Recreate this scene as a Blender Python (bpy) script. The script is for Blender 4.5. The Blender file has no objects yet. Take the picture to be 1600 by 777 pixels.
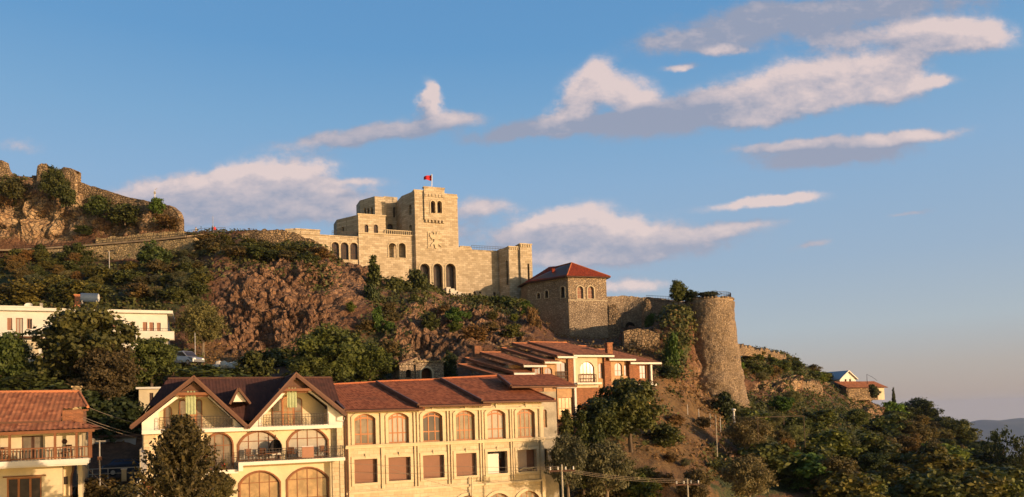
import bpy, bmesh, math, random
import numpy as np
from mathutils import Vector, Matrix
from mathutils.geometry import tessellate_polygon

# ---------------------------------------------------------------- camera
SC = bpy.context.scene
COL = SC.collection
F, PX, PY = 1200.0, 800.0, 600.0            # focal length and optical centre in pixels of the 1600 px wide photograph
PITCH, ROLL = math.radians(2.6), math.radians(1.8)
fw = np.array([0, math.cos(PITCH), math.sin(PITCH)])
up0 = np.array([0, -math.sin(PITCH), math.cos(PITCH)])
rt0 = np.array([1.0, 0, 0])
RT = rt0 * math.cos(ROLL) - up0 * math.sin(ROLL)
UP = up0 * math.cos(ROLL) + rt0 * math.sin(ROLL)
cd = bpy.data.cameras.new('camera')
cam = bpy.data.objects.new('camera', cd)
COL.objects.link(cam)
cam.matrix_world = Matrix(((RT[0], UP[0], -fw[0], 0), (RT[1], UP[1], -fw[1], 0), (RT[2], UP[2], -fw[2], 0), (0, 0, 0, 1)))
cd.sensor_width = 36
cd.lens = 36 * F / 1600
cd.shift_y = (PY - 388.5) / 1600
cd.clip_start = 0.5
cd.clip_end = 60000
SC.camera = cam
SC.view_settings.view_transform = 'Standard'
SC.view_settings.look = 'None'
SC.view_settings.exposure = 0.15
SC.view_settings.gamma = 1.0
SC.render.engine = 'CYCLES'
SC.cycles.use_denoising = True
SC.cycles.max_bounces = 6
SC.cycles.transparent_max_bounces = 6
SC.cycles.volume_bounces = 0

def ray(px, py):
    return RT * (px - PX) / F + UP * (PY - py) / F + fw
def P(px, py, D):
    r = ray(px, py)
    return r * D / r[1]
def proj(p):
    p = np.asarray(p, float)
    return PX + F * (p @ RT) / (p @ fw), PY - F * (p @ UP) / (p @ fw)

# ---------------------------------------------------------------- sun and sky
SUN_AZ = math.radians(121)      # clockwise from the viewing direction: behind and to the right
SUN_EL = math.radians(7)
to_sun = Vector((math.sin(SUN_AZ) * math.cos(SUN_EL), math.cos(SUN_AZ) * math.cos(SUN_EL), math.sin(SUN_EL)))
sd = bpy.data.lights.new('sun', 'SUN')
sd.energy = 5.0
sd.angle = math.radians(0.53)
sd.color = (1.0, 0.68, 0.41)
sun = bpy.data.objects.new('sun', sd)
COL.objects.link(sun)
sun.rotation_euler = to_sun.to_track_quat('Z', 'Y').to_euler()

class N:
    """small helper that writes node trees"""
    def __init__(s, tree):
        s.t = tree
    def new(s, kind, **kw):
        n = s.t.nodes.new(kind)
        for k, v in kw.items():
            setattr(n, k, v)
        return n
    def put(s, sock, v):
        if v is None:
            return
        if isinstance(v, bpy.types.NodeSocket):
            s.t.links.new(v, sock)
        elif isinstance(v, (tuple, list)) and sock.type == 'RGBA' and len(v) == 3:
            sock.default_value = (*v, 1)
        else:
            sock.default_value = v
    def math(s, op, a, b=None, c=None, clamp=False):
        n = s.new('ShaderNodeMath', operation=op, use_clamp=clamp)
        for i, v in enumerate((a, b, c)):
            s.put(n.inputs[i], v)
        return n.outputs[0]
    def vmath(s, op, a, b=None, c=None, scale=None):
        n = s.new('ShaderNodeVectorMath', operation=op)
        for i, v in enumerate((a, b, c)):
            s.put(n.inputs[i], v)
        if scale is not None:
            s.put(n.inputs['Scale'], scale)
        return n.outputs['Value'] if op in ('LENGTH', 'DOT_PRODUCT', 'DISTANCE') else n.outputs[0]
    def ramp(s, v, lo, hi, a=0.0, b=1.0, smooth=True):
        n = s.new('ShaderNodeMapRange', interpolation_type='SMOOTHSTEP' if smooth else 'LINEAR')
        for i, x in enumerate((v, lo, hi, a, b)):
            s.put(n.inputs[i], x)
        return n.outputs[0]
    def mix(s, f, a, b, blend='MIX'):
        n = s.new('ShaderNodeMix', data_type='RGBA', blend_type=blend)
        s.put(n.inputs[0], f); s.put(n.inputs[6], a); s.put(n.inputs[7], b)
        return n.outputs[2]
    def noise(s, vec, scale, detail=4, rough=0.55, dist=0.0, color=False):
        n = s.new('ShaderNodeTexNoise')
        s.put(n.inputs['Vector'], vec)
        n.inputs['Scale'].default_value = scale
        n.inputs['Detail'].default_value = detail
        n.inputs['Roughness'].default_value = rough
        n.inputs['Distortion'].default_value = dist
        return n.outputs['Color' if color else 'Fac']
    def sep(s, v):
        n = s.new('ShaderNodeSeparateXYZ'); s.put(n.inputs[0], v); return n.outputs
    def comb(s, x=0.0, y=0.0, z=0.0):
        n = s.new('ShaderNodeCombineXYZ')
        for i, v in enumerate((x, y, z)):
            s.put(n.inputs[i], v)
        return n.outputs[0]

W = bpy.data.worlds.new('World')
SC.world = W
W.use_nodes = True
W.node_tree.nodes.clear()
w = N(W.node_tree)
SKY_STRENGTH = 0.135
gen = w.new('ShaderNodeTexCoord').outputs['Generated']
gx, gy, gz = w.sep(gen)[:3]
zc = w.math('MAXIMUM', gz, 0.012)
sky = w.new('ShaderNodeTexSky', sky_type='NISHITA')
sky.sun_disc = False
sky.sun_elevation = SUN_EL
sky.sun_rotation = SUN_AZ
sky.altitude = 500
sky.air_density = 1.0
sky.dust_density = 1.5
sky.ozone_density = 2.0
w.put(sky.inputs[0], w.vmath('NORMALIZE', w.comb(gx, gy, zc)))

# clouds: banks laid out by compass direction and height above the horizon
gyc = w.math('MAXIMUM', gy, 0.05)
cu, cv = w.math('DIVIDE', gx, gyc), w.math('DIVIDE', gz, gyc)
uv = w.comb(cu, cv, 0.0)
def cloud_group():
    g = bpy.data.node_groups.new('cloud_density', 'ShaderNodeTree')
    g.interface.new_socket('Vector', in_out='INPUT', socket_type='NodeSocketVector')
    g.interface.new_socket('Value', in_out='OUTPUT', socket_type='NodeSocketFloat')
    k = N(g)
    gi = k.new('NodeGroupInput').outputs[0]
    wob = k.vmath('SUBTRACT', k.noise(gi, 16.0, 5, 0.6, color=True), (0.5, 0.5, 0.5))
    p = k.vmath('ADD', gi, k.vmath('MULTIPLY', wob, (0.05, 0.028, 0.0)))
    blobs = [  # px, py, half width, half height, tilt (deg, right side up), weight, how sunlit (0 grey .. 1)
        (330, 325, 150, 30, 2, 1.15, .25), (425, 275, 70, 24, 6, 1.2, 1.0), (370, 285, 60, 16, 6, .9, .8), (250, 296, 75, 13, 6, .95, .5), (510, 320, 85, 22, -6, 1.0, .35), (560, 288, 40, 6, 0, .6, .6),
        (745, 326, 46, 14, 0, .9, .45), (560, 216, 90, 10, 4, 1.0, .0), (640, 200, 80, 11, 6, .8, .1), (700, 188, 45, 11, 0, .6, .35), (670, 157, 12, 20, 12, 1.3, 1.0), (672, 138, 9, 9, 0, .6, 1.0),
        (825, 205, 75, 11, 6, 1.2, -.3), (885, 180, 36, 17, 35, 1.2, .85), (905, 150, 26, 20, 0, .9, 1.0), (925, 112, 26, 17, 20, .9, 1.0), (965, 135, 42, 22, -8, 1.2, 1.0), (1000, 158, 24, 12, 0, .8, .7),
        (935, 190, 70, 9, 8, .9, -.3), (1030, 190, 90, 20, 4, 1.25, -.35), (1120, 165, 70, 18, 8, 1.1, .1), (1180, 185, 36, 13, 0, 1.0, .7), (1210, 150, 80, 24, 5, 1.2, .8), (1300, 120, 90, 30, 4, 1.25, .9), (1380, 125, 46, 26, 0, 1.1, 1.0), (1330, 150, 60, 16, 10, .9, .8),
        (1420, 90, 40, 16, 20, .8, .3), (1520, 52, 50, 22, -4, 1.35, 1.0), (1430, 42, 45, 15, 0, 1.1, .95), (1470, 66, 50, 12, 0, .9, .6), (1080, 62, 70, 13, 4, .9, .1), (1200, 40, 120, 22, 6, 1.0, -.1), (1330, 12, 190, 16, 2, 1.0, -.2), (1320, 60, 60, 14, 0, .8, .3),
        (1135, 78, 30, 7, 0, 1.1, 1.0), (1067, 105, 22, 5, 0, 1.0, .6), (1300, 242, 105, 14, 3, 1.25, -.35), (1250, 226, 80, 7, 2, 1.0, .3), (1420, 215, 70, 9, 4, 1.15, .5),
        (1462, 128, 30, 7, 0, 1.1, .6), (880, 345, 60, 18, 12, 1.1, .9), (950, 352, 75, 17, -4, 1.1, .8), (990, 385, 130, 20, 2, 1.1, .2), (830, 372, 60, 12, 4, .8, .1), (930, 400, 80, 14, 0, .9, .1),
        (885, 406, 46, 8, 0, 1.2, 1.0), (975, 448, 55, 11, 0, .9, .7), (1130, 360, 70, 8, 6, .9, .35), (1190, 318, 70, 7, 3, 1.1, .8), (1235, 308, 40, 6, 4, .9, .9),
        (1265, 384, 22, 5, 8, .75, .1), (1425, 336, 30, 4, 0, .6, .1), (30, 232, 36, 12, 0, .5, .5), (700, 362, 90, 15, 0, .5, .1),
    ]
    tot = lt = None
    for (bx, by, rx, ry, tilt, wt, li) in blobs:
        c = ray(bx, by)
        c = (c[0] / c[1], c[2] / c[1])
        a = math.radians(tilt)
        q = k.vmath('SUBTRACT', p, (c[0], c[1], 0.0))
        e = k.comb(k.vmath('DOT_PRODUCT', q, (math.cos(a) / (rx / F), math.sin(a) / (rx / F), 0.0)),
                   k.vmath('DOT_PRODUCT', q, (-math.sin(a) / (ry / F), math.cos(a) / (ry / F), 0.0)), 0.0)
        v = k.math('MULTIPLY', k.math('EXPONENT', k.math('MULTIPLY', k.vmath('DOT_PRODUCT', e, e), -0.70)), wt * 1.42)
        tot = v if tot is None else k.math('ADD', tot, v)
        lt = k.math('MULTIPLY', v, li) if lt is None else k.math('MULTIPLY_ADD', v, li, lt)
    lt = k.math('DIVIDE', lt, k.math('MAXIMUM', tot, 0.01))
    tot = k.math('MINIMUM', tot, 1.5)
    str_ = k.vmath('MULTIPLY', gi, (1.0, 1.5, 1.0))
    n1 = k.noise(str_, 22.0, 10, 0.68)
    out = k.math('ADD', tot, k.math('MULTIPLY', k.math('MULTIPLY', k.math('SUBTRACT', n1, 0.5), 2.1), k.ramp(tot, 0.02, 0.6)))
    g.interface.new_socket('Lit', in_out='OUTPUT', socket_type='NodeSocketFloat')
    go = k.new('NodeGroupOutput')
    k.put(go.inputs[0], out)
    k.put(go.inputs[1], lt)
    return g
CG = cloud_group()
def dens(vec):
    n = w.new('ShaderNodeGroup', node_tree=CG)
    w.put(n.inputs[0], vec)
    return n.outputs
d0, l0 = dens(uv)[:2]
d1 = dens(w.vmath('ADD', uv, (0.010, 0.018, 0.0)))[0]
alpha = w.math('MULTIPLY', w.ramp(d0, 0.12, 1.22), w.math('MULTIPLY', w.ramp(gy, 0.05, 0.2), 0.95))
mott = w.math('MULTIPLY', w.math('SUBTRACT', w.noise(w.vmath('MULTIPLY', uv, (1.0, 1.8, 1.0)), 34.0, 6, 0.65), 0.5), 1.1)
lit = w.math('ADD', w.math('MULTIPLY', w.math('SUBTRACT', d0, d1), w.math('MULTIPLY_ADD', l0, 0.45, 0.22)), w.math('MULTIPLY_ADD', l0, 0.72, mott), clamp=True)
lowwarm = w.ramp(cv, 0.0, 0.45, 1.0, 0.0)
shade_col = w.mix(lowwarm, (2.05, 2.3, 3.05), (2.7, 2.8, 3.4))
lit_col = w.mix(lowwarm, (5.1, 4.15, 4.0), (5.2, 4.3, 4.1))
ccol = w.mix(lit, shade_col, lit_col)
er = w.new('ShaderNodeValToRGB')          # evening sky measured by height above the horizon
w.put(er.inputs[0], gz)
el = er.color_ramp.elements
for i, (pos, c) in enumerate(((0.015, (3.2, 2.62, 2.35)), (0.05, (3.22, 2.9, 2.75)), (0.10, (3.0, 3.4, 3.75)), (0.18, (2.35, 3.15, 4.15)), (0.29, (1.82, 3.0, 4.5)), (0.36, (1.4, 2.75, 4.4)), (0.44, (.92, 2.3, 4.2)), (0.6, (.7, 1.9, 3.8)))):
    e = el[i] if i < 2 else el.new(pos)
    e.position = pos
    e.color = (*[q / 5.0 for q in c], 1)
evening = w.vmath('SCALE', er.outputs[0], scale=5.0)
skyc = w.mix(w.ramp(gy, 0.0, 0.35, 0.0, 0.88), sky.outputs[0], evening)
final = w.mix(alpha, skyc, ccol)
bg = w.new('ShaderNodeBackground')
w.put(bg.inputs[0], final)
bg.inputs[1].default_value = SKY_STRENGTH
w.put(w.new('ShaderNodeOutputWorld').inputs[0], bg.outputs[0])
W.cycles.sampling_method = 'MANUAL'
W.cycles.sample_map_resolution = 256

# ---------------------------------------------------------------- materials
MATS = {}
def mat(name, rough=0.85):
    m = bpy.data.materials.new(name)
    m.use_nodes = True
    n = N(m.node_tree)
    b = m.node_tree.nodes['Principled BSDF']
    b.inputs['Roughness'].default_value = rough
    b.inputs['Specular IOR Level'].default_value = 0.25
    MATS[name] = m
    return m, n, b
def objco(n):
    return n.new('ShaderNodeTexCoord').outputs['Object']
def bump(n, b, h, strength=0.5, dist=0.05):
    k = n.new('ShaderNodeBump')
    n.put(k.inputs['Strength'], strength)
    k.inputs['Distance'].default_value = dist
    n.put(k.inputs['Height'], h)
    n.put(b.inputs['Normal'], k.outputs[0])
def scaled(c, k):
    return tuple(min(1, q * k) for q in c)

def m_plain(name, col, rough=0.8, var=0.12, scale=1.5, metal=0.0):
    m, n, b = mat(name, rough)
    co = objco(n)
    f = n.ramp(n.noise(co, scale, 5), 0.3, 0.7)
    f2 = n.ramp(n.noise(co, scale * 7, 4), 0.3, 0.7)
    c = n.mix(f, scaled(col, 1 - var), scaled(col, 1 + var))
    n.put(b.inputs['Base Color'], n.mix(n.math('MULTIPLY', f2, 0.35), c, scaled(col, 1 - 1.5 * var)))
    b.inputs['Metallic'].default_value = metal
    return m
def m_ashlar(name, c1, c2, mortar, bw=0.9, bh=0.42, stain=(0.25, 0.2, 0.13), gap=0.02, bmp=0.6, rough=0.9, stain_amt=0.5):
    m, n, b = mat(name, rough)
    x, y, z = n.sep(objco(n))[:3]
    v = n.comb(n.math('ADD', x, y), z, 0.0)
    v = n.vmath('ADD', v, n.vmath('SCALE', n.vmath('SUBTRACT', n.noise(v, 0.8, 2, color=True), (0.5, 0.5, 0.5)), scale=0.05))
    br = n.new('ShaderNodeTexBrick')
    n.put(br.inputs['Vector'], v)
    n.put(br.inputs['Color1'], c1); n.put(br.inputs['Color2'], c2); n.put(br.inputs['Mortar'], mortar)
    br.inputs['Scale'].default_value = 1.0
    br.inputs['Mortar Size'].default_value = gap
    br.inputs['Mortar Smooth'].default_value = 0.3
    br.inputs['Brick Width'].default_value = bw
    br.inputs['Row Height'].default_value = bh
    br.offset = 0.5
    big = n.ramp(n.noise(objco(n), 0.25, 6, 0.65), 0.42, 0.75)
    fine = n.noise(objco(n), 5.0, 6, 0.7)
    c = n.mix(n.math('MULTIPLY', big, stain_amt), br.outputs['Color'], stain)
    c = n.mix(n.ramp(fine, 0.25, 0.75, 0.0, 0.45), n.vmath('SCALE', c, scale=1.12), n.vmath('SCALE', c, scale=0.66))
    streak = n.ramp(n.noise(n.vmath('MULTIPLY', objco(n), (1.6, 1.6, 0.12)), 1.0, 5, 0.6), 0.52, 0.8)
    c = n.mix(n.math('MULTIPLY', streak, 0.5), c, scaled(stain, 0.8))
    n.put(b.inputs['Base Color'], c)
    bump(n, b, n.math('ADD', n.math('MULTIPLY', br.outputs['Fac'], -1.0), n.math('MULTIPLY', fine, 1.2)), bmp, 0.04)
    return m
def m_rubble(name, c1, c2, gapc, scale=2.2, bmp=0.9, squash=1.5):
    m, n, b = mat(name, 0.95)
    co = n.vmath('MULTIPLY', objco(n), (1, 1, squash))
    co = n.vmath('ADD', co, n.vmath('SCALE', n.vmath('SUBTRACT', n.noise(co, 2.0, 3, color=True), (0.5, 0.5, 0.5)), scale=0.25))
    vo = n.new('ShaderNodeTexVoronoi', feature='F1'); n.put(vo.inputs['Vector'], co); vo.inputs['Scale'].default_value = scale
    ve = n.new('ShaderNodeTexVoronoi', feature='DISTANCE_TO_EDGE'); n.put(ve.inputs['Vector'], co); ve.inputs['Scale'].default_value = scale
    r = n.sep(vo.outputs['Color'])[0]
    c = n.mix(r, c1, c2)
    c = n.mix(n.ramp(ve.outputs['Distance'], 0.0, 0.12, 0.85, 0.0), c, gapc)
    big = n.ramp(n.noise(objco(n), 0.3, 6, 0.6), 0.4, 0.7)
    c = n.mix(n.math('MULTIPLY', big, 0.55), c, n.vmath('SCALE', c, scale=0.55))
    fine = n.noise(objco(n), 7.0, 5, 0.7)
    c = n.mix(n.ramp(fine, 0.3, 0.8, 0.0, 0.5), c, n.vmath('SCALE', c, scale=0.6))
    n.put(b.inputs['Base Color'], c)
    h = n.math('ADD', n.ramp(ve.outputs['Distance'], 0.0, 0.2), n.math('MULTIPLY', fine, 0.7))
    bump(n, b, h, bmp, 0.12)
    return m
def m_tile(name, c1, c2, dark):
    m, n, b = mat(name, 0.95)
    b.inputs['Specular IOR Level'].default_value = 0.08
    t = n.new('ShaderNodeAttribute', attribute_name='tone').outputs['Fac']
    c = n.mix(t, c1, c2)
    f = n.ramp(n.noise(objco(n), 0.6, 6, 0.7), 0.45, 0.75)
    c = n.mix(n.math('MULTIPLY', f, 0.6), c, dark)
    n.put(b.inputs['Base Color'], c)
    bump(n, b, n.noise(objco(n), 14.0, 4, .6), .3, .02)
    return m
def m_leaf(name, c1, c2, tr=0.25):
    m, n, b = mat(name, 0.6)
    t = n.new('ShaderNodeAttribute', attribute_name='tone').outputs['Fac']
    oi = n.new('ShaderNodeObjectInfo')
    c = n.mix(t, c1, c2)
    c = n.mix(1.0, c, oi.outputs['Color'], 'MULTIPLY')
    r = oi.outputs['Random']
    c = n.vmath('MULTIPLY', c, n.comb(n.math('MULTIPLY_ADD', r, 0.4, 0.85), n.math('MULTIPLY_ADD', r, 0.2, 0.92), 1.0))
    n.put(b.inputs['Base Color'], c)
    tl = n.new('ShaderNodeBsdfTranslucent')
    n.put(tl.inputs[0], c)
    mx = n.new('ShaderNodeMixShader')
    mx.inputs[0].default_value = tr
    n.t.links.new(b.outputs[0], mx.inputs[1]); n.t.links.new(tl.outputs[0], mx.inputs[2])
    n.t.links.new(mx.outputs[0], n.t.nodes['Material Output'].inputs[0])
    return m
def m_glass(name, col, rough=0.08, spec=0.9, coat=0.3):
    m, n, b = mat(name, rough)
    f = n.ramp(n.noise(objco(n), 1.3, 3), 0.35, 0.65)
    n.put(b.inputs['Base Color'], n.mix(f, scaled(col, 0.75), scaled(col, 1.25)))
    b.inputs['Specular IOR Level'].default_value = spec
    b.inputs['Coat Weight'].default_value = coat
    return m

M = {
 'castle': m_ashlar('castle limestone', (.55, .45, .31), (.35, .275, .175), (.22, .165, .105), 0.95, 0.42, stain=(.33, .26, .16)),
 'castle_trim': m_plain('castle trim stone', (.50, .405, .26), .9, .15),
 'facade': m_ashlar('cream facade stone', (.54, .45, .30), (.43, .345, .215), (.30, .23, .14), 0.62, 0.3, stain=(.42, .32, .19), gap=.012, bmp=.35),
 'facade_trim': m_plain('cream stone trim', (.54, .44, .28), .85, .10),
 'white': m_plain('warm white plaster', (.64, .60, .52), .9, .05, .8),
 'yellow': m_plain('yellow plaster', (.58, .48, .30), .9, .10, .8),
 'villa': m_plain('off white plaster', (.66, .62, .52), .9, .08, .6),
 'cream': m_plain('pale cream plaster', (.54, .46, .31), .9, .10, .8),
 'concrete': m_plain('raw concrete', (.34, .30, .23), .95, .25, .9),
 'brick': m_ashlar('orange brick', (.34, .135, .06), (.22, .085, .04), (.26, .19, .12), 0.25, 0.09, stain=(.2, .1, .05), gap=.008),
 'tower': m_rubble('rubble masonry', (.56, .42, .27), (.37, .27, .17), (.18, .12, .075), 2.3, 0.9),
 'bastion': m_rubble('bastion masonry', (.50, .37, .24), (.35, .25, .155), (.16, .11, .07), 3.0, 1.1),
 'ruin': m_rubble('ruined masonry', (.46, .32, .18), (.28, .19, .11), (.12, .08, .045), 1.9, 1.3, 1.2),
 'retain': m_rubble('retaining masonry', (.60, .44, .22), (.46, .33, .17), (.2, .14, .08), 2.2, 1.0, 1.3),
 'tile': m_tile('clay roof tile', (.46, .15, .065), (.23, .068, .032), (.15, .07, .04)),
 'tile_pale': m_tile('weathered clay tile', (.52, .20, .09), (.27, .092, .043), (.19, .10, .055)),
 'tile_red': m_tile('red sheet tile', (.27, .05, .025), (.16, .03, .018), (.12, .045, .03)),
 'tile_dark': m_tile('dark brown tile', (.10, .045, .035), (.07, .035, .03), (.05, .03, .025)),
 'brown': m_plain('brown gutter metal', (.12, .055, .03), .5, .1),
 'wood': m_plain('brown timber', (.19, .075, .03), .6, .15, 3),
 'wood_dark': m_plain('dark timber', (.10, .05, .03), .7, .2, 3),
 'shutter': m_plain('brown shutter', (.30, .15, .09), .7, .1),
 'panel': m_plain('brown window board', (.20, .095, .055), .6, .06),
 'iron': m_plain('dark iron', (.045, .035, .03), .5, .1, 5, .4),
 'steel': m_plain('galvanised steel', (.45, .42, .38), .45, .1, 5, .5),
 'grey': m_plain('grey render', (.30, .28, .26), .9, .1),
 'dark': m_plain('painted interior shade', (.03, .022, .017), .95, .2),  # near-black colour paints the shade inside arches and openings
 'interior': m_plain('plain room wall', (.40, .30, .22), .95, .1),
 'glass': m_glass('window glass over curtain', (.17, .135, .10), .12, .5, .1),
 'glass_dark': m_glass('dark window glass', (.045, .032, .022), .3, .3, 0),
 'glass_amber': m_glass('amber tinted glass', (.30, .19, .09), .12),
 'curtain': m_plain('white curtain', (.38, .34, .27), .9, .06, 4),
 'green_cloth': m_plain('pale green cloth', (.30, .34, .19), .9, .12, 4),
 'red': m_plain('red plastic', (.55, .03, .02), .5, .1),
 'black': m_plain('black cloth', (.02, .018, .02), .8, .1),
 'blue_tank': m_plain('blue grey tank', (.07, .10, .15), .4, .1),
 'tank_end': m_plain('pale tank end', (.6, .58, .52), .5, .05),
 'carpaint': m_plain('silver car paint', (.42, .42, .42), .25, .02, 5, .6),
 'carblue': m_plain('blue car paint', (.02, .035, .07), .25, .02, 5, .4),
 'tyre': m_plain('tyre rubber', (.02, .02, .02), .9, .1),
 'lamp': m_plain('lamp lens', (.85, .82, .75), .15, .02),
 'skin': m_plain('skin', (.45, .25, .17), .6, .05),
 'cloth_dark': m_plain('dark clothing', (.05, .05, .07), .9, .1),
 'bark': m_plain('bark', (.12, .085, .055), .95, .3, 4),
 'bark_pale': m_plain('pale bark', (.20, .15, .10), .95, .3, 4),
 'tinroof': m_plain('blue grey sheet roof', (.33, .36, .40), .5, .08),
 'stone_white': m_plain('white stone blocks', (.60, .53, .42), .9, .15),
 'asphalt': m_plain('asphalt', (.06, .055, .05), .95, .2),
 'path': m_plain('dusty road edge', (.33, .24, .15), .95, .2),
 'cable': m_plain('pale cable', (.22, .17, .12), .7, .05),
 'broad': m_leaf('broad leaves', (.032, .042, .011), (.120, .125, .034)),
 'dry': m_leaf('dry leaves', (.060, .048, .018), (.19, .135, .052)),
 'olive': m_leaf('olive leaves', (.065, .065, .030), (.21, .19, .10)),
 'fresh': m_leaf('fresh leaves', (.05, .085, .012), (.13, .19, .035)),
}

# ---------------------------------------------------------------- mesh building
def link(o):
    COL.objects.link(o)
    return o
def tag(o, label=None, cat=None, group=None, kind=None):
    if label: o['label'] = label
    if cat: o['category'] = cat
    if group: o['group'] = group
    if kind: o['kind'] = kind
    return o
def root(name, loc, rz=0.0, label=None, cat=None, group=None):
    o = bpy.data.objects.new(name, None)
    o.location = loc
    o.rotation_euler = (0, 0, rz)
    o.empty_display_size = 0.5
    link(o)
    return tag(o, label, cat, group)
def mesh_obj(name, verts, faces, material, parent=None, tone=None, smooth=False):
    me = bpy.data.meshes.new(name)
    if isinstance(verts, np.ndarray) and isinstance(faces, np.ndarray) and faces.ndim == 2:
        nv, nf, k = len(verts), len(faces), faces.shape[1]
        me.vertices.add(nv); me.vertices.foreach_set('co', verts.astype(np.float32).ravel())
        me.loops.add(nf * k); me.loops.foreach_set('vertex_index', faces.astype(np.int32).ravel())
        me.polygons.add(nf); me.polygons.foreach_set('loop_start', np.arange(0, nf * k, k, dtype=np.int32))
        me.polygons.foreach_set('loop_total', np.full(nf, k, dtype=np.int32))
        me.update(calc_edges=True)
    else:
        me.from_pydata([tuple(map(float, v)) for v in verts], [], [tuple(f) for f in faces])
        me.update()
    if tone is not None:
        a = me.attributes.new('tone', 'FLOAT', 'FACE')
        a.data.foreach_set('value', np.asarray(tone, np.float32))
    if smooth:
        me.polygons.foreach_set('use_smooth', np.ones(len(me.polygons), dtype=bool))
    if isinstance(material, str): material = M[material]
    me.materials.append(material)
    o = bpy.data.objects.new(name, me)
    link(o)
    if parent is not None:
        o.parent = parent
    return o

class MB:
    """collects shapes; build() links them as one mesh object; dz shifts absolute heights to the root's"""
    def __init__(s):
        s.v, s.f = [], []
    def add(s, vs, fs):
        k = len(s.v)
        s.v += [tuple(map(float, q)) for q in vs]
        s.f += [tuple(k + i for i in f) for f in fs]
        return s
    def box(s, x0, x1, y0, y1, z0, z1):
        return s.add([(x0, y0, z0), (x1, y0, z0), (x1, y1, z0), (x0, y1, z0), (x0, y0, z1), (x1, y0, z1), (x1, y1, z1), (x0, y1, z1)],
                     [(0, 3, 2, 1), (4, 5, 6, 7), (0, 1, 5, 4), (1, 2, 6, 5), (2, 3, 7, 6), (3, 0, 4, 7)])
    def wall(s, outline, holes=(), y0=0.0, y1=0.3):
        """outline and holes: lists of (x, z); a slab between y0 (front) and y1"""
        loops = [list(outline)] + [list(h) for h in holes]
        tri = tessellate_polygon([[Vector((a, b, 0)) for a, b in lp] for lp in loops])
        flat = [p for lp in loops for p in lp]
        n = len(flat)
        vs = [(a, y0, b) for a, b in flat] + [(a, y1, b) for a, b in flat]
        fs = [t for t in tri] + [tuple(i + n for i in reversed(t)) for t in tri]
        k = 0
        for lp in loops:
            m = len(lp)
            for i in range(m):
                j = (i + 1) % m
                fs.append((k + i, k + j, k + j + n, k + i + n))
            k += m
        return s.add(vs, fs)
    def slab(s, poly, t):
        """poly: planar 3D loop; t: thickness vector"""
        n = len(poly)
        t = np.asarray(t, float)
        vs = [np.asarray(p, float) for p in poly] + [np.asarray(p, float) + t for p in poly]
        return s.add(vs, [tuple(range(n)), tuple(range(2 * n - 1, n - 1, -1))] + [(i, (i + 1) % n, (i + 1) % n + n, i + n) for i in range(n)])
    def bar(s, a, b, w, h=None):
        """a rectangular bar from a to b"""
        a, b = np.asarray(a, float), np.asarray(b, float)
        h = h or w
        d = b - a; d = d / (np.linalg.norm(d) + 1e-9)
        u = np.cross(d, (0, 0, 1.0))
        if np.linalg.norm(u) < 0.05: u = np.array([1.0, 0, 0])
        u = u / np.linalg.norm(u); v = np.cross(u, d)
        q = [(-1, -1), (1, -1), (1, 1), (-1, 1)]
        vs = [a + u * i * w / 2 + v * j * h / 2 for i, j in q] + [b + u * i * w / 2 + v * j * h / 2 for i, j in q]
        return s.add(vs, [(0, 1, 2, 3), (7, 6, 5, 4)] + [(i, (i + 1) % 4, (i + 1) % 4 + 4, i + 4) for i in range(4)])
    def tube(s, pts, r, n=6, r1=None):
        pts = [np.asarray(p, float) for p in pts]
        rings = []
        for i, p in enumerate(pts):
            d = pts[min(i + 1, len(pts) - 1)] - pts[max(i - 1, 0)]
            d = d / (np.linalg.norm(d) + 1e-9)
            u = np.cross(d, (0.13, 0.21, 0.97))
            if np.linalg.norm(u) < 0.1: u = np.cross(d, (1.0, 0, 0))
            u /= np.linalg.norm(u); v = np.cross(d, u)
            rr = r if r1 is None else r + (r1 - r) * i / max(1, len(pts) - 1)
            rings.append([p + rr * (math.cos(2 * math.pi * k / n) * u + math.sin(2 * math.pi * k / n) * v) for k in range(n)])
        fs = []
        for i in range(len(pts) - 1):
            for k in range(n):
                a = i * n + k; b = i * n + (k + 1) % n
                fs.append((a, b, b + n, a + n))
        fs.append(tuple(reversed(range(n)))); fs.append(tuple((len(pts) - 1) * n + k for k in range(n)))
        return s.add([q for r_ in rings for q in r_], fs)
    def lathe(s, prof, c=(0, 0), n=24, a0=0.0, a1=2 * math.pi):
        """prof: (radius, z) list"""
        full = abs(a1 - a0 - 2 * math.pi) < 1e-6
        m = n if full else n + 1
        vs = []
        for r, z in prof:
            for k in range(m):
                a = a0 + (a1 - a0) * k / n
                vs.append((c[0] + r * math.cos(a), c[1] + r * math.sin(a), z))
        fs = []
        for i in range(len(prof) - 1):
            for k in range(n):
                k2 = (k + 1) % m
                fs.append((i * m + k, i * m + k2, (i + 1) * m + k2, (i + 1) * m + k))
        fs.append(tuple(reversed(range(m)))); fs.append(tuple((len(prof) - 1) * m + k for k in range(m)))
        return s.add(vs, fs)
    def side(s, outline, holes=(), x0=0.0, x1=0.3):
        """like wall(), but the outline is (y, z) and the slab lies between x0 and x1"""
        k = len(s.v)
        s.wall(outline, holes, x0, x1)
        s.v[k:] = [(b, a, c) for a, b, c in s.v[k:]]
        return s
    def build(s, name, material, parent=None, dz=0.0, label=None, smooth=False):
        o = mesh_obj(name, [(a, b, c + dz) for a, b, c in s.v], s.f, material, parent, smooth=smooth)
        if label: o['label'] = label
        return o

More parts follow.
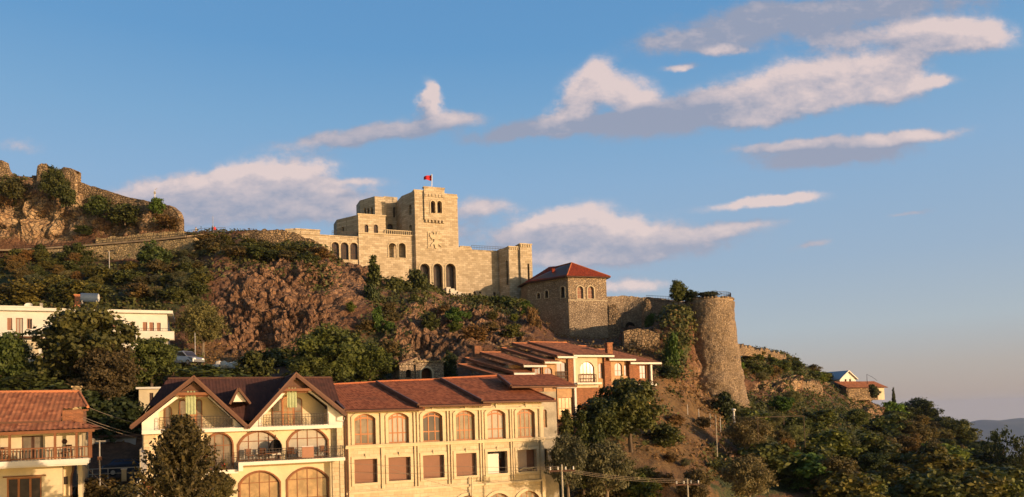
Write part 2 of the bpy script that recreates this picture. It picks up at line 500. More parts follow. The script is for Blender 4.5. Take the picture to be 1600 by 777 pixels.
class Fac:
    """a building front: a vertical plane through a pixel at depth D with a compass heading; local x runs right, y inward, z is height"""
    def __init__(s, px, py, D, deg, zb=None):
        s.A = P(px, py, D)
        s.t = math.radians(deg)
        s.d = np.array([math.cos(s.t), math.sin(s.t), 0])
        s.n = np.array([math.sin(s.t), -math.cos(s.t), 0])
        s.zb = 0.0 if zb is None else zb
        s.org = np.array([s.A[0], s.A[1], 0.0])
    def root(s, name, label, cat, group=None, x=0.0, y=0.0):
        q = s.org + s.d * x - s.n * y
        return root(name, (q[0], q[1], s.zb), s.t, label, cat, group)
    def uz(s, px, py, y=0.0):
        r = ray(px, py)
        a = s.org - s.n * y
        q = r * ((a @ s.n) / (r @ s.n))
        return float((q - s.org) @ s.d), float(q[2])
    def u(s, px, py, y=0.0): return s.uz(px, py, y)[0]
    def z(s, px, py, y=0.0): return s.uz(px, py, y)[1]
    def yz(s, px, py, x):
        """depth and height where a pixel meets the side plane at x"""
        r = ray(px, py)
        a = s.org + s.d * x
        q = r * ((a @ s.d) / (r @ s.d))
        return float(-((q - s.org) @ s.n)), float(q[2])
    def world(s, x, y, z):
        return s.org + s.d * x - s.n * y + np.array([0, 0, z])
    def local(s, q):
        q = np.asarray(q, float)
        e = q - s.org
        return np.array([e @ s.d, -(e @ s.n), q[2]])
    def on_slope(s, px, py, y0, z0, pitch):
        """point where a pixel meets the roof plane that rises inward from the line y=y0, z=z0"""
        r = ray(px, py)
        nn = -s.n * (-math.sin(pitch)) + np.array([0, 0, math.cos(pitch)])
        a = s.org - s.n * y0 + np.array([0, 0, z0])
        return s.local(r * ((a @ nn) / (r @ nn)))

def arch(x0, x1, z0, z1, rise=None, n=10):
    """opening outline: flat bottom at z0, arch top whose crown is z1"""
    wd = x1 - x0
    if rise is None: rise = wd / 2
    if rise <= 0.001: return [(x0, z0), (x1, z0), (x1, z1), (x0, z1)]
    rise = min(rise, wd / 2)
    R = (wd * wd / 4 + rise * rise) / (2 * rise)
    cz = z1 - R; cx = (x0 + x1) / 2
    a0 = math.acos(max(-1, min(1, (wd / 2) / R)))
    pts = [(x0, z0), (x1, z0)]
    for i in range(n + 1):
        a = a0 + (math.pi - 2 * a0) * i / n
        pts.append((cx + R * math.cos(a), cz + R * math.sin(a)))
    return pts
def arch_z(x0, x1, z1, rise, x):
    wd = x1 - x0
    if rise is None: rise = wd / 2
    if rise <= 0.001: return z1
    rise = min(rise, wd / 2)
    R = (wd * wd / 4 + rise * rise) / (2 * rise)
    return z1 - R + math.sqrt(max(0, R * R - (x - (x0 + x1) / 2) ** 2))

def window(parent, x0, x1, z0, z1, rise=0.0, y=0.15, frame='wood', pane='glass', mull=1, trans=(0.5,), fw_=0.07, bar_=0.05, dz=0.0, name='window', depth=0.06, arched_bar=None, label=None):
    mb = MB()
    inner = arch(x0 + fw_, x1 - fw_, z0 + fw_, z1 - fw_, None if rise is None else max(0, rise - fw_ * .3))
    mb.wall(arch(x0, x1, z0, z1, rise), [inner], y, y + depth)
    for i in range(1, mull + 1):
        x = x0 + (x1 - x0) * i / (mull + 1)
        mb.box(x - bar_ / 2, x + bar_ / 2, y + .004, y + depth - .004, z0 + fw_ * .9, arch_z(x0, x1, z1, rise, x) - fw_ * .9)
    for t in trans:
        z = z0 + (z1 - z0) * t
        mb.box(x0 + fw_ * .9, x1 - fw_ * .9, y + .008, y + depth - .008, z - bar_ / 2, z + bar_ / 2)
    if arched_bar:
        za = z0 + (z1 - z0) * arched_bar
        o_ = arch(x0 + fw_ * .9, x1 - fw_ * .9, za, za + (x1 - x0) * .14, (x1 - x0) * .12)
        i_ = [(a, b - bar_ * 1.4) for a, b in o_[2:]]
        mb.wall(o_[2:] + i_[::-1], (), y - .004, y + depth - .012)
    w_ = mb.build(name, frame, parent, dz, label)
    MB().wall([(a, b) for a, b in arch(x0 + fw_ * .6, x1 - fw_ * .6, z0 + fw_ * .6, z1 - fw_ * .6, None if rise is None else max(0, rise - fw_ * .2))], (), y + depth * .4, y + depth * .6).build('pane', pane, w_, 0.0 if w_.location.z else dz)
    return w_

def tile_sheet(name, poly, parent, material='tile', pitch_w=0.24, row=0.36, amp=0.035, dz=0.0, thick=0.10, under='brown', seed=1, eave=None):
    """barrel tiles over a planar roof polygon (3D loop); poly[0] -> poly[1] runs along the eave"""
    rng = np.random.RandomState(seed)
    poly = [np.asarray(p, float) + np.array([0, 0, dz]) for p in poly]
    ex = poly[1] - poly[0] if eave is None else np.asarray(eave, float)
    ex = ex / np.linalg.norm(ex)
    nn = np.zeros(3)
    for i in range(len(poly)):
        nn += np.cross(poly[i], poly[(i + 1) % len(poly)])
    nn /= np.linalg.norm(nn)
    if nn[2] < 0: nn = -nn
    ey = np.cross(nn, ex); ey /= np.linalg.norm(ey)
    if ey[2] < 0: ey = -ey
    o = poly[0]
    q = np.array([((p - o) @ ex, (p - o) @ ey) for p in poly])
    a0, b0 = q.min(0); a1, b1 = q.max(0)
    na = max(2, int((a1 - a0) / (pitch_w / 4))); nb = max(2, int((b1 - b0) / (row / 2)))
    A = np.linspace(a0, a1, na + 1); B = np.linspace(b0, b1, nb + 1)
    AA, BB = np.meshgrid(A, B)
    H = amp * np.abs(np.cos(np.pi * AA / pitch_w)) ** 0.7 + amp * 0.8 * (1 - ((BB / row) % 1.0)) + amp * .35 * np.sin(BB * .9 + AA * .6) * 1.0
    V = o + AA[..., None] * ex + BB[..., None] * ey + H[..., None] * nn
    ca = (AA[:-1, :-1] + AA[1:, 1:]) / 2; cb = (BB[:-1, :-1] + BB[1:, 1:]) / 2
    inside = np.zeros(ca.shape, bool)
    for i in range(len(q)):
        x1_, y1_ = q[i]; x2_, y2_ = q[(i + 1) % len(q)]
        if abs(y2_ - y1_) < 1e-9: continue
        c = ((y1_ > cb) != (y2_ > cb)) & (ca < (x2_ - x1_) * (cb - y1_) / (y2_ - y1_) + x1_)
        inside ^= c
    idx = np.arange((na + 1) * (nb + 1)).reshape(nb + 1, na + 1)
    f = np.stack([idx[:-1, :-1], idx[:-1, 1:], idx[1:, 1:], idx[1:, :-1]], -1)[inside]
    cell = (np.floor(ca / pitch_w).astype(int) * 7919 + np.floor(cb / row).astype(int) * 104729)[inside]
    tab = rng.rand(1009)
    tone = tab[cell % 1009]
    used, inv = np.unique(f, return_inverse=True)
    ob = mesh_obj(name, V.reshape(-1, 3)[used], inv.reshape(f.shape), material, parent, tone)
    if thick:
        MB().slab([p - nn * .004 for p in poly], -nn * thick).build('roof_deck', under, ob if parent is not None else ob)
    return ob

def oblique(c, mb, corner, end):
    """re-lays a mesh drawn along x (from the far end to the corner) onto the wall line end -> corner of building c"""
    a, b = np.array(corner, float), np.array(end, float)
    L = np.linalg.norm(a - b); d = (a - b) / L; nrm = np.array([-d[1], d[0]])
    mb.v = [(b[0] + d[0] * x + nrm[0] * y, b[1] + d[1] * x + nrm[1] * y, z) for x, y, z in mb.v]
    return mb
def left_end(c, px, py, z):
    """plan position (x, y) of a roof corner seen at a pixel and known to be at height z"""
    r = ray(px, py)
    q = c.local(r * z / r[2])
    return q[0], q[1]
def oblique_px(c, corner, end, px, py):
    """distance along the oblique wall (from its far end) and height under a pixel"""
    a, b = np.array(corner, float), np.array(end, float)
    A, B_ = c.world(a[0], a[1], 0), c.world(b[0], b[1], 0)
    d = (A - B_) / np.linalg.norm(A - B_); nn = np.array([d[1], -d[0], 0])
    r = ray(px, py); q = r * ((B_ @ nn) / (r @ nn))
    return float((q - B_) @ d), float(q[2])
def rect(x0, x1, z0, z1): return [(x0, z0), (x1, z0), (x1, z1), (x0, z1)]
def ob_block(rt_, c, name, x0, x1, y0, end, y1, z0, z1, material, front=(), slits=(), dz=0.0, th=.5):
    """a block whose left wall runs obliquely back to the plan point end; slits: (px, py_top, py_bottom, half width)"""
    L = math.hypot(x0 - end[0], y0 - end[1])
    mb = MB().wall(rect(x0, x1, z0, z1), [arch(*o) for o in front], y0, y0 + th)
    holes = []
    for (px, ya, yb, hw) in slits:
        s0, za = oblique_px(c, (x0, y0), end, px, ya); _, zb_ = oblique_px(c, (x0, y0), end, px, yb)
        holes.append((s0 - hw, s0 + hw, zb_, za, None))
    ob = MB().wall(rect(0, L, z0, z1), [arch(*o) for o in holes], 0, th)
    oblique(c, ob, (x0, y0), end)
    mb.add(ob.v, ob.f)
    mb.box(x1 - th, x1, y0 + th, y1, z0, z1)
    mb.add([(end[0], end[1], z0), (x1, y1, z0), (end[0], y1, z0), (end[0], end[1], z1), (x1, y1, z1), (end[0], y1, z1)], [(0, 2, 5, 3), (1, 2, 5, 4)])
    mb.add([(x0, y0 + .02, z1 - .1), (x1, y0 + .02, z1 - .1), (x1, y1, z1 - .1), (end[0], y1, z1 - .1), (end[0], end[1] + .02, z1 - .1)], [(0, 1, 2, 3, 4)])
    o = mb.build(name, material, rt_, dz)
    if holes:
        pn = oblique(c, MB().box(.1, L - .1, th - .06, th - .02, z0 + 1, z1 - .5), (x0, y0), end)
        pn.build('window_pane', 'glass_dark', rt_, dz)
    return o
def block(rt_, name, x0, x1, y0, y1, z0, z1, material, front=(), left=(), right=(), dz=0.0, th=0.5, label=None, back=.9, ledge=None):
    """a masonry block whose front / left / right walls have real openings (lo, hi, z0, z1, rise) that look into a dark inside"""
    mb = MB()
    mb.wall(rect(x0, x1, z0, z1), [arch(*o) for o in front], y0, y0 + th)
    if left: mb.side(rect(y0 + th, y1, z0, z1), [arch(*o) for o in left], x0, x0 + th)
    else: mb.box(x0, x0 + th, y0 + th, y1, z0, z1)
    if right: mb.side(rect(y0 + th, y1, z0, z1), [arch(*o) for o in right], x1 - th, x1)
    else: mb.box(x1 - th, x1, y0 + th, y1, z0, z1)
    mb.box(x0 + th, x1 - th, y0 + th, y1, z1 - .35, z1 - .05)
    mb.box(x0 + th, x1 - th, y1 - th, y1, z0, z1 - .35)
    o = mb.build(name, material, rt_, dz, label)
    return o

def railing(mb, a, b, h, n, r=0.02, rails=(1.0,)):
    a, b = np.asarray(a, float), np.asarray(b, float)
    for k in rails:
        mb.bar(a + (0, 0, h * k), b + (0, 0, h * k), r * 2, r * 2)
    mb.bar(a + (0, 0, h * .08), b + (0, 0, h * .08), r * 1.6, r * 1.6)
    for i in range(n + 1):
        p = a + (b - a) * i / n
        mb.bar(p, p + (0, 0, h), r * (2 if i in (0, n) else 1.2))
    return mb

# ---------------------------------------------------------------- noise on arrays
def hash3(i, j, k, s=0):
    h = (i.astype(np.int64) * 374761393 + j.astype(np.int64) * 668265263 + k.astype(np.int64) * 2147483647 + s * 974634777) & 0xFFFFFFFF
    h = ((h ^ (h >> 13)) * 1274126177) & 0xFFFFFFFF
    h = ((h ^ (h >> 16)) * 2246822519) & 0xFFFFFFFF
    return ((h ^ (h >> 15)) & 0xFFFFFF) / float(0xFFFFFF)
def vnoise(p, s=0):
    i = np.floor(p).astype(np.int64); f = p - i; f = f * f * (3 - 2 * f)
    r = 0
    for a in (0, 1):
        for b in (0, 1):
            for c in (0, 1):
                wgt = (f[:, 0] if a else 1 - f[:, 0]) * (f[:, 1] if b else 1 - f[:, 1]) * (f[:, 2] if c else 1 - f[:, 2])
                r = r + wgt * hash3(i[:, 0] + a, i[:, 1] + b, i[:, 2] + c, s)
    return r
def fbm(p, oct_=4, s=0, g=0.5):
    r = 0; a = 1; t = 0
    for o in range(oct_):
        r = r + a * (vnoise(p * 2 ** o, s + o) - .5); t += a; a *= g
    return r / t * 2
def voronoi(p, s=0):
    i = np.floor(p).astype(np.int64)
    f1 = np.full(len(p), 9.0); f2 = np.full(len(p), 9.0); best = np.zeros((len(p), 3)); cid = np.zeros(len(p))
    for a in (-1, 0, 1):
        for b in (-1, 0, 1):
            for c in (-1, 0, 1):
                I, J, K = i[:, 0] + a, i[:, 1] + b, i[:, 2] + c
                q = np.stack([I + hash3(I, J, K, s), J + hash3(I, J, K, s + 1), K + hash3(I, J, K, s + 2)], 1)
                d = np.linalg.norm(q - p, axis=1)
                m1 = d < f1
                f2 = np.where(m1, f1, np.minimum(f2, d))
                best[m1] = q[m1]
                cid = np.where(m1, hash3(I, J, K, s + 7), cid)
                f1 = np.where(m1, d, f1)
    return f1, f2, best, cid

# ---------------------------------------------------------------- the hill
# one profile per column of the view: (picture height, distance) from the ground in front up to the skyline and down behind it
NR = 10
COLS = {
 -160: [(950,36),(740,68),(610,84),(574,91),(545,106),(470,122),(402,150),(389,152),(262,158),(420,230)],
 0:    [(950,36),(740,68),(610,84),(574,91),(545,106),(470,122),(402,150),(390,152),(271,158),(420,230)],
 60:   [(950,36),(740,68),(610,84),(574,91),(545,106),(470,122),(402,150),(389,152),(278,158),(420,230)],
 118:  [(950,38),(740,68),(610,84),(572,91),(545,106),(465,122),(402,149),(386,151),(290,157),(420,230)],
 200:  [(950,40),(740,70),(610,84),(570,92),(545,106),(460,122),(402,147),(378,149),(322,154),(420,230)],
 270:  [(950,42),(740,72),(606,86),(568,94),(548,106),(450,122),(402,144),(372,146.5),(340,151),(420,230)],
 286:  [(950,42),(738,72),(606,86),(568,94),(548,106),(448,122),(400,143),(371,146),(362,150),(420,230)],
 300:  [(950,42),(736,72),(604,87),(570,94),(548,107),(445,123),(400,142),(371,146),(364,152),(420,230)],
 350:  [(950,43),(730,74),(600,88),(580,94),(550,109),(450,121),(405,132),(378,146),(363,158),(420,230)],
 400:  [(950,44),(724,75),(600,89),(586,96),(548,110),(470,118),(405,130),(380,146),(362,158),(430,230)],
 450:  [(950,44),(718,76),(602,90),(588,97),(552,110),(480,117),(415,128),(388,142),(370,150),(450,230)],
 500:  [(950,45),(712,77),(606,90),(592,98),(560,110),(490,117),(425,127),(404,138),(390,144),(480,230)],
 560:  [(950,46),(706,78),(612,91),(600,99),(572,109),(500,118),(450,130),(432,142),(428,147),(520,230)],
 620:  [(950,47),(700,79),(616,92),(600,100),(580,108),(510,119),(462,132),(448,146),(446,151),(520,230)],
 660:  [(950,47),(700,80),(616,94),(602,100),(575,108),(515,119),(466,134),(448,146),(447,152),(520,230)],
 700:  [(950,48),(700,80),(616,95),(600,100),(565,108),(510,121),(478,138),(462,148),(461,154),(520,230)],
 760:  [(950,50),(705,80),(612,96),(590,101),(560,107),(520,120),(486,138),(470,152),(469,158),(520,230)],
 820:  [(950,52),(715,80),(612,96),(580,102),(552,110),(525,122),(492,137),(474,149),(473,156),(520,230)],
 870:  [(950,55),(720,80),(620,94),(575,104),(548,115),(536,126),(530,135),(526,142),(526,150),(560,230)],
 940:  [(950,56),(730,76),(640,92),(580,106),(548,118),(538,128),(533,136),(530,142),(530,150),(560,230)],
 970:  [(950,57),(735,76),(650,90),(590,104),(560,115),(545,124),(532,134),(526,144),(524,156),(560,230)],
 985:  [(950,57),(738,76),(655,90),(596,104),(566,115),(548,121),(519,124),(515,130),(522,156),(560,230)],
 1020: [(950,58),(742,76),(668,90),(606,104),(578,114),(552,120),(521,124),(512,130),(512,154),(560,230)],
 1045: [(950,58),(745,77),(684,90),(628,104),(590,114),(560,120),(520,123),(484,127),(482,140),(560,230)],
 1075: [(950,59),(752,78),(700,90),(650,103),(612,114),(580,121),(530,124),(484,127),(482,140),(560,230)],
 1100: [(950,60),(758,80),(712,92),(665,104),(632,114),(612,122),(600,126),(592,130),(586,136),(600,230)],
 1140: [(950,60),(764,84),(724,96),(685,108),(650,118),(628,126),(612,132),(600,140),(590,150),(600,240)],
 1170: [(950,61),(766,88),(726,100),(690,112),(656,124),(628,134),(600,146),(566,164),(540,184),(620,260)],
 1230: [(950,62),(770,90),(730,104),(694,118),(660,132),(630,146),(604,162),(576,180),(552,200),(640,280)],
 1290: [(950,63),(774,92),(738,108),(706,124),(676,140),(650,156),(628,174),(610,192),(595,212),(660,300)],
 1380: [(950,64),(780,94),(752,112),(730,130),(708,148),(688,166),(668,186),(652,210),(638,236),(690,330)],
 1460: [(950,65),(784,96),(762,114),(746,132),(730,150),(714,170),(699,192),(685,218),(672,245),(730,340)],
 1540: [(950,66),(790,98),(778,116),(768,134),(758,152),(750,172),(742,196),(734,224),(726,252),(790,350)],
 1620: [(950,66),(800,98),(792,116),(786,134),(780,152),(775,172),(771,196),(768,224),(765,252),(830,350)],
 1780: [(950,66),(810,98),(800,116),(795,134),(790,152),(786,172),(782,196),(780,224),(778,252),(850,350)],
}
CX = np.array(sorted(COLS))
CT = np.array([COLS[x] for x in CX], float)          # columns, rows, (py, 1/..)
def profile(px):
    px = np.atleast_1d(px).astype(float)
    out = np.empty((len(px), NR, 2))
    for r in range(NR):
        out[:, r, 0] = np.interp(px, CX, CT[:, r, 0])
        out[:, r, 1] = np.interp(px, CX, CT[:, r, 1])
    return out
def terr_D(px, py):
    """distance of the hill seen at a picture position"""
    pr = profile(px)[0][:NR - 1]
    ys = pr[:, 0]
    for i in range(len(ys) - 1):
        if ys[i] >= py >= ys[i + 1]:
            t = (ys[i] - py) / max(1e-6, ys[i] - ys[i + 1])
            return pr[i, 1] + t * (pr[i + 1, 1] - pr[i, 1])
    return pr[0, 1] if py > ys[0] else pr[-1, 1]
def blob(px, py, lst):
    r = np.zeros(np.shape(px))
    for (x, y, rx, ry, s_) in lst:
        r = np.maximum(r, s_ * np.clip(1.6 - 1.3 * np.sqrt(((px - x) / rx) ** 2 + ((py - y) / ry) ** 2), 0, 1))
    return r
ROCK = [(60,330,100,55,1),(200,345,90,25,.7),(0,330,60,60,1),(440,470,130,95,1),(370,500,60,60,1),(560,440,60,50,.9),(700,500,110,60,.9),(640,560,70,50,1),(780,520,70,30,.6),
        (1005,528,32,16,1),(1100,570,60,60,.6),(1225,603,60,10,1),(1290,606,20,10,.6),(1350,640,45,40,.5),(1380,655,25,18,.8),(200,470,50,60,.3),(280,440,60,50,.4),(1165,700,50,20,.4),(850,480,50,30,.4)]
COBBLE = [(440,475,135,90,1),(370,500,60,70,1),(650,560,90,50,.6),(640,540,60,40,.6)]
GRASS = [(1070,640,90,60,1),(1020,700,120,60,1),(350,560,60,30,1),(1100,760,100,40,.9),(1400,720,60,30,.7),(1210,560,60,30,.9),(1440,740,80,30,.6),(1290,760,80,30,.4),(1330,690,40,14,.6),(1260,640,40,14,.6),(1420,690,40,14,.6),(1500,730,40,14,.6)]
VEG = [(80,450,190,45,1),(250,440,100,50,.8),(230,480,90,50,.8),(420,395,100,28,.9),(330,385,40,20,.9),(500,430,40,40,.6),(300,450,40,50,.7),(590,470,22,60,.5),(690,440,40,25,.4),
       (770,478,90,16,.8),(560,560,90,60,.8),(1055,545,24,45,1),(1060,500,30,25,.8),(1200,560,60,32,.8),(1250,575,60,30,.8),(1300,680,140,80,.75),(1420,690,120,60,.75),(1180,660,60,50,.9),(1500,740,120,60,1),
       (150,400,30,15,.6),(240,400,30,20,.9),(95,285,30,30,.9),(150,322,30,18,.9),(195,332,35,16,.9),(250,345,50,10,.6),(100,620,220,50,1),(200,580,120,40,.8),(950,640,100,60,.7),(880,740,120,60,.7),(1180,740,90,60,1),(1350,560,50,40,.4),
       (640,470,60,40,.5),(20,300,25,30,.5)]
XS = np.arange(-160, 1781, 1.9)
pr = profile(XS)
SUB = [14, 16, 26, 26, 52, 52, 40, 60, 20]
rows = []
for r in range(NR - 1):
    for k in range(SUB[r]):
        t = k / SUB[r]
        rows.append(pr[:, r] * (1 - t) + pr[:, r + 1] * t)
rows.append(pr[:, NR - 1])
G = np.stack(rows, 0)                                 # rows, columns, (py, D)
# soften the creases of the profile along both directions
D_ = G[..., 1].copy(); Y_ = G[..., 0].copy()
for _ in range(5):
    D_[:, 1:-1] = (D_[:, :-2] + 2 * D_[:, 1:-1] + D_[:, 2:]) / 4
    Y_[:, 1:-1] = (Y_[:, :-2] + 2 * Y_[:, 1:-1] + Y_[:, 2:]) / 4
    D_[1:-1] = (D_[:-2] + 2 * D_[1:-1] + D_[2:]) / 4
GPX = np.broadcast_to(XS[None, :], Y_.shape)
dirs = RT * (GPX[..., None] - PX) / F + UP * (PY - Y_[..., None]) / F + fw
BASE = dirs * (D_ / dirs[..., 1])[..., None]
gy_, gx_ = np.gradient(BASE, axis=0), np.gradient(BASE, axis=1)
NRM = np.cross(gx_, gy_); NRM /= np.linalg.norm(NRM, axis=2)[..., None] + 1e-9
NRM = np.where((NRM[..., 1:2] > 0) & (NRM[..., 2:3] < .3), -NRM, NRM)
for _ in range(8):
    NRM[1:-1, 1:-1] = (NRM[:-2, 1:-1] + NRM[2:, 1:-1] + NRM[1:-1, :-2] + NRM[1:-1, 2:]) / 4
flat = BASE.reshape(-1, 3)
px_f, py_f = GPX.ravel(), Y_.ravel()
wr = blob(px_f, py_f, ROCK); wc = blob(px_f, py_f, COBBLE); wg = blob(px_f, py_f, GRASS)
nmask = fbm(flat * .09, 4, 11)
wr = np.clip(wr + nmask * .5 * (wr > .02), 0, 1)
far_ = np.clip((D_.ravel() - 70) / 40, 0.25, 1)
big = fbm(flat * .07, 3, 3) * 2.6 + fbm(flat * .22, 4, 5) * 1.5
gullies = -np.abs(fbm(flat * np.array([.16, .16, .05]), 3, 21)) * 4.2
CS = .95
f1, f2, bc, cid = voronoi(flat * CS + fbm(flat * .5, 2, 31)[:, None] * .35, 40)
tilt = (flat * CS - bc)
tv = np.stack([hash3(*(np.floor(bc * 97).astype(np.int64).T), s) - .5 for s in (1, 2, 3)], 1)
cob = .55 * np.clip((f2 - f1) * 3.2, 0, 1) ** .7 + (cid - .5) * .55 + (tilt * tv).sum(1) * 1.9
g1, g2, gb, gid = voronoi(flat * np.array([.32, .32, .22]) + fbm(flat * .3, 3, 61)[:, None] * .6, 80)
tv2 = np.stack([hash3(*(np.floor(gb * 97).astype(np.int64).T), s) - .5 for s in (4, 5, 6)], 1)
crag = (gid - .5) * 2.2 + ((flat * np.array([.32, .32, .22]) - gb) * tv2).sum(1) * 3.0 + np.clip((g2 - g1) * 3, 0, 1) * .5
disp = far_ * (big * (.35 + .5 * wr) + gullies * wr * .8) + wr * (crag * (1 - .6 * wc) + cob * (.45 + .75 * wc) + fbm(flat * 1.6, 3, 9) * .22) + (1 - wr) * fbm(flat * .9, 4, 15) * .35
py_edge = np.ones_like(disp)
edge = np.minimum(1, np.abs(np.arange(D_.shape[0])[:, None] - (D_.shape[0] - 21)) / 9.0) * np.ones_like(D_)
disp = disp * (.35 + .65 * edge.ravel())
# level ground is kept calm where houses, road and walls stand
calm = blob(px_f, py_f, [(640,450,220,14,1),(700,470,200,8,.8),(200,385,170,14,1),(60,386,120,10,1),(150,560,190,26,1),(330,585,130,20,1),(700,600,300,14,.8),(900,530,60,14,1),(985,514,50,5,.8)])
disp *= (1 - .85 * calm)
VTX = flat + NRM.reshape(-1, 3) * disp[:, None]
nr_, nc_ = D_.shape
idx = np.arange(nr_ * nc_).reshape(nr_, nc_)
FC = np.stack([idx[:-1, :-1], idx[:-1, 1:], idx[1:, 1:], idx[1:, :-1]], -1).reshape(-1, 4)

def m_hill():
    m, n, b = mat('hillside', 0.95)
    at = lambda k: n.new('ShaderNodeAttribute', attribute_name=k).outputs['Fac']
    rk, gr, gv, cb = at('rock'), at('grass'), at('green'), at('cobble')
    pos = objco(n)
    f = n.noise(pos, 0.35, 8, 0.65)
    f2 = n.noise(pos, 2.2, 6, 0.7)
    f3 = n.noise(pos, 0.12, 5, 0.6)
    soil = n.mix(n.ramp(f2, .3, .7), (.10, .048, .026), (.20, .10, .052))
    dry = n.mix(n.ramp(f, .35, .65), (.16, .085, .032), (.25, .15, .06))
    dry = n.mix(n.ramp(f2, .35, .75, 0, .6), dry, (.13, .085, .04))
    green = n.mix(n.ramp(f2, .3, .7), (.035, .045, .015), (.10, .105, .035))
    co = n.vmath('ADD', pos, n.vmath('SCALE', n.vmath('SUBTRACT', n.noise(pos, .8, 3, color=True), (.5, .5, .5)), scale=.8))
    vo = n.new('ShaderNodeTexVoronoi'); n.put(vo.inputs['Vector'], co); vo.inputs['Scale'].default_value = .95
    ve = n.new('ShaderNodeTexVoronoi', feature='DISTANCE_TO_EDGE'); n.put(ve.inputs['Vector'], co); ve.inputs['Scale'].default_value = .95
    rv = n.sep(vo.outputs['Color'])[0]
    rock = n.mix(n.ramp(f, .3, .7), (.22, .115, .062), (.40, .245, .14))
    rock = n.mix(n.ramp(f3, .45, .65), rock, (.17, .09, .055))
    rock = n.mix(n.math('MULTIPLY', cb, .85), rock, n.mix(rv, (.14, .066, .034), (.37, .205, .11)))
    rock = n.mix(at('pale'), rock, n.mix(n.ramp(f, .35, .65), (.34, .20, .10), (.60, .42, .23)))
    rock = n.mix(n.math('MULTIPLY', n.ramp(ve.outputs['Distance'], 0, .10, 1, 0), .75), rock, (.05, .03, .02))
    st = n.noise(n.vmath('MULTIPLY', pos, (.5, .5, .07)), 1.0, 5, .6)
    rock = n.mix(n.ramp(st, .52, .72, 0, .55), rock, (.09, .055, .035))
    rock = n.mix(n.ramp(f2, .45, .8, 0, .75), rock, (.11, .07, .045))
    c = n.mix(gr, soil, dry)
    c = n.mix(n.ramp(n.math('ADD', gv, n.math('MULTIPLY', n.math('SUBTRACT', f, .5), 1.6)), .35, .6), c, green)
    c = n.mix(n.ramp(n.math('ADD', rk, n.math('MULTIPLY', n.math('SUBTRACT', f2, .5), .9)), .35, .6), c, rock)
    n.put(b.inputs['Base Color'], c)
    bump(n, b, n.math('ADD', n.math('ADD', f2, n.math('MULTIPLY', n.noise(pos, 7.0, 5, .7), .5)), n.math('MULTIPLY', n.math('MULTIPLY', rk, n.ramp(ve.outputs['Distance'], 0, .25)), .9)), 1.0, .35)
    return m
M['hill'] = m_hill()
hill = mesh_obj('hillside', VTX, FC, 'hill')
tag(hill, 'rocky hill with dry grass and cliffs below the fortress', 'hill', kind='structure')
gv_ = blob(px_f, py_f, VEG)
for nm, arr in (('rock', wr), ('pale', blob(px_f, py_f, [(70, 330, 110, 60, 1), (200, 350, 70, 22, .6), (640, 570, 60, 30, .4), (1230, 603, 60, 12, .7), (1350, 640, 30, 40, .5)])), ('grass', wg), ('green', gv_ * .8), ('cobble', wc)):
    a = hill.data.attributes.new(nm, 'FLOAT', 'POINT')
    a.data.foreach_set('value', arr.astype(np.float32))

# surface lookup from the displaced mesh, so that plants stand on it
VG = VTX.reshape(nr_, nc_, 3)
def surf(px, py):
    """a point of the hill near a picture position (nearest grid vertex of its visible side)"""
    c = int(round((px - XS[0]) / 1.9)); c = max(0, min(nc_ - 1, c))
    col = Y_[:nr_ - 20, c]
    r = int(np.argmin(np.abs(col - py)))
    return VG[r, c].copy()

# the plain far below and the ridge beyond it
def m_far(name, a, b_):
    m, n, b = mat(name, 1.0)
    n.put(b.inputs['Base Color'], n.mix(n.ramp(n.noise(objco(n), .0012, 8, .6), .35, .65), a, b_))
    return m
M['plain'] = m_far('coastal plain', (.05, .06, .025), (.14, .12, .06))
M['ridge'] = m_far('wooded ridge', (.03, .045, .02), (.09, .09, .045))
n_ = 60
gx2, gy2 = np.meshgrid(np.linspace(-9000, 12000, n_), np.concatenate([[-300, 0, 60, 300], np.linspace(500, 11800, n_ - 4)]))
pz = np.full_like(gx2, -500.) + (vnoise(np.stack([gx2.ravel() / 900, gy2.ravel() / 900, gx2.ravel() * 0], 1)).reshape(gx2.shape) * 12)
pid = np.arange(n_ * n_).reshape(n_, n_)
tag(mesh_obj('ground', np.stack([gx2, gy2, pz], -1).reshape(-1, 3), np.stack([pid[:-1, :-1], pid[:-1, 1:], pid[1:, 1:], pid[1:, :-1]], -1).reshape(-1, 4), 'plain'), kind='structure')
a_, b_ = 260, 30
u_ = np.linspace(-9000, 12000, a_); v_ = np.linspace(-1, 1, b_)
UU, VV = np.meshgrid(u_, v_)
ridge_px = PX + F * UU / 10500
crest = np.interp(ridge_px, [-300, 700, 1200, 1440, 1505, 1535, 1560, 1600, 1700, 2000], [-390, -390, -400, -310, -246, -206, -226, -236, -268, -300])
nz = fbm(np.stack([UU.ravel() / 700, VV.ravel() * 1.6, UU.ravel() * 0], 1), 6, 3, .5).reshape(UU.shape)
hh = -505 + (crest + 505) * np.clip(1 - np.abs(VV) ** 1.3, 0, 1) * (1 + .09 * nz) + nz * 20 * (1 - np.abs(VV))
rid = np.arange(a_ * b_).reshape(b_, a_)
tag(mesh_obj('mountain', np.stack([UU, 10500 + VV * 1200 + nz * 100, hh], -1).reshape(-1, 3), np.stack([rid[:-1, :-1], rid[:-1, 1:], rid[1:, 1:], rid[1:, :-1]], -1).reshape(-1, 4), 'ridge', smooth=True),
    'low blue mountain ridge far beyond the hill', 'mountain', kind='structure')

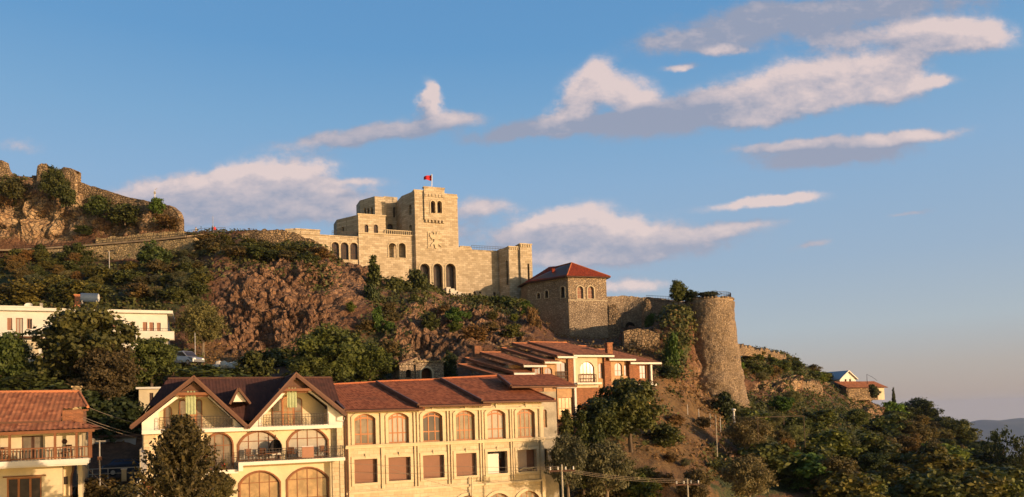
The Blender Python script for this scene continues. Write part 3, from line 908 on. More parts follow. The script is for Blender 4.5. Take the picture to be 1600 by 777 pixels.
# ---------------------------------------------------------------- the museum fortress on top
def castle():
    c = Fac(640, 400, 158, 22, 24)
    dz = -c.zb
    r = c.root('museum_fortress', 'large cream stone fortress with square main tower on top of the cliff', 'fortress')
    zb = 20.0
    X0, X1 = c.u(650, 400), c.u(716.5, 380)
    zt = c.z(655, 299)
    dt = c.yz(627, 308, X0)[0]
    slit = lambda px, ya, yb: (c.yz(px, ya, X0)[0] - .45, c.yz(px, ya, X0)[0] + .45, c.yz(px, yb, X0)[1], c.yz(px, ya, X0)[1], None)
    def op(pa, pb, ya, yb, y=0.0, rise=None):
        pm = (pa + pb) / 2
        return (c.u(pa, ya, y), c.u(pb, ya, y), c.z(pm, yb, y), c.z(pm, ya, y), rise)
    arches = [op(656, 671, 412, 462), op(676.5, 691, 412, 462), op(696, 711.5, 412, 462)]
    wins = [op(672, 679, 315, 334), op(682, 689.3, 315, 334)]
    tE = left_end(c, 627.5, 306.5, zt)
    dt = tE[1]
    ob_block(r, c, 'main_tower', X0, X1, 0, tE, dt + 9, zb, zt, 'castle', wins + arches, [(640.5, 320, 336, .5), (641, 351, 366, .5), (641.5, 380, 397, .5)], dz=dz, th=.9)
    MB().box(X0 + .9, X1 - .9, 2.6, 2.8, zb, zt - 8).box(X0 + 1.0, X1 - 1.0, 1.6, 1.75, zt - 8, zt - 1).build('inner_wall', 'interior', r, dz)
    for i, o in enumerate(arches):
        w_ = window(r, o[0], o[1], o[2], o[3], None, 1.2, 'wood_dark', 'glass_dark', 2, (.55, .8), .12, .08, dz, depth=.08)
    for o in wins:
        window(r, o[0], o[1], o[2], o[3], None, .7, 'wood_dark', 'glass_dark', 1, (.3, .65), .08, .06, dz)
    # raised panel with the twin windows, dentils above and below
    pa, pb = c.u(663, 320, -.35), c.u(695, 320, -.35)
    z0, z1 = c.z(679, 344, -.35), c.z(679, 294.5, -.35)
    mb = MB().wall(rect(pa, pb, z0, z1), [arch(*o) for o in wins], -.38, 0)
    n = 6
    for i in range(n):
        x = pa + (pb - pa) * (i + .25) / n
        mb.box(x, x + (pb - pa) / n * .5, -.38, 0, z0 - .55, z0)
        mb.box(x, x + (pb - pa) / n * .5, -.52, -.38, z1 - 1.9, z1 - 1.2)
    mb.box(pa - .1, pb + .1, -.5, .6, z1, z1 + .25)
    mb.build('tower_panel', 'castle', r, dz)
    for o in wins:
        oo, ii = arch(o[0] - .22, o[1] + .22, o[2] - .1, o[3] + .25, None), arch(*o)
        MB().wall(oo, [ii], -.5, -.38).build('window_surround', 'castle_trim', r, dz)
    for o in arches:
        oo, ii = arch(o[0] - .25, o[1] + .25, o[2] - .1, o[3] + .28, None), arch(*o)
        MB().wall(oo, [ii], -.12, 0).build('arch_surround', 'castle_trim', r, dz)
    mb = MB().box(X0 - .12, pa, -.12, dt, zt, zt + .3).box(pb, X1 + .12, -.12, dt + 4, zt - .9, zt - .6).box(pa, pb, .6, dt + 4, zt, zt + .3)
    mb.build('parapet', 'castle_trim', r, dz)
    # double headed eagle relief
    ex, ez, k = c.u(681, 375), c.z(681, 375), 1.0
    half = [(0, 1.0), (.12, 1.15), (.22, 1.55), (.5, 1.75), (.62, 1.6), (.42, 1.45), (.38, 1.15), (.6, 1.0), (1.3, 1.35), (1.25, 1.05), (1.45, 1.0), (1.25, .75), (1.4, .6), (1.1, .5), (1.2, .25), (.9, .25),
            (.9, 0), (.6, .1), (.35, .0), (.45, -.4), (1.0, -.9), (1.25, -1.5), (1.05, -1.45), (.8, -1.2), (.5, -.95), (.3, -1.3), (.25, -1.75), (0, -1.9)]
    pts = [(ex + a * k, ez + b * k) for a, b in half] + [(ex - a * k, ez + b * k) for a, b in half[-2:0:-1]]
    MB().wall(pts, (), -.22, 0).box(ex - 1.75, ex - 1.6, -.14, 0, ez - 1.9, ez + 1.7).build('eagle_relief', 'castle_trim', r, dz)
    # block behind, left of the tower
    yb = dt + 5
    def opy(pa, pb, ya, yb_, y): return op(pa, pb, ya, yb_, y)
    xB = c.u(600, 330, yb)
    block(r, 'rear_block', xB, tE[0] + .3, yb, yb + 6, zb, c.z(615, 308, yb), 'castle', [opy(614, 620, 323, 340, yb), opy(605, 614, 350, 372, yb)], dz=dz)
    MB().box(xB + .6, tE[0], yb + .52, yb + .6, zb, c.z(615, 310, yb)).build('window_pane', 'glass_dark', r, dz)
    yc = yb - 2.2
    xa, xb = c.u(586, 330, yc), c.u(602.5, 330, yc)
    zC = c.z(594, 307.5, yc)
    cE = left_end(c, 562, 313.5, zC)
    pos = lambda px, ya, yb_, x, wd=.45: (c.yz(px, ya, x)[0] - wd, c.yz(px, ya, x)[0] + wd, c.yz(px, yb_, x)[1], c.yz(px, ya, x)[1], None)
    ob_block(r, c, 'upper_block', xa, xb, yc, cE, cE[1] + 4, zb, zC, 'castle', (), [(570, 325, 338, .35), (575, 325, 338, .35), (580.5, 324, 338, .35)], dz=dz)
    # front block with the two windows and the lower wall
    yF = .9
    yD = yF + .4
    xa, xb = c.u(560, 350, yD), c.u(602.5, 350, yD)
    zD = c.z(580, 337, yD)
    dE = left_end(c, 526, 343.5, zD)
    wd = [opy(569.5, 575.5, 351, 366, yD), opy(584, 590.5, 351, 366, yD)]
    ob_block(r, c, 'front_block', xa, xb, yD, dE, dE[1] + 4, zb, zD, 'castle', wd, [(535.5, 354, 362, .3)], dz=dz)
    MB().box(xa + .6, xb - .6, yD + 1.4, yD + 1.5, zb, zD - .4).build('inner_wall', 'interior', r, dz)
    for o in wd: window(r, *o, yD + .3, 'wood_dark', 'glass_dark', 1, (.5,), .07, .06, dz)
    MB().box(xa - .15, xb + .15, yD - .15, yD + .3, zD, zD + .25).build('parapet', 'castle_trim', r, dz)
    xL, xR = c.u(560.5, 380, yF), X0 - (X0 - tE[0]) * yF / tE[1]
    zF = c.z(580, 396, yF)
    zE = c.z(620, 368, yF)
    zF = zE
    lo = [opy(607, 619, 380, 403, yF), opy(622.5, 633.5, 380, 403, yF)]
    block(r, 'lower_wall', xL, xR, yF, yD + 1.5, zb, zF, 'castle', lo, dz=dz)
    MB().box(xL + .6, xR, yD + 1.6, yD + 1.7, zb, zF + 1).build('inner_wall', 'dark', r, dz)  # near-black sheet stands in for shade inside the open loggia arches
    for o in lo:
        MB().wall(arch(o[0] - .2, o[1] + .2, o[2] - .1, o[3] + .22, None), [arch(*o)], yF - .12, yF).build('arch_surround', 'castle_trim', r, dz)
    mb = MB().box(xL, xR, yF - .2, yF + .3, zF - .05, zF + .2)
    for i in range(15):
        x = xb - 0.2 + (xR - xb) * i / 14.0
        mb.box(x, x + .12, yF - .05, yF + .07, zF + .2, zF + .95)
    mb.box(xb, xR, yF - .08, yF + .1, zF + .95, zF + 1.1)
    mb.build('balustrade', 'castle_trim', r, dz)
    # left wing with three tall arches
    yG = yF + .3
    xg0, xg1 = c.u(462, 370, yG), c.u(560.8, 380, yG)
    zG = c.z(530, 370, yG)
    ga = [opy(517.8, 529.5, 378.5, 406, yG), opy(532, 544.3, 379, 406, yG), opy(546.8, 558.8, 379.5, 406, yG)]
    gE = left_end(c, 445.5, 359.5, c.z(480, 360, yG))
    dG = yG + 3
    ob_block(r, c, 'left_wing', xg0, xg1, yG, gE, gE[1] + 3, zb, zG, 'castle', ga, dz=dz)
    MB().box(xg0 + .6, xg1, yG + 2.2, yG + 2.3, zb, zG - .3).build('inner_wall', 'interior', r, dz)
    for o in ga:
        window(r, *o, yG + .45, 'wood_dark', 'glass_dark', 2, (.35, .72), .1, .07, dz)
        MB().wall(arch(o[0] - .2, o[1] + .2, o[2] - .1, o[3] + .25, None), [arch(*o)], yG - .12, yG).build('arch_surround', 'castle_trim', r, dz)
    x2 = c.u(500, 370, yG)
    zt2 = c.z(480, 360, yG)
    mb = MB().box(xg0, x2, yG - .1, yG + .5, zG, zt2).box(xg0 - .1, x2 + .1, yG - .25, yG + .6, zt2, zt2 + .22)
    for i in range(9):
        x = xg0 + 1 + (x2 - xg0 - 1.4) * i / 9
        mb.box(x, x + .35, yG - .22, yG - .1, zt2 - .85, zt2 - .25)
    mb.box(x2, xg1, yG - .15, yG + .2, zG, zG + .2)
    ob = oblique(c, MB().box(0, math.hypot(xg0 - gE[0], yG - gE[1]), -.1, .4, zG, zt2 + .22), (xg0, yG), gE); mb.add(ob.v, ob.f)
    mb.build('parapet', 'castle', r, dz)
    railing(MB(), (x2 + 2.4, yG + .1, zG + .2), (xg1 + .3, yG + .1, zG + .2), .95, 22, .03, (1., .6)).build('railing', 'iron', r, dz)
    # right wing
    yH = .12
    xh1 = c.u(792, 400, yH) + 1.5
    zH = c.z(745, 392, yH)
    sm = [opy(739.5, 743.5, 455.5, 465.5, yH), opy(748, 752, 455.5, 465.5, yH), opy(770.5, 774.5, 456.5, 466, yH), opy(780, 784, 457, 466, yH)]
    block(r, 'right_wing', X1 - .05, xh1, yH, 8, zb, zH, 'castle', sm, dz=dz)
    MB().box(X1 + .5, xh1 - .6, yH + .52, yH + .6, zb, zH - .4).build('window_pane', 'glass_dark', r, dz)
    xm = c.u(737, 390, yH)
    mb = MB().box(X1, xm, yH - .1, yH + .5, zH, zH + .55)
    for i in range(7):
        x = X1 + .3 + (xm - X1 - .5) * i / 7
        mb.box(x, x + .28, yH - .2, yH + .5, zH + .55, zH + .85)
    mb.box(xm, xh1, yH - .1, yH + .4, zH, zH + .15)
    mb.build('parapet', 'castle', r, dz)
    railing(MB(), (xm, yH + .1, zH + .15), (xh1, yH + .1, zH + .15), 1.0, 26, .03, (1., .6)).build('railing', 'iron', r, dz)
    # the two turrets at the right end
    yT = -3.4
    ta, tb, tc = c.u(795, 400, yT), c.u(811.5, 400, yT), c.u(830.5, 420, yT)
    zT1, zT2 = c.z(803, 386.5, yT), c.z(820, 383, yT)
    uE = left_end(c, 780.5, 389.5, zT1)
    ob_block(r, c, 'turret', ta, tb, yT, uE, max(6, uE[1] + 1), zb, zT1, 'castle', (), [(791.5, 407, 446, .3)], dz=dz)
    op2 = (c.u(824, 412, yT - .5), c.u(827, 412, yT - .5), c.z(825, 455, yT - .5), c.z(825, 412, yT - .5), None)
    block(r, 'turret', tb, tc, yT - .5, 6, zb, zT2, 'castle', [op2], dz=dz)
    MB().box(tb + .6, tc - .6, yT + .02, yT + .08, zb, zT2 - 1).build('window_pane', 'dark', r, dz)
    mb = MB()
    for (a, b, yy, zz) in ((ta, tb, yT, zT1), (tb, tc, yT - .5, zT2)):
        mb.box(a - .1, b + .1, yy - .15, 6, zz, zz + .2)
        nn = 5
        for i in range(nn):
            x = a + .15 + (b - a - .1) * i / nn
            mb.box(x, x + .22, yy - .15, yy, zz - .6, zz - .02)
    mb.build('parapet', 'castle_trim', r, dz)
    # stone steps and terrace blocks at the foot of the arches
    s = c.root('stone_steps', 'pale stone steps and terrace blocks below the fortress arches', 'steps')
    mb = MB()
    for i in range(6):
        xx = c.u(697 + i * 5.6, 450, -2.2)
        zz = c.z(697 + i * 5.6, 449 + i * 2.6, -2.2)
        mb.box(xx, xx + .95, -2.4 - (i % 2) * .3, -.1, zz - 4, zz)
    mb.build('step_blocks', 'stone_white', s, dz)
    # flag
    q = c.world(c.u(674.5, 294, .8), .8, zt + .3)
    f = root('flagpole', q, 0, 'thin flagpole with a small red flag on the main tower roof', 'flagpole')
    h = 3.75
    MB().tube([(0, 0, -.3), (.12, 0, h)], .06).lathe([(.09, h), (.1, h + .08), (.02, h + .18)], (.12, 0), 8).build('pole', 'steel', f)
    vs, fs = [], []
    for i in range(13):
        t = i / 12
        hgt = 1.3 * (1 - .5 * t)
        off = .22 * math.sin(t * 7)
        for j in range(5):
            vs.append((.1 - 1.75 * t, off, h - .05 - .35 * t ** 1.5 - hgt * j / 4))
    for i in range(12):
        for j in range(4):
            a = i * 5 + j
            fs.append((a, a + 1, a + 6, a + 5))
    fl = mesh_obj('flag', vs, fs, m_plain('red flag cloth', (.38, .015, .02), .8, .05), f)
    MB().wall([(-.75, h - .55), (-.62, h - .42), (-.5, h - .55), (-.4, h - .4), (-.45, h - .8), (-.62, h - .95), (-.8, h - .8), (-.88, h - .45)], (), .16, .19).build('emblem', 'black', fl)
castle()

# ---------------------------------------------------------------- gatehouse with the red hipped roof
def gatehouse():
    g = Fac(888.5, 470, 150, 17, 12)
    dz = -g.zb
    r = g.root('gatehouse_tower', 'square stone gatehouse with a red hipped roof right of the fortress', 'gatehouse')
    x1 = g.u(947.5, 450)
    ze = g.z(900, 432.5)
    zm = g.z(900, 470)
    E_ = left_end(g, 823.5, 442.5, ze)
    L = E_[1]
    def op(pa, pb, ya, yb): return (g.u(pa, ya), g.u(pb, ya), g.z((pa + pb) / 2, yb), g.z((pa + pb) / 2, ya), None)
    fr = [op(901.5, 911, 447.5, 467), op(918, 927.5, 447.5, 467)]
    sl = [(841.5, 458, 467, .4), (854, 454, 466, .4), (879, 448, 466, .45)]
    ob_block(r, g, 'upper_storey', 0, x1, 0, E_, L + 4, zm, ze, 'tower', fr, sl, dz=dz, th=.55)
    for o in fr:
        window(r, *o, .3, 'castle_trim', 'shutter', 1, (.35, .68), .1, .05, dz)
        MB().wall(arch(o[0] - .22, o[1] + .22, o[2] - .15, o[3] + .22, None), [arch(*o)], -.1, 0).build('window_surround', 'castle_trim', r, dz)
    for (px, ya, yb, hw) in sl:
        s0, za = oblique_px(g, (0, 0), E_, px, ya); _, zb_ = oblique_px(g, (0, 0), E_, px, yb)
        o = (s0 - hw, s0 + hw, zb_, za, None)
        oblique(g, MB().wall(arch(o[0] - .2, o[1] + .2, o[2] - .12, o[3] + .2, None), [arch(*o)], -.1, 0), (0, 0), E_).build('window_surround', 'castle_trim', r, dz)
    zb = 9
    hi = [(-.1, -.12), (x1 + .12, -.12), (x1 + .12, L + 4), (E_[0] - .1, L + 4), (E_[0] - .12, L - .1)]
    lo = [(-.35, -.7), (x1 + .5, -.7), (x1 + .5, L + 4), (E_[0] - .6, L + 4), (E_[0] - .6, L - .5)]
    MB().add([(a, b_, zb) for a, b_ in lo] + [(a, b_, zm) for a, b_ in hi], [(i, (i + 1) % 5, (i + 1) % 5 + 5, i + 5) for i in range(5)] + [(5, 6, 7, 8, 9)]).build('lower_storey', 'tower', r, dz)
    MB().box(-.1, x1 + .16, -.16, -.0, zm, zm + .18).build('string_course', 'castle_trim', r, dz)
    mb = MB()
    for i in range(16):
        z = zm - .1 - i * .72
        if z < zb + 1: break
        k = (zm - z) / (zm - zb) * .58
        s_ = .62 if i % 2 else .42
        mb.box(-.12 - k * .4, -.12 - k * .4 + s_, -.19 - k, -.1 - k + .1, z - .68, z)
    mb.build('corner_stones', 'tower', r, dz)
    ov = .7
    A, B_ = (-ov * .6, -ov, ze), (x1 + ov, -ov, ze)
    C_, D2, F2 = (x1 + ov, L + 4.5, ze), (E_[0] - ov, L + 4.5, ze), (E_[0] - ov, L - ov * .3, ze)
    q = g.local(P(893, 411.5, 153.5))
    R1 = (q[0], q[1], q[2])
    R2 = (q[0] + (E_[0]) * .42, L + 1.2, q[2])
    tile_sheet('roof', [A, B_, R1], r, 'tile_red', dz=dz, seed=2)
    tile_sheet('roof', [F2, A, R1, R2], r, 'tile_red', dz=dz, seed=3)
    tile_sheet('roof', [B_, C_, R2, R1], r, 'tile_red', dz=dz, seed=4)
    tile_sheet('roof', [D2, F2, R2], r, 'tile_red', dz=dz, seed=5)
    mb = MB().tube([np.array(A) + (0, 0, .08), np.array(R1) + (0, 0, .1)], .12).tube([np.array(B_) + (0, 0, .08), np.array(R1) + (0, 0, .1)], .12).tube([np.array(R1) + (0, 0, .1), np.array(R2) + (0, 0, .1)], .12)
    mb.build('ridge_tiles', 'tile', r, dz)
    MB().add([(a, b_, ze - .16) for a, b_, _ in (A, B_, C_, D2, F2)] + [(a, b_, ze - .03) for a, b_, _ in (A, B_, C_, D2, F2)], [(0, 1, 2, 3, 4), (5, 6, 7, 8, 9)] + [(i, (i + 1) % 5, (i + 1) % 5 + 5, i + 5) for i in range(5)]).build('eaves_board', 'wood_dark', r, dz)
    m_ = (np.array(A) * .55 + np.array(F2) * .45) * .55 + (np.array(R1) * .5 + np.array(R2) * .5) * .45
    MB().box(m_[0] - .28, m_[0] + .28, m_[1] - .28, m_[1] + .28, m_[2] - .5, m_[2] + .75).box(m_[0] - .35, m_[0] + .35, m_[1] - .35, m_[1] + .35, m_[2] + .75, m_[2] + .85).build('chimney', 'tile_red', r, dz)
gatehouse()

# ---------------------------------------------------------------- rough walls that follow the ground
def rough_wall(name, pts, th, label, cat, material='ruin', jag=.25, seed=1, group=None, seg=.45):
    """pts: (px, py_top, py_bottom, D); a thick masonry wall with an uneven top"""
    rng = np.random.RandomState(seed)
    tops = [P(a, b, d) for a, b, c_, d in pts]; bots = [P(a, c_, d) for a, b, c_, d in pts]
    cum = [0.0]
    for i in range(1, len(tops)):
        cum.append(cum[-1] + float(np.linalg.norm((tops[i] - tops[i - 1])[:2])))
    n = max(4, int(cum[-1] / seg)); m = 12
    T = np.linspace(0, cum[-1], n + 1)
    top = np.stack([np.interp(T, cum, [t[k] for t in tops]) for k in range(3)], 1)
    bot = np.stack([np.interp(T, cum, [t[k] for t in bots]) for k in range(3)], 1)
    top[:, 2] += (vnoise(np.stack([T * .8, T * 0, T * 0 + seed], 1)) - .5) * 2 * jag + (rng.rand(n + 1) - .5) * jag
    base = top[0].copy(); base[2] = bot[:, 2].min()
    dirs_ = np.gradient(top[:, :2], axis=0); dirs_ /= np.linalg.norm(dirs_, axis=1)[:, None] + 1e-9
    nor = np.stack([dirs_[:, 1], -dirs_[:, 0]], 1)
    if (nor[:, 1].mean()) > 0: nor = -nor
    ring = []
    for k in range(m + 1):
        t = k / m
        ring.append(('f', t))
    vs = []
    cols = []
    for j in range(n + 1):
        col = []
        for k in range(m + 1):
            t = k / m
            p = bot[j] * (1 - t) + top[j] * t
            p = np.array([p[0] + nor[j, 0] * .15 * (1 - t), p[1] + nor[j, 1] * .15 * (1 - t), p[2]])
            col.append(p)
        for k in range(m + 1):
            t = 1 - k / m
            p = bot[j] * (1 - t) + top[j] * t
            col.append(np.array([p[0] - nor[j, 0] * th, p[1] - nor[j, 1] * th, p[2]]))
        cols.append(col)
    V = np.array(cols).reshape(-1, 3)
    d = fbm(V * 1.3, 3, seed) * .22
    V[:, 0] += d * .7; V[:, 1] -= d
    L_ = 2 * (m + 1)
    fs = []
    for j in range(n):
        for k in range(L_):
            k2 = (k + 1) % L_
            fs.append((j * L_ + k, (j + 1) * L_ + k, (j + 1) * L_ + k2, j * L_ + k2))
    fs.append(tuple(range(L_))); fs.append(tuple(n * L_ + k for k in range(L_ - 1, -1, -1)))
    o = mesh_obj(name, V - base, fs, material)
    o.location = base
    return tag(o, label, cat, group)
rough_wall('ruined_wall', [(-60, 276, 300, 158), (0, 275, 300, 157.5), (60, 279, 300, 157.5), (105, 281, 300, 157)], 1.2, 'low broken wall along the cliff top between the leftmost tower stumps', 'wall', seed=3)
rough_wall('tower_stump', [(-30, 249, 290, 157.5), (2, 250, 290, 157), (8, 262, 290, 157), (15, 270, 290, 157.2)], 2.0, 'broken stone tower stump at the left end of the cliff top', 'tower ruin', seed=4, group='ruined tower stumps')
rough_wall('tower_stump', [(57, 268, 290, 157), (59, 258, 290, 156.6), (73, 257, 290, 156.6), (75, 266, 290, 157)], 2.0, 'small square stone stump standing alone left of the cliff top bush', 'tower ruin', seed=5, group='ruined tower stumps')
rough_wall('tower_stump', [(88, 268, 300, 156.5), (100, 262, 305, 155.4), (117, 266, 310, 155), (121, 272, 315, 155.5), (122, 286, 320, 157)], 2.4, 'rounded stone tower stump behind the bush at the head of the sloping wall', 'tower ruin', seed=6, group='ruined tower stumps')
rough_wall('fortress_wall', [(121, 284, 325, 156.2), (150, 293, 330, 155.5), (190, 305, 340, 154), (230, 314, 350, 152.2), (262, 320, 356, 150.8), (275, 328, 362, 150), (283, 344, 372, 149.5), (287, 362, 376, 150)], 1.3,
           'long stone fortress wall sloping down along the left cliff top', 'wall', seed=7, jag=.18)
rough_wall('terrace_wall', [(150, 371, 386, 150.2), (200, 368, 382, 148.6), (250, 363, 378, 147), (286, 359, 374, 146)], 1.0, 'low masonry wall above the road under the fortress wall', 'wall', 'retain', seed=8, jag=.3)
rough_wall('retaining_wall', [(20, 393, 414, 150), (60, 391, 413, 149.6), (132, 387, 410, 148.2), (200, 381, 408, 146.4), (250, 377, 405, 144.3), (292, 373, 398, 142.6), (304, 371, 392, 142)], 1.2,
           'yellowish retaining wall carrying the road across the left cliff', 'wall', 'retain', seed=9, jag=.04)
rough_wall('rampart', [(378, 366, 390, 146), (390, 360, 390, 146), (410, 357.5, 392, 145), (430, 360, 395, 145), (455, 364, 400, 145), (480, 372, 404, 144.5), (500, 379, 410, 144), (510, 386, 414, 144), (516, 398, 420, 144.5)], 1.6,
           'weathered stone rampart on the cliff edge left of the fortress arches', 'wall', 'ruin', seed=10, jag=.3)
rough_wall('curtain_wall', [(946, 463, 545, 155), (975, 463, 545, 156), (1012, 464, 545, 156), (1045, 469, 545, 152), (1080, 473, 545, 144)], 2.0,
           'tall shaded stone wall between the gatehouse and the round bastion', 'wall', 'tower', seed=11, jag=.15)
rough_wall('buttress', [(944, 480, 545, 153), (950, 474, 545, 152), (962, 477, 545, 152), (970, 490, 545, 153)], 1.6, 'crumbling masonry stump leaning against the wall beside the gatehouse', 'buttress', 'ruin', seed=12, jag=.4)
rough_wall('buttress', [(1003, 472, 525, 152), (1008, 468, 525, 151), (1016, 470, 525, 151), (1018, 482, 525, 152)], 1.4, 'slim broken masonry pier above the dark doorway near the bastion', 'buttress', 'ruin', seed=13, jag=.3)
rough_wall('ledge_wall', [(975, 517, 550, 121), (990, 513, 550, 121), (1010, 515, 552, 121), (1030, 521, 556, 121)], 1.6, 'rounded stone ledge wall below the dark doorway', 'wall', 'ruin', seed=14, jag=.2)
rough_wall('rampart', [(1146, 541, 556, 152), (1165, 541, 556, 164), (1200, 547, 560, 178), (1228, 556, 566, 190)], 1.2, 'low broken rampart running down the ridge right of the bastion', 'wall', 'ruin', seed=15, jag=.5)
rough_wall('rock_outcrop', [(1195, 598, 622, 160), (1215, 592, 622, 164), (1240, 593, 620, 168), (1270, 598, 622, 176), (1285, 604, 622, 178)], 1.5, 'pale rock band below the shrubs right of the bastion', 'rock', 'ruin', seed=16, jag=.6)

def doorway():
    d = Fac(984.5, 512, 154.6, 3, 16)
    r = d.root('arched_doorway', 'dark arched doorway in a masonry frame below the shaded wall', 'doorway')
    x0, x1 = d.u(976.5, 510), d.u(992.5, 510)
    z0, z1 = d.z(984, 523), d.z(984, 503)
    MB().wall(arch(x0 - .5, x1 + .5, z0, z1 + .55, None), [arch(x0, x1, z0 + .01, z1, None)], -.3, .5).build('arch_frame', 'tower', r, -16)
    MB().wall(arch(x0 - .1, x1 + .1, z0, z1 + .1, None), (), .42, .5).build('door_leaf', 'dark', r, -16)  # near-black sheet puts the shade of the doorway into colour
    MB().box(x0, x1, -.2, -.12, z0 + .55, z0 + .62).build('bar', 'iron', r, -16)
doorway()

def bastion():
    cD = 131.5
    cen = P(1108.5, 470, cD)
    zt = cen[2]
    zz = lambda py: P(1110, py, cD - 3)[2]
    prof = [(6.3, zz(660)), (5.95, zz(640)), (5.45, zz(610)), (4.9, zz(575)), (4.45, zz(545)), (4.22, zz(525)), (4.2, zz(520)), (4.14, zz(500)), (4.1, zz(480)), (4.1, zz(470))]
    n = 150
    Z = np.linspace(prof[0][1], prof[-1][1], 110)
    Rr = np.interp(Z, [p[1] for p in prof], [p[0] for p in prof])
    A = np.linspace(0, 2 * math.pi, n, endpoint=False)
    ZZ, AA = np.meshgrid(Z, A, indexing='ij')
    RR = np.broadcast_to(Rr[:, None], ZZ.shape)
    V = np.stack([RR * np.cos(AA), RR * np.sin(AA), ZZ], -1).reshape(-1, 3)
    f1, f2, bc, cid = voronoi(V * np.array([2.2, 2.2, 3.2]), 5)
    d = np.clip((f2 - f1) * 2, 0, .5) * .08 + fbm(V * .6, 4, 6) * .34 + (cid - .5) * .04
    hole = (hash3(*(np.floor(bc * 31).astype(np.int64).T), 3) > .985) * (f1 < .45)
    d = d - hole * .35
    keep = (V[:, 2] > zz(560))
    d = np.where(keep, d, d * 1.7)
    V[:, 0] += np.cos(AA.ravel()) * d; V[:, 1] += np.sin(AA.ravel()) * d
    idx = np.arange(110 * n).reshape(110, n)
    f = np.stack([idx[:-1], np.roll(idx[:-1], -1, 1), np.roll(idx[1:], -1, 1), idx[1:]], -1).reshape(-1, 4)
    zb = prof[0][1]
    r = root('round_bastion', (cen[0], cen[1], zb), 0, 'tall round stone bastion with a flaring foot, railing on top', 'bastion')
    mesh_obj('tower_wall', V - np.array([0, 0, zb]), f, 'bastion', r)
    MB().lathe([(3.95, zt - zb - .4), (3.95, zt - zb - .05)], n=40).build('top_floor', 'path', r)
    mb = MB()
    for k in range(40):
        a = 2 * math.pi * k / 40
        if k % 9 == 4: continue
        mb.lathe([(0.36, zt - zb - .15), (.36, zt - zb + .08), (.2, zt - zb + .16)], (3.8 * math.cos(a), 3.8 * math.sin(a)), 7)
    mb.build('coping', 'ruin', r)
    mb = MB()
    pts = [(3.6 * math.cos(a), 3.6 * math.sin(a), zt - zb) for a in np.linspace(-2.6, .9, 22)]
    for i in range(21):
        railing(mb, pts[i], pts[i + 1], 1.0, 3, .022, (1., .55))
    mb.build('railing', 'iron', r)
bastion()
def long_railing(name, pts, h, n, label):
    q = [P(a, b, d) for a, b, d in pts]
    r = root(name, q[0], 0, label, 'railing')
    mb = MB()
    for i in range(len(q) - 1):
        railing(mb, q[i] - q[0], q[i + 1] - q[0], h, n, .03, (1., .55))
    mb.build('rails_and_posts', 'iron', r)
long_railing('railing', [(1010, 470, 155.5), (1045, 472, 151.5), (1075, 474, 144)], 1.1, 14, 'thin iron railing on the wall left of the bastion trees')
long_railing('railing', [(294, 371, 143), (320, 367, 146), (352, 366, 148)], 1.3, 5, 'thin rail fence at the viewpoint where the tiny people stand')
long_railing('railing', [(20, 393, 150.5), (60, 391, 150), (132, 386.5, 148.6), (200, 380.5, 146.8), (250, 376.5, 144.7), (292, 372, 143)], 1.0, 14, 'thin iron railing along the road across the left cliff')

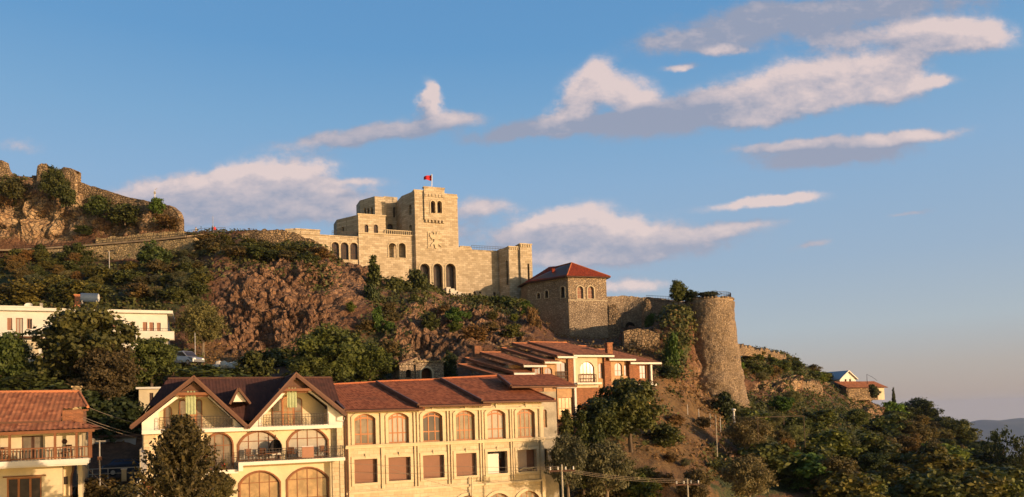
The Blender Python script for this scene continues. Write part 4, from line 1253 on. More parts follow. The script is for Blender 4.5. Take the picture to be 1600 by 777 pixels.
# ---------------------------------------------------------------- the houses in front
def poly_ok(p): return [tuple(q) for q in p]
def stone_house():
    g = Fac(540, 700, 59, 25, -9)
    dz = 9.0
    r = g.root('stone_house', 'long cream stone house with a row of six arched brown windows and stepped tile roofs', 'house')
    bays = [1.53, 4.22, 7.05, 9.87, 12.66, 15.42]
    up_, lo_, th_ = [], [], []
    for i, b in enumerate(bays):
        up_.append((b - .83, b + .83, -1.64, .74 + .02 * i, .38))
        lo_.append((b - .90, b + .90, -4.6 + .02 * i, -2.76 + .02 * i, 0))
        th_.append((b - 1.0, b + 1.0, -8.6, -6.15, .55))
    ztop = .98
    MB().wall(rect(.05, 17.0, -9, ztop), [arch(*o) for o in up_ + lo_ + th_], 0, .45).box(.05, .5, .45, 7.5, -9, ztop).box(16.6, 17.0, .45, 7.5, -9, ztop).box(6.0, 17.0, .02, .4, ztop, 1.2).box(11.7, 17.0, .03, .39, 1.2, 1.5).build('wall', 'facade', r, dz)
    MB().box(.5, 16.6, 2.6, 2.8, -9, ztop).box(.5, 16.6, .5, 2.6, -2.3, -2.1).box(.5, 16.6, .5, 2.6, -5.4, -5.2).box(.5, 16.6, .5, 2.6, ztop - .2, ztop).build('inner_room', 'interior', r, dz)
    # cornice, pilaster strips, window surrounds
    mb = MB().box(-.05, 17.1, -.22, 0, -1.92, -1.74).box(-.05, 17.15, -.34, 0, -1.74, -1.66).box(-.05, 17.05, -.14, 0, -5.42, -5.24).box(-.05, 17.1, -.18, 0, .80, .95)
    mb.build('cornice', 'facade_trim', r, dz)
    mb = MB()
    for i in range(6):
        for s in (-1, 1):
            x = bays[i] + s * 1.28
            mb.box(x - .06, x + .06, -.13, 0, -1.66, .8).box(x - .06, x + .06, -.13, 0, -5.1, -1.93)
    mb.box(16.72, 17.02, -.16, 0, -9, -1.93).box(16.72, 17.02, -.16, 0, -1.66, .98)
    mb.build('pilaster_strips', 'facade_trim', r, dz)
    pn = ['panel', 'panel', 'panel', 'panel', None, None]
    gl = ['glass', 'curtain', 'glass_dark', 'glass', 'curtain', 'glass']
    for i, b in enumerate(bays):
        o = up_[i]
        MB().wall(arch(o[0] - .24, o[1] + .24, o[2] + .01, o[3] + .26, .46), [arch(*o)], -.09, 0).box(b - .05, b + .05, -.16, -.09, o[3] + .06, o[3] + .42).build('window_surround', 'facade_trim', r, dz)
        wn = window(r, *o, .2, m_wood_orange, gl[i], 3 if i % 2 else 2, (.34,), .11, .09, dz, depth=.09, arched_bar=.80)
        o = lo_[i]
        MB().wall(rect(o[0] - .22, o[1] + .22, o[2] - .2, o[3] + .22), [rect(*o[:4])], -.09, 0).box(b - .04, b + .04, -.14, -.09, o[3] + .1, o[3] + .42).build('window_surround', 'facade_trim', r, dz)
        if pn[i]:
            MB().box(o[0] + .03, o[1] - .03, .3, .36, o[2] + .02, o[3] - .02).build('window_board', pn[i], r, dz)
        o = th_[i]
        if i >= 2:
            MB().wall(arch(o[0] - .2, o[1] + .2, o[2], o[3] + .24, .62), [arch(*o)], -.09, 0).build('window_surround', 'facade_trim', r, dz)
            window(r, *o, .25, m_wood_orange, 'glass', 3, (.55,), .08, .06, dz)
    o = lo_[4]
    MB().box(o[0] + .02, o[0] + 1.15, .28, .34, o[2], o[3] - .2).build('window_board', 'white', r, dz)
    MB().box(o[0] + 1.15, o[1], 1.2, 1.3, o[2], o[3]).build('partition', 'grey', r, dz)
    MB().box(o[1] - .45, o[1] - .02, 1.1, 1.19, o[2], o[2] + 1.2).build('door_leaf', 'wood_dark', r, dz)
    o = lo_[5]
    MB().box(o[0] + .02, o[0] + 1.0, .28, .34, o[2], o[3] - .02).build('window_board', 'interior', r, dz)
    MB().box(o[0] + 1.02, o[1] - .02, .5, .56, o[2], o[3] - .02).build('window_board', 'panel', r, dz)
    MB().tube([(o[0] + .2, .1, o[2] + .1), (o[0] + .6, .1, o[2] + .3), (o[0] + 1.1, .1, o[2] + .22), (o[1] - .2, .1, o[2] + .3)], .06).build('rubble', 'facade_trim', r, dz)
    # stepped roofs
    pit = math.radians(15.5)
    prev = None
    specs = [((540, 643), (660, 637), (588, 598), (500, 603), 'A'), ((656, 635.5), (762, 629.5), (690, 593.5), (588, 597.5), 'B'), ((757, 629.5), (863, 623), (777, 588), (689, 592.5), 'C')]
    for k, (a, b, c_, d_, nm) in enumerate(specs):
        z0 = (g.uz(*a, -.6)[1] + g.uz(*b, -.6)[1]) / 2
        q = [g.on_slope(*p, -.6, z0, pit) for p in (a, b, c_, d_)]
        for p in q[:2]: p[1] = -.6; p[2] = z0
        tile_sheet('roof', q, r, 'tile', dz=dz, seed=11 + k, pitch_w=.21, row=.34, amp=.035, thick=.16)
        MB().tube([(q[0][0], -.72, z0 - .08), (q[1][0] + .06, -.72, z0 - .08)], .10, 8).box(q[0][0], q[1][0], -.66, -.6, z0 - .18, z0 + .0).build('gutter', 'brown', r, dz)
        MB().bar(q[0] + (0, 0, .0), q[3] + (0, 0, .0), .16, .3).build('verge_board', 'brown', r, dz)
        MB().bar(q[1] + (0, 0, .03), q[2] + (0, 0, .03), .14, .16).build('verge_tiles', 'tile', r, dz)
        MB().tube([q[2] + (0, 0, .06), q[3] + (0, 0, .06)], .10, 8).build('ridge_tiles', 'tile', r, dz)
    for x in (0.12,):
        MB().tube([(x, -.14, 1.0), (x, -.14, -9)], .055).build('downpipe', 'brown', r, dz)
    # plain concrete wing behind the right corner
    yw = 2.6
    xa, xb = 17.0, g.u(869.5, 640, yw)
    oo = [(g.u(848.5, 650, yw), g.u(854.5, 650, yw), g.z(850, 668, yw), g.z(850, 640, yw), .2), (g.u(849.5, 720, yw), g.u(856, 720, yw), g.z(850, 733, yw), g.z(850, 702, yw), 0)]
    zt = g.z(860, 612, yw)
    MB().wall(rect(xa - 1, xb, -9, zt), [arch(*o) for o in oo], yw, yw + .4).box(xb - .4, xb, yw + .4, 9, -9, zt).box(xa - 1, xb + .45, yw - .3, yw, -1.9, -1.62).build('rear_wing_wall', 'concrete', r, dz)
    window(r, *oo[0], yw + .15, m_wood_orange, 'glass', 1, (.4,), .07, .05, dz)
    MB().box(oo[1][0], oo[1][1], yw + .3, yw + .35, oo[1][2], oo[1][3]).build('window_board', 'dark', r, dz)
    z0 = g.z(850, 603, yw - .6)
    q = [g.on_slope(*p, yw - .6, z0, pit) for p in ((800, 604.5), (897, 601), (862, 585.5), (778, 587))]
    for p in q[:2]: p[1] = yw - .6; p[2] = z0
    tile_sheet('roof', q, r, 'tile', dz=dz, seed=21, pitch_w=.21, row=.34, thick=.16)
    MB().tube([(q[0][0], q[0][1] - .12, z0 - .08), (q[1][0], q[1][1] - .12, z0 - .08)], .10, 8).box(q[0][0], q[1][0], yw - .66, yw - .6, z0 - .18, z0).build('gutter', 'brown', r, dz)
    MB().bar(q[0], q[3], .16, .3).build('verge_board', 'brown', r, dz)
m_wood_orange = m_plain('varnished timber', (.36, .145, .05), .5, .12, 3)
stone_house()

M['rake'] = m_plain('weathered rake board', (.095, .042, .024), .6, .12, 3)
def gabled_house():
    g = Fac(540, 700, 59, 25, -9)
    dz = 9.0
    r = g.root('gabled_house', 'white and yellow house with two big brown gables, balconies and wide arched windows', 'house')
    xL = -14.05
    a1, a2 = (-10.72, 3.60), (-3.70, 3.80)
    e0, e1, e2 = (-14.75, .22), (-7.15, -.02), (-.05, .74)
    def rk(x):
        pts = [e0, a1, e1, a2, e2]
        for (x0, z0), (x1, z1) in zip(pts[:-1], pts[1:]):
            if x0 <= x <= x1: return z0 + (z1 - z0) * (x - x0) / (x1 - x0)
        return e2[1]
    dn = .28
    # front wall of the top floor with the two recesses
    out = [(xL, -.1), (0, -.1), (0, rk(-.08) - dn), (a2[0], a2[1] - dn), (e1[0], e1[1] - dn), (a1[0], a1[1] - dn), (xL, rk(xL) - dn)]
    h1 = [(-13.0, .04), (-8.12, .04), (-8.12, rk(-8.12) - dn - .1), (-9.6, rk(-9.6) - dn - .12), (a1[0] + .0, a1[1] - dn - .35), (-13.0, rk(-13.0) - dn - .2)]
    h2 = [(-6.1, .04), (-1.3, .04), (-1.3, rk(-1.3) - dn - .1), (-2.4, rk(-2.4) - dn - .12), (a2[0] + .0, a2[1] - dn - .35), (-6.1, rk(-6.1) - dn - .2)]
    MB().wall(out, [h1, h2], 0, .3).build('gable_wall', 'white', r, dz)
    MB().wall([(-13.1, 0), (-8.0, 0), (-8.0, .55), (a1[0], a1[1] - .4), (-13.1, 1.1)], (), 1.5, 1.65).box(-13.0, -12.9, .3, 1.5, .0, 1.3).box(-8.12, -8.0, .3, 1.5, 0, .95).wall([(-6.2, 0), (-1.2, 0), (-1.2, 1.35), (a2[0], a2[1] - .4), (-6.2, .65)], (), 1.5, 1.65).box(-6.1, -6.0, .3, 1.5, 0, 1.1).box(-1.3, -1.2, .3, 1.5, 0, 1.2).build('recess_wall', 'yellow', r, dz)
    MB().box(xL, 0, .3, 8.5, -.1, .0).build('floor_slab', 'white', r, dz)
    mids = [(-9.93, -8.18, -2.95, -.38, None), (-7.75, -4.92, -2.45, -.33, .95), (-4.28, -1.36, -2.45, -.22, .95)]
    lows = [(-7.72, -4.93, -9, -3.28, .85), (-4.37, -1.40, -9, -3.2, .85)]
    MB().wall(rect(xL + .05, -.02, -9, -.1), [arch(*o) for o in mids + lows], .05, .4).build('front_wall', 'yellow', r, dz)
    MB().box(xL + .4, -.3, 2.2, 2.3, -9, -.15).build('inner_wall', 'interior', r, dz)
    # side wall facing left with two arched windows
    sd_ = []
    for px0, px1 in ((206, 214.5), (220, 228)):
        ya = g.yz(px1, 710, xL)[0]; yb = g.yz(px0, 710, xL)[0]
        sd_.append((ya, yb, g.yz((px0 + px1) / 2, 727, xL)[1], g.yz((px0 + px1) / 2, 700, xL)[1], None))
    sd_ = [o for o in sd_ if o[0] > .5]
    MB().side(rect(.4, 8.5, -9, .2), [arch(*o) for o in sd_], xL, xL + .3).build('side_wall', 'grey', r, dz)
    MB().box(xL + .35, xL + .4, .5, 8.4, -9, 0).build('window_pane', 'glass_dark', r, dz)
    for o in sd_:
        MB().side(arch(o[0] - .15, o[1] + .15, o[2], o[3] + .15, None), [arch(*o)], xL - .06, xL).build('window_surround', 'concrete', r, dz)
        mb = MB().side(rect((o[0] + o[1]) / 2 - .04, (o[0] + o[1]) / 2 + .04, o[2], o[3]), (), xL + .1, xL + .16)
        for t in (.3, .6): mb.side(rect(o[0], o[1], o[2] + (o[3] - o[2]) * t - .03, o[2] + (o[3] - o[2]) * t + .03), (), xL + .11, xL + .15)
        mb.build('window', 'iron', r, dz)
    MB().box(-13.95, -13.2, -.02, .05, -9, -.1).build('corner_facing', 'facade', r, dz)
    MB().box(-1.05, -.05, -.03, .05, -9, -.1).build('corner_facing', 'facade', r, dz)
    for i, o in enumerate(mids):
        MB().wall(arch(o[0] - .1, o[1] + .1, o[2], o[3] + .1, None if o[4] is None else o[4] + .05), [arch(*o)], -.01, .05).build('window_surround', 'wood', r, dz)
        window(r, *o, .2, 'wood', 'curtain' if i else 'glass', 3 if i else 2, (.66,), .08, .06, dz, depth=.08)
    for o in lows:
        MB().wall(arch(o[0] - .1, o[1] + .1, o[2], o[3] + .1, o[4] + .05), [arch(*o)], -.01, .05).build('window_surround', 'wood', r, dz)
        window(r, *o, .2, 'wood', 'glass_amber', 3, (.62, .86), .08, .06, dz, depth=.08)
    # doors and arched lights at the back of the balconies
    for (xs, xe, ztop_) in ((g.u(280, 640, 1.5), g.u(316, 640, 1.5), g.z(298, 622, 1.5)), (g.u(425, 640, 1.5), g.u(472, 640, 1.5), g.z(448, 619, 1.5))):
        m3 = (xe - xs) / 3
        window(r, xs, xs + m3, .02, ztop_ - .12, .2, 1.38, 'wood', 'glass', 0, (.5,), .07, .05, dz)
        window(r, xs + m3, xs + 2 * m3 + .1, .02, ztop_, .25, 1.38, m_wood_orange, 'glass_amber', 1, (.45,), .09, .06, dz, name='balcony_door')
        window(r, xe - m3 + .1, xe, .02, ztop_ - .12, .2, 1.38, 'wood', 'glass', 0, (.5,), .07, .05, dz)
    window(r, g.u(257, 645, 1.5), g.u(268.5, 645, 1.5), .02, g.z(262, 635, 1.5), None, 1.38, 'wood', 'glass', 0, (.5,), .06, .05, dz)
    # collar beams and the dark boarded tops of the gables
    for ap in (a1, a2):
        zc = ap[1] - 1.15
        mb = MB().bar((ap[0] - 1.25, -.55, zc), (ap[0] + 1.2, -.55, zc), .14, .2)
        mb.build('collar_beam', 'wood', r, dz)
        MB().wall([(ap[0] - 1.0, zc + .1), (ap[0] + .95, zc + .1), (ap[0], ap[1] - .35)], (), -.2, -.12).build('gable_boarding', 'wood_dark', r, dz)
        MB().bar((ap[0] - .95, -.14, zc - .14), (ap[0] + .95, -.14, zc - .14), .1, .12).build('tie_beam', 'wood', r, dz)
    # roofs: cross gables running back into a hipped main roof
    yr = 4.6
    zr = g.z(385, 591.5, 4.6)
    ym, zm_ = 1.75, .15 + (zr - .15) * (1.75 + .3) / (4.6 + .3)
    def gable_sheet(ap, en, nm, mt):
        q = [(en[0], -.7, en[1]), (en[0], 5.2, en[1]), (ap[0], 5.2, ap[1]), (ap[0], -.7, ap[1])]
        tile_sheet('roof', q, r, mt, dz=dz, seed=int(abs(en[0] * 10)), pitch_w=.24, row=.36, thick=.14)
    gable_sheet(a1, e0, 'l', 'tile_dark'); gable_sheet(a1, e1, 'r', 'tile_dark'); gable_sheet(a2, e1, 'l', 'tile_dark'); gable_sheet(a2, e2, 'r', 'tile_dark')
    main = [(-13.7, ym, zm_), (0.0, ym, zm_), (0.0, yr, zr), (-12.3, yr, zr)]
    tile_sheet('roof', main, r, 'tile_dark', dz=dz, seed=31, thick=0)
    tile_sheet('roof', [(-14.7, 9.4, .15), (-14.7, ym, .15), (-13.7, ym, zm_), (-12.3, yr, zr)], r, 'tile_dark', dz=dz, seed=32, thick=0)
    tile_sheet('roof', [(0.1, 9.4, .15), (-14.7, 9.4, .15), (-12.3, yr, zr), (.1, yr, zr)], r, 'tile_dark', dz=dz, seed=33, thick=0)
    MB().tube([(-12.3, yr, zr + .04), (0.0, yr, zr + .04)], .09, 8).build('ridge_tiles', 'rake', r, dz)
    tile_sheet('roof', [(-7.75, .3, .5), (-6.55, .3, .5), (-5.55, ym, zm_), (-8.8, ym, zm_)], r, 'tile_dark', dz=dz, seed=34, thick=.05)
    for ap, l_, r_ in ((a1, e0, e1), (a2, e1, e2)):
        for en in (l_, r_):
            MB().bar((en[0], -.72, en[1] - .06), (ap[0], -.72, ap[1] - .06), .07, .22).build('rake_board', 'rake', r, dz)
            MB().bar((en[0], -.68, en[1] + .1), (ap[0], -.68, ap[1] + .1), .16, .1).build('verge_tiles', 'brown', r, dz)
            nn = 4
        MB().tube([(ap[0], -.7, ap[1] + .08), (ap[0], 5.0, ap[1] + .08)], .09, 8).build('ridge_tiles', 'rake', r, dz)
    # little dormer between the gables
    da = g.uz(372, 607, .2)
    dl, dr = g.u(361, 628, .2), g.u(388, 628, .2); dzb = g.z(374, 628, .2)
    MB().wall([(dl + .15, dzb), (dr - .15, dzb), (da[0], da[1] - .15)], (), .2, .3).build('dormer_wall', 'white', r, dz)
    for e in (dl - .12, dr + .12):
        q = [(e, -.15, dzb - .15), (e, 3.4, dzb - .15), (da[0], 3.4, da[1]), (da[0], -.15, da[1])]
        tile_sheet('dormer_roof', q, r, 'tile_dark', dz=dz, seed=44, thick=.08)
        MB().bar((e, -.17, dzb - .17), (da[0], -.17, da[1] - .02), .06, .16).build('dormer_rake', 'rake', r, dz)
    # slabs and railings
    MB().box(xL, -.35, -.55, 0, -.28, -.02).build('balcony_slab', 'white', r, dz)
    MB().box(-7.9, -.35, -1.35, .05, -2.72, -2.48).box(-7.9, -7.6, -1.35, .05, -3.1, -2.72).build('balcony_slab', 'white', r, dz)
    MB().box(-10.3, -7.9, -1.0, .05, -3.25, -2.98).build('balcony_slab', 'white', r, dz)
    MB().box(-.75, -.45, -1.3, -1.05, -9, -2.72).box(-.75, -.5, -.5, -.25, -2.48, -.28).build('column', 'facade', r, dz)
    def fancy(x0, x1, y, z, n, nm='railing'):
        mb = railing(MB(), (x0, y, z), (x1, y, z), .86, n, .018, (1., .78, .2))
        st = (x1 - x0) / n
        for i in range(0, n - 1, 3):
            x = x0 + st * (i + .5)
            mb.tube([(x + .0, y, z + .25), (x + .25, y, z + .6), (x + .5, y, z + .3), (x + .25, y, z + .2), (x + .1, y, z + .45)], .014, 5)
        mb.build(nm, 'iron', r, dz)
    fancy(-12.95, -8.15, -.45, -.02, 22); fancy(-6.05, -1.35, -.45, -.02, 22)
    fancy(-7.85, -.5, -1.28, -2.48, 32); fancy(-10.2, -7.95, -.95, -2.98, 11)
    mb = railing(MB(), (-.5, -1.28, -2.48), (-.5, 0, -2.48), .86, 5, .018, (1., .78, .2)); mb.build('railing', 'iron', r, dz)
    for i, x in enumerate((-6.9, -5.1, -3.2, -1.2)):
        MB().bar((x, -.28, -.36), (x + .02, -.28, -.33), .12, .08).build('wall_lamp', 'black', r, dz)
    MB().tube([(-.25, -.62, .62), (-.25, -.62, .35), (-.05, -.1, .2), (-.05, -.1, -9)], .055).build('downpipe', 'brown', r, dz)
    # things standing on or hanging over the balconies
    for (pa, pb, ya, yb, lab) in ((290, 306, 611, 648, 'pale green cloth hanging over the left top balcony'), (448.5, 463.5, 606, 637, 'pale green cloth hanging over the right top balcony')):
        y = -.2
        x0, x1 = g.u(pa, ya, y), g.u(pb, ya, y); zt_, zb_ = g.z(pa, ya, y), g.z(pa, yb, y)
        vs, fs = [], []
        for i in range(13):
            for j in range(9):
                vs.append((x0 + (x1 - x0) * i / 12, y + .022 * math.sin(i * 1.7) * (j / 8 + .5), zt_ + (zb_ - zt_) * j / 8))
        for i in range(12):
            for j in range(8): fs.append((i * 9 + j, i * 9 + j + 1, i * 9 + j + 10, i * 9 + j + 9))
        q = g.world(x0, 0, 0)
        o = root('hanging_cloth', g.world(0, 0, -9), g.t, lab, 'cloth', 'green cloths on the top balconies')
        mesh_obj('cloth', [(a, b, c + 9) for a, b, c in vs], fs, 'green_cloth', o)
        MB().tube([(x0 - .1, y, zt_ + .03), (x1 + .1, y, zt_ + .03)], .03).build('rod', 'wood', o, dz)
    ac = root('air_conditioner', g.world(g.u(316, 617, 1.2), 1.2, g.z(316, 621, 1.2)), g.t, 'small white air conditioner box under the left gable', 'air conditioner')
    MB().box(-.3, .3, 0, .28, 0, .45).build('casing', 'white', ac); MB().lathe([(.16, -.01), (.16, .0)], n=12).build('fan_grille', 'grey', ac).rotation_euler = (math.pi / 2, 0, 0)
    ac.children[1].location = (.05, -.005, .22)
    # chairs, tables, pots on the long balcony
    fl = -2.48
    def chair(mt):
        c = root('balcony_chair', (0, 0, 0))
        MB().box(-.24, .24, -.24, .24, .42, .47).build('seat', mt, c)
        MB().box(-.24, .24, .2, .25, .5, .92).build('backrest', mt, c)
        for sx in (-1, 1):
            for sy in (-1, 1): MB().bar((sx * .21, sy * .21, 0), (sx * .2, sy * .2, .42 if sy < 0 else .9), .035).build('leg', 'iron', c)
        return c
    def dup(c):
        k = c.copy(); COL.objects.link(k)
        for ch in c.children:
            q = ch.copy(); COL.objects.link(q); q.parent = k
        return k
    labs = [(-7.1, -.7, .3, 'wood', 'brown chair at the left end of the long balcony'), (-6.3, -.65, -.6, 'wood', 'brown chair second from the left end of the long balcony'), (-4.1, -.7, 2.6, 'wood', 'brown chair right beside the dark egg chair'),
            (-1.75, -.6, .5, 'wood', 'brown chair at the right end of the long balcony')]
    c0 = None
    for i, (x, y, a, mt, lb) in enumerate(labs):
        if c0 is None: c0 = chair(mt); k = c0
        else: k = dup(c0)
        k.location = g.world(x, y, fl); k.rotation_euler = (0, 0, g.t + a)
        tag(k, lb, 'chair', 'chairs on the long balcony')
    t = root('balcony_table', g.world(-5.6, -.7, fl), g.t, 'low dark table between chairs on the long balcony', 'table')
    MB().box(-.45, .45, -.3, .3, .5, .55).build('tabletop', 'wood', t)
    for sx in (-1, 1):
        for sy in (-1, 1): MB().bar((sx * .4, sy * .25, 0), (sx * .4, sy * .25, .5), .04).build('leg', 'wood_dark', t)
    e = root('egg_chair', g.world(g.u(431, 705, -.7), -.7, fl), g.t, 'dark rounded egg chair standing on the long balcony', 'chair')
    vs = []
    mb = MB().lathe([(.15, .35), (.36, .5), (.46, .8), (.44, 1.1), (.3, 1.4), (.1, 1.52)], n=16, a0=-.6, a1=math.pi + .6)
    mb.build('shell', 'black', e)
    MB().tube([(0, .3, 0), (0, .45, 1.0), (0, .3, 1.75), (0, 0, 1.85), (0, 0, 1.5)], .03).build('stand', 'iron', e)
    MB().box(-.3, .3, -.2, .3, .4, .55).build('cushion', 'white', e)
    p = root('screen_panel', g.world(g.u(481, 712, -1.15), -1.15, fl), g.t, 'pale framed panel leaning on the long balcony railing', 'panel')
    MB().wall(rect(-.42, .42, .08, .95), [rect(-.34, .34, .16, .87)], 0, .05).build('frame', 'white', p)
    MB().box(-.34, .34, .02, .035, .16, .87).build('panel_sheet', 'tile_pale', p)
    for x, s_, lb in ((-3.05, 1.0, 'reddish folded rug hanging on the long balcony railing'), ):
        o = root('hanging_rug', g.world(x, -1.34, fl), g.t, lb, 'rug')
        mb = MB().box(-.45, .4, -.03, -.01, .1, .88).box(-.45, .4, .09, .11, .25, .88).box(-.45, .4, -.03, .11, .88, .9)
        mb.build('rug_cloth', 'shutter', o)
    b = root('bucket', g.world(g.u(349, 729, -.6), -.6, -2.98), g.t, 'red bucket on the small lower balcony', 'bucket')
    MB().lathe([(.13, 0), (.19, .42), (.2, .44), (.17, .42), (.1, .05)], n=14).build('bucket_body', 'red', b)
    MB().tube([(-.19, 0, .42), (-.1, 0, .56), (.1, 0, .56), (.19, 0, .42)], .012).build('handle', 'iron', b)
gabled_house()

def left_house():
    g = Fac(0, 720, 50, 25, -8)
    dz = 8.0
    r = g.root('balcony_house', 'yellow house with clay tile roof and brown timber balcony at the left edge', 'house', x=0)
    x1 = 5.0
    sk = [(-5, -1.25, .08), (5.55, -1.25, .22), (3.85, .3, .72), (-5, .3, .66)]
    tile_sheet('lower_roof', sk, r, 'tile_pale', dz=dz, seed=51, pitch_w=.3, row=.42, amp=.06, thick=.1, under='wood_dark')
    tile_sheet('lower_roof', [(5.55, -1.25, .22), (5.7, 5, .3), (3.9, 3.0, .74), (3.85, .3, .72)], r, 'tile_pale', dz=dz, seed=52, pitch_w=.3, row=.42, amp=.06, thick=.1, under='wood_dark')
    up = [(-5, .25, .74), (3.4, .25, .74), (3.35, 2.45, 1.66), (4.85, 2.6, 1.72), (4.05, 5.8, 2.98), (-5, 5.8, 2.98)]
    tile_sheet('upper_roof', up, r, 'tile_pale', dz=dz, seed=53, pitch_w=.3, row=.42, amp=.06, thick=0)
    MB().tube([(-5, 5.8, 3.04), (4.05, 5.8, 3.04)], .13, 8).tube([(4.05, 5.8, 3.02), (4.85, 2.6, 1.78)], .1, 8).build('ridge_tiles', 'tile_pale', r, dz)
    MB().box(-5, 3.4, .16, .26, .68, .84).build('gutter', 'brown', r, dz)
    MB().box(3.3, 4.55, 2.3, 5.5, .5, 1.56).box(-5, 3.3, .6, 5.4, .3, .74).build('attic_wall', 'brick', r, dz)
    MB().box(3.2, 4.9, 2.45, 2.6, 1.5, 1.62).build('verge_board', 'wood', r, dz)
    MB().bar((-5, -1.3, .0), (5.5, -1.3, .12), .08, .2).build('fascia', 'wood', r, dz)
    cq = g.local(P(134, 616, 57))
    MB().box(3.6, 4.15, 6.2, 6.8, .5, 3.35).box(3.52, 4.23, 6.12, 6.88, 3.35, 3.47).build('chimney', 'retain', r, dz)
    # back wall of the porch, doors
    zt, zf = .05, -1.72
    X = lambda px, y=0.0: g.u(px, 700, y)
    ops = [(X(34), X(67), zf + .02, -.12, 0)]
    MB().wall(rect(-5, x1 - .35, zf, zt), [rect(*ops[0][:4])], 0, .25).box(x1 - .6, x1 - .35, .25, 6, -8, zt).build('porch_wall', 'cream', r, dz)
    MB().box(-5, x1 - .4, -1.2, .2, zt, zt + .06).build('porch_ceiling', 'wood', r, dz)
    o = ops[0]
    window(r, o[0], (o[0] + o[1]) / 2 - .0, o[2], o[3], 0, .08, 'wood_dark', 'glass', 0, (), .07, .05, dz, name='glass_door')
    window(r, (o[0] + o[1]) / 2 + .05, o[1], o[2], o[3], 0, .08, 'wood_dark', 'glass', 0, (), .07, .05, dz, name='glass_door')
    MB().lathe([(.17, -.02), (.15, .02), (.06, .04)], n=16).build('wall_plaque', 'wood_dark', r)
    pl = r.children[-1]; pl.rotation_euler = (math.pi / 2, 0, 0); pl.location = (X(101), -.03, g.z(101, 690) + dz)
    # slab, posts, balustrade
    MB().box(-5, x1 + .15, -1.35, .1, -2.05, -1.72).box(-5, x1 + .05, -1.25, .1, -2.15, -2.05).build('balcony_slab', 'white', r, dz)
    for px in (15, 86, 119.5, 140):
        x = X(px, -1.2)
        MB().box(x - .07, x + .07, -1.27, -1.13, -1.72, .04).build('post', 'wood', r, dz)
    MB().box(X(140, -1.2) - .07, X(140, -1.2) + .07, -.1, .04, -1.72, .04).build('post', 'wood', r, dz)
    mb = MB().box(-5, X(140, -1.2), -1.25, -1.15, -.99, -.91).box(-5, X(140, -1.2), -1.23, -1.17, -1.64, -1.57)
    x = -4.9
    while x < X(139, -1.2):
        mb.box(x - .025, x + .025, -1.22, -1.18, -1.57, -.99); x += .2
    xx = X(140, -1.2)
    mb.box(xx - .05, xx + .05, -1.15, 0, -.99, -.91).box(xx - .03, xx + .03, -1.15, 0, -1.64, -1.57)
    y = -1.05
    while y < -.05:
        mb.box(xx - .02, xx + .02, y - .025, y + .025, -1.57, -.99); y += .2
    mb.build('balustrade', 'wood', r, dz)
    # lower floor
    w0 = (X(10.5), X(65), -8, -2.83, 0)
    zz = -2.15
    MB().wall(rect(-5, X(97), -8, zz), [rect(*w0[:4])], 0, .3).box(X(97) - .3, X(97), .3, 3, -8, zz).box(X(97), X(112, 1.0), 1.0, 1.2, -8, zz).build('lower_wall', 'yellow', r, dz)
    window(r, w0[0], w0[1], w0[2], w0[3], 0, .06, m_wood_orange, 'glass_dark', 2, (), .1, .12, dz, depth=.1)
    MB().box(w0[0] - .2, w0[1] + .25, -.14, 0, -2.80, -2.72).build('lintel', 'wood', r, dz)
    MB().box(X(97, .96), X(105.5, .96), .9, .99, g.z(100, 757, 1), g.z(100, 745, 1)).build('small_window', 'dark', r, dz)
    MB().tube([(X(116, .6), .6, -2.1), (X(114, .6), .6, -2.6), (X(111, .6), .6, -3.0), (X(110, .6), .6, -8)], .07).build('downpipe', 'wood_dark', r, dz)
    MB().bar((X(122, .4), .4, -2.15), (X(122, .4), .4, -2.8), .12).build('bracket', 'white', r, dz)
    c = None
    for x, a, lb in ((X(8, -.6), .4, 'brown wooden chair near the left end of the timber balcony'), (X(104, -.6), -.5, 'brown wooden chair beside the round plaque on the timber balcony')):
        if c is None:
            c = root('porch_chair', (0, 0, 0))
            MB().box(-.23, .23, -.22, .22, .42, .47).build('seat', 'wood', c)
            mb = MB().box(-.23, .23, .19, .23, .82, .92)
            for k in range(5): mb.box(-.2 + k * .095, -.17 + k * .095, .19, .22, .47, .82)
            mb.build('backrest', 'wood', c)
            for sx in (-1, 1):
                for sy in (-1, 1): MB().bar((sx * .2, sy * .19, 0), (sx * .2, sy * .19, .42), .04).build('leg', 'wood', c)
            k = c
        else:
            k = c.copy(); COL.objects.link(k)
            for ch in c.children:
                q = ch.copy(); COL.objects.link(q); q.parent = k
        k.location = g.world(x, -.6, -1.72); k.rotation_euler = (0, 0, g.t + a)
        tag(k, lb, 'chair', 'chairs on the timber balcony')
left_house()

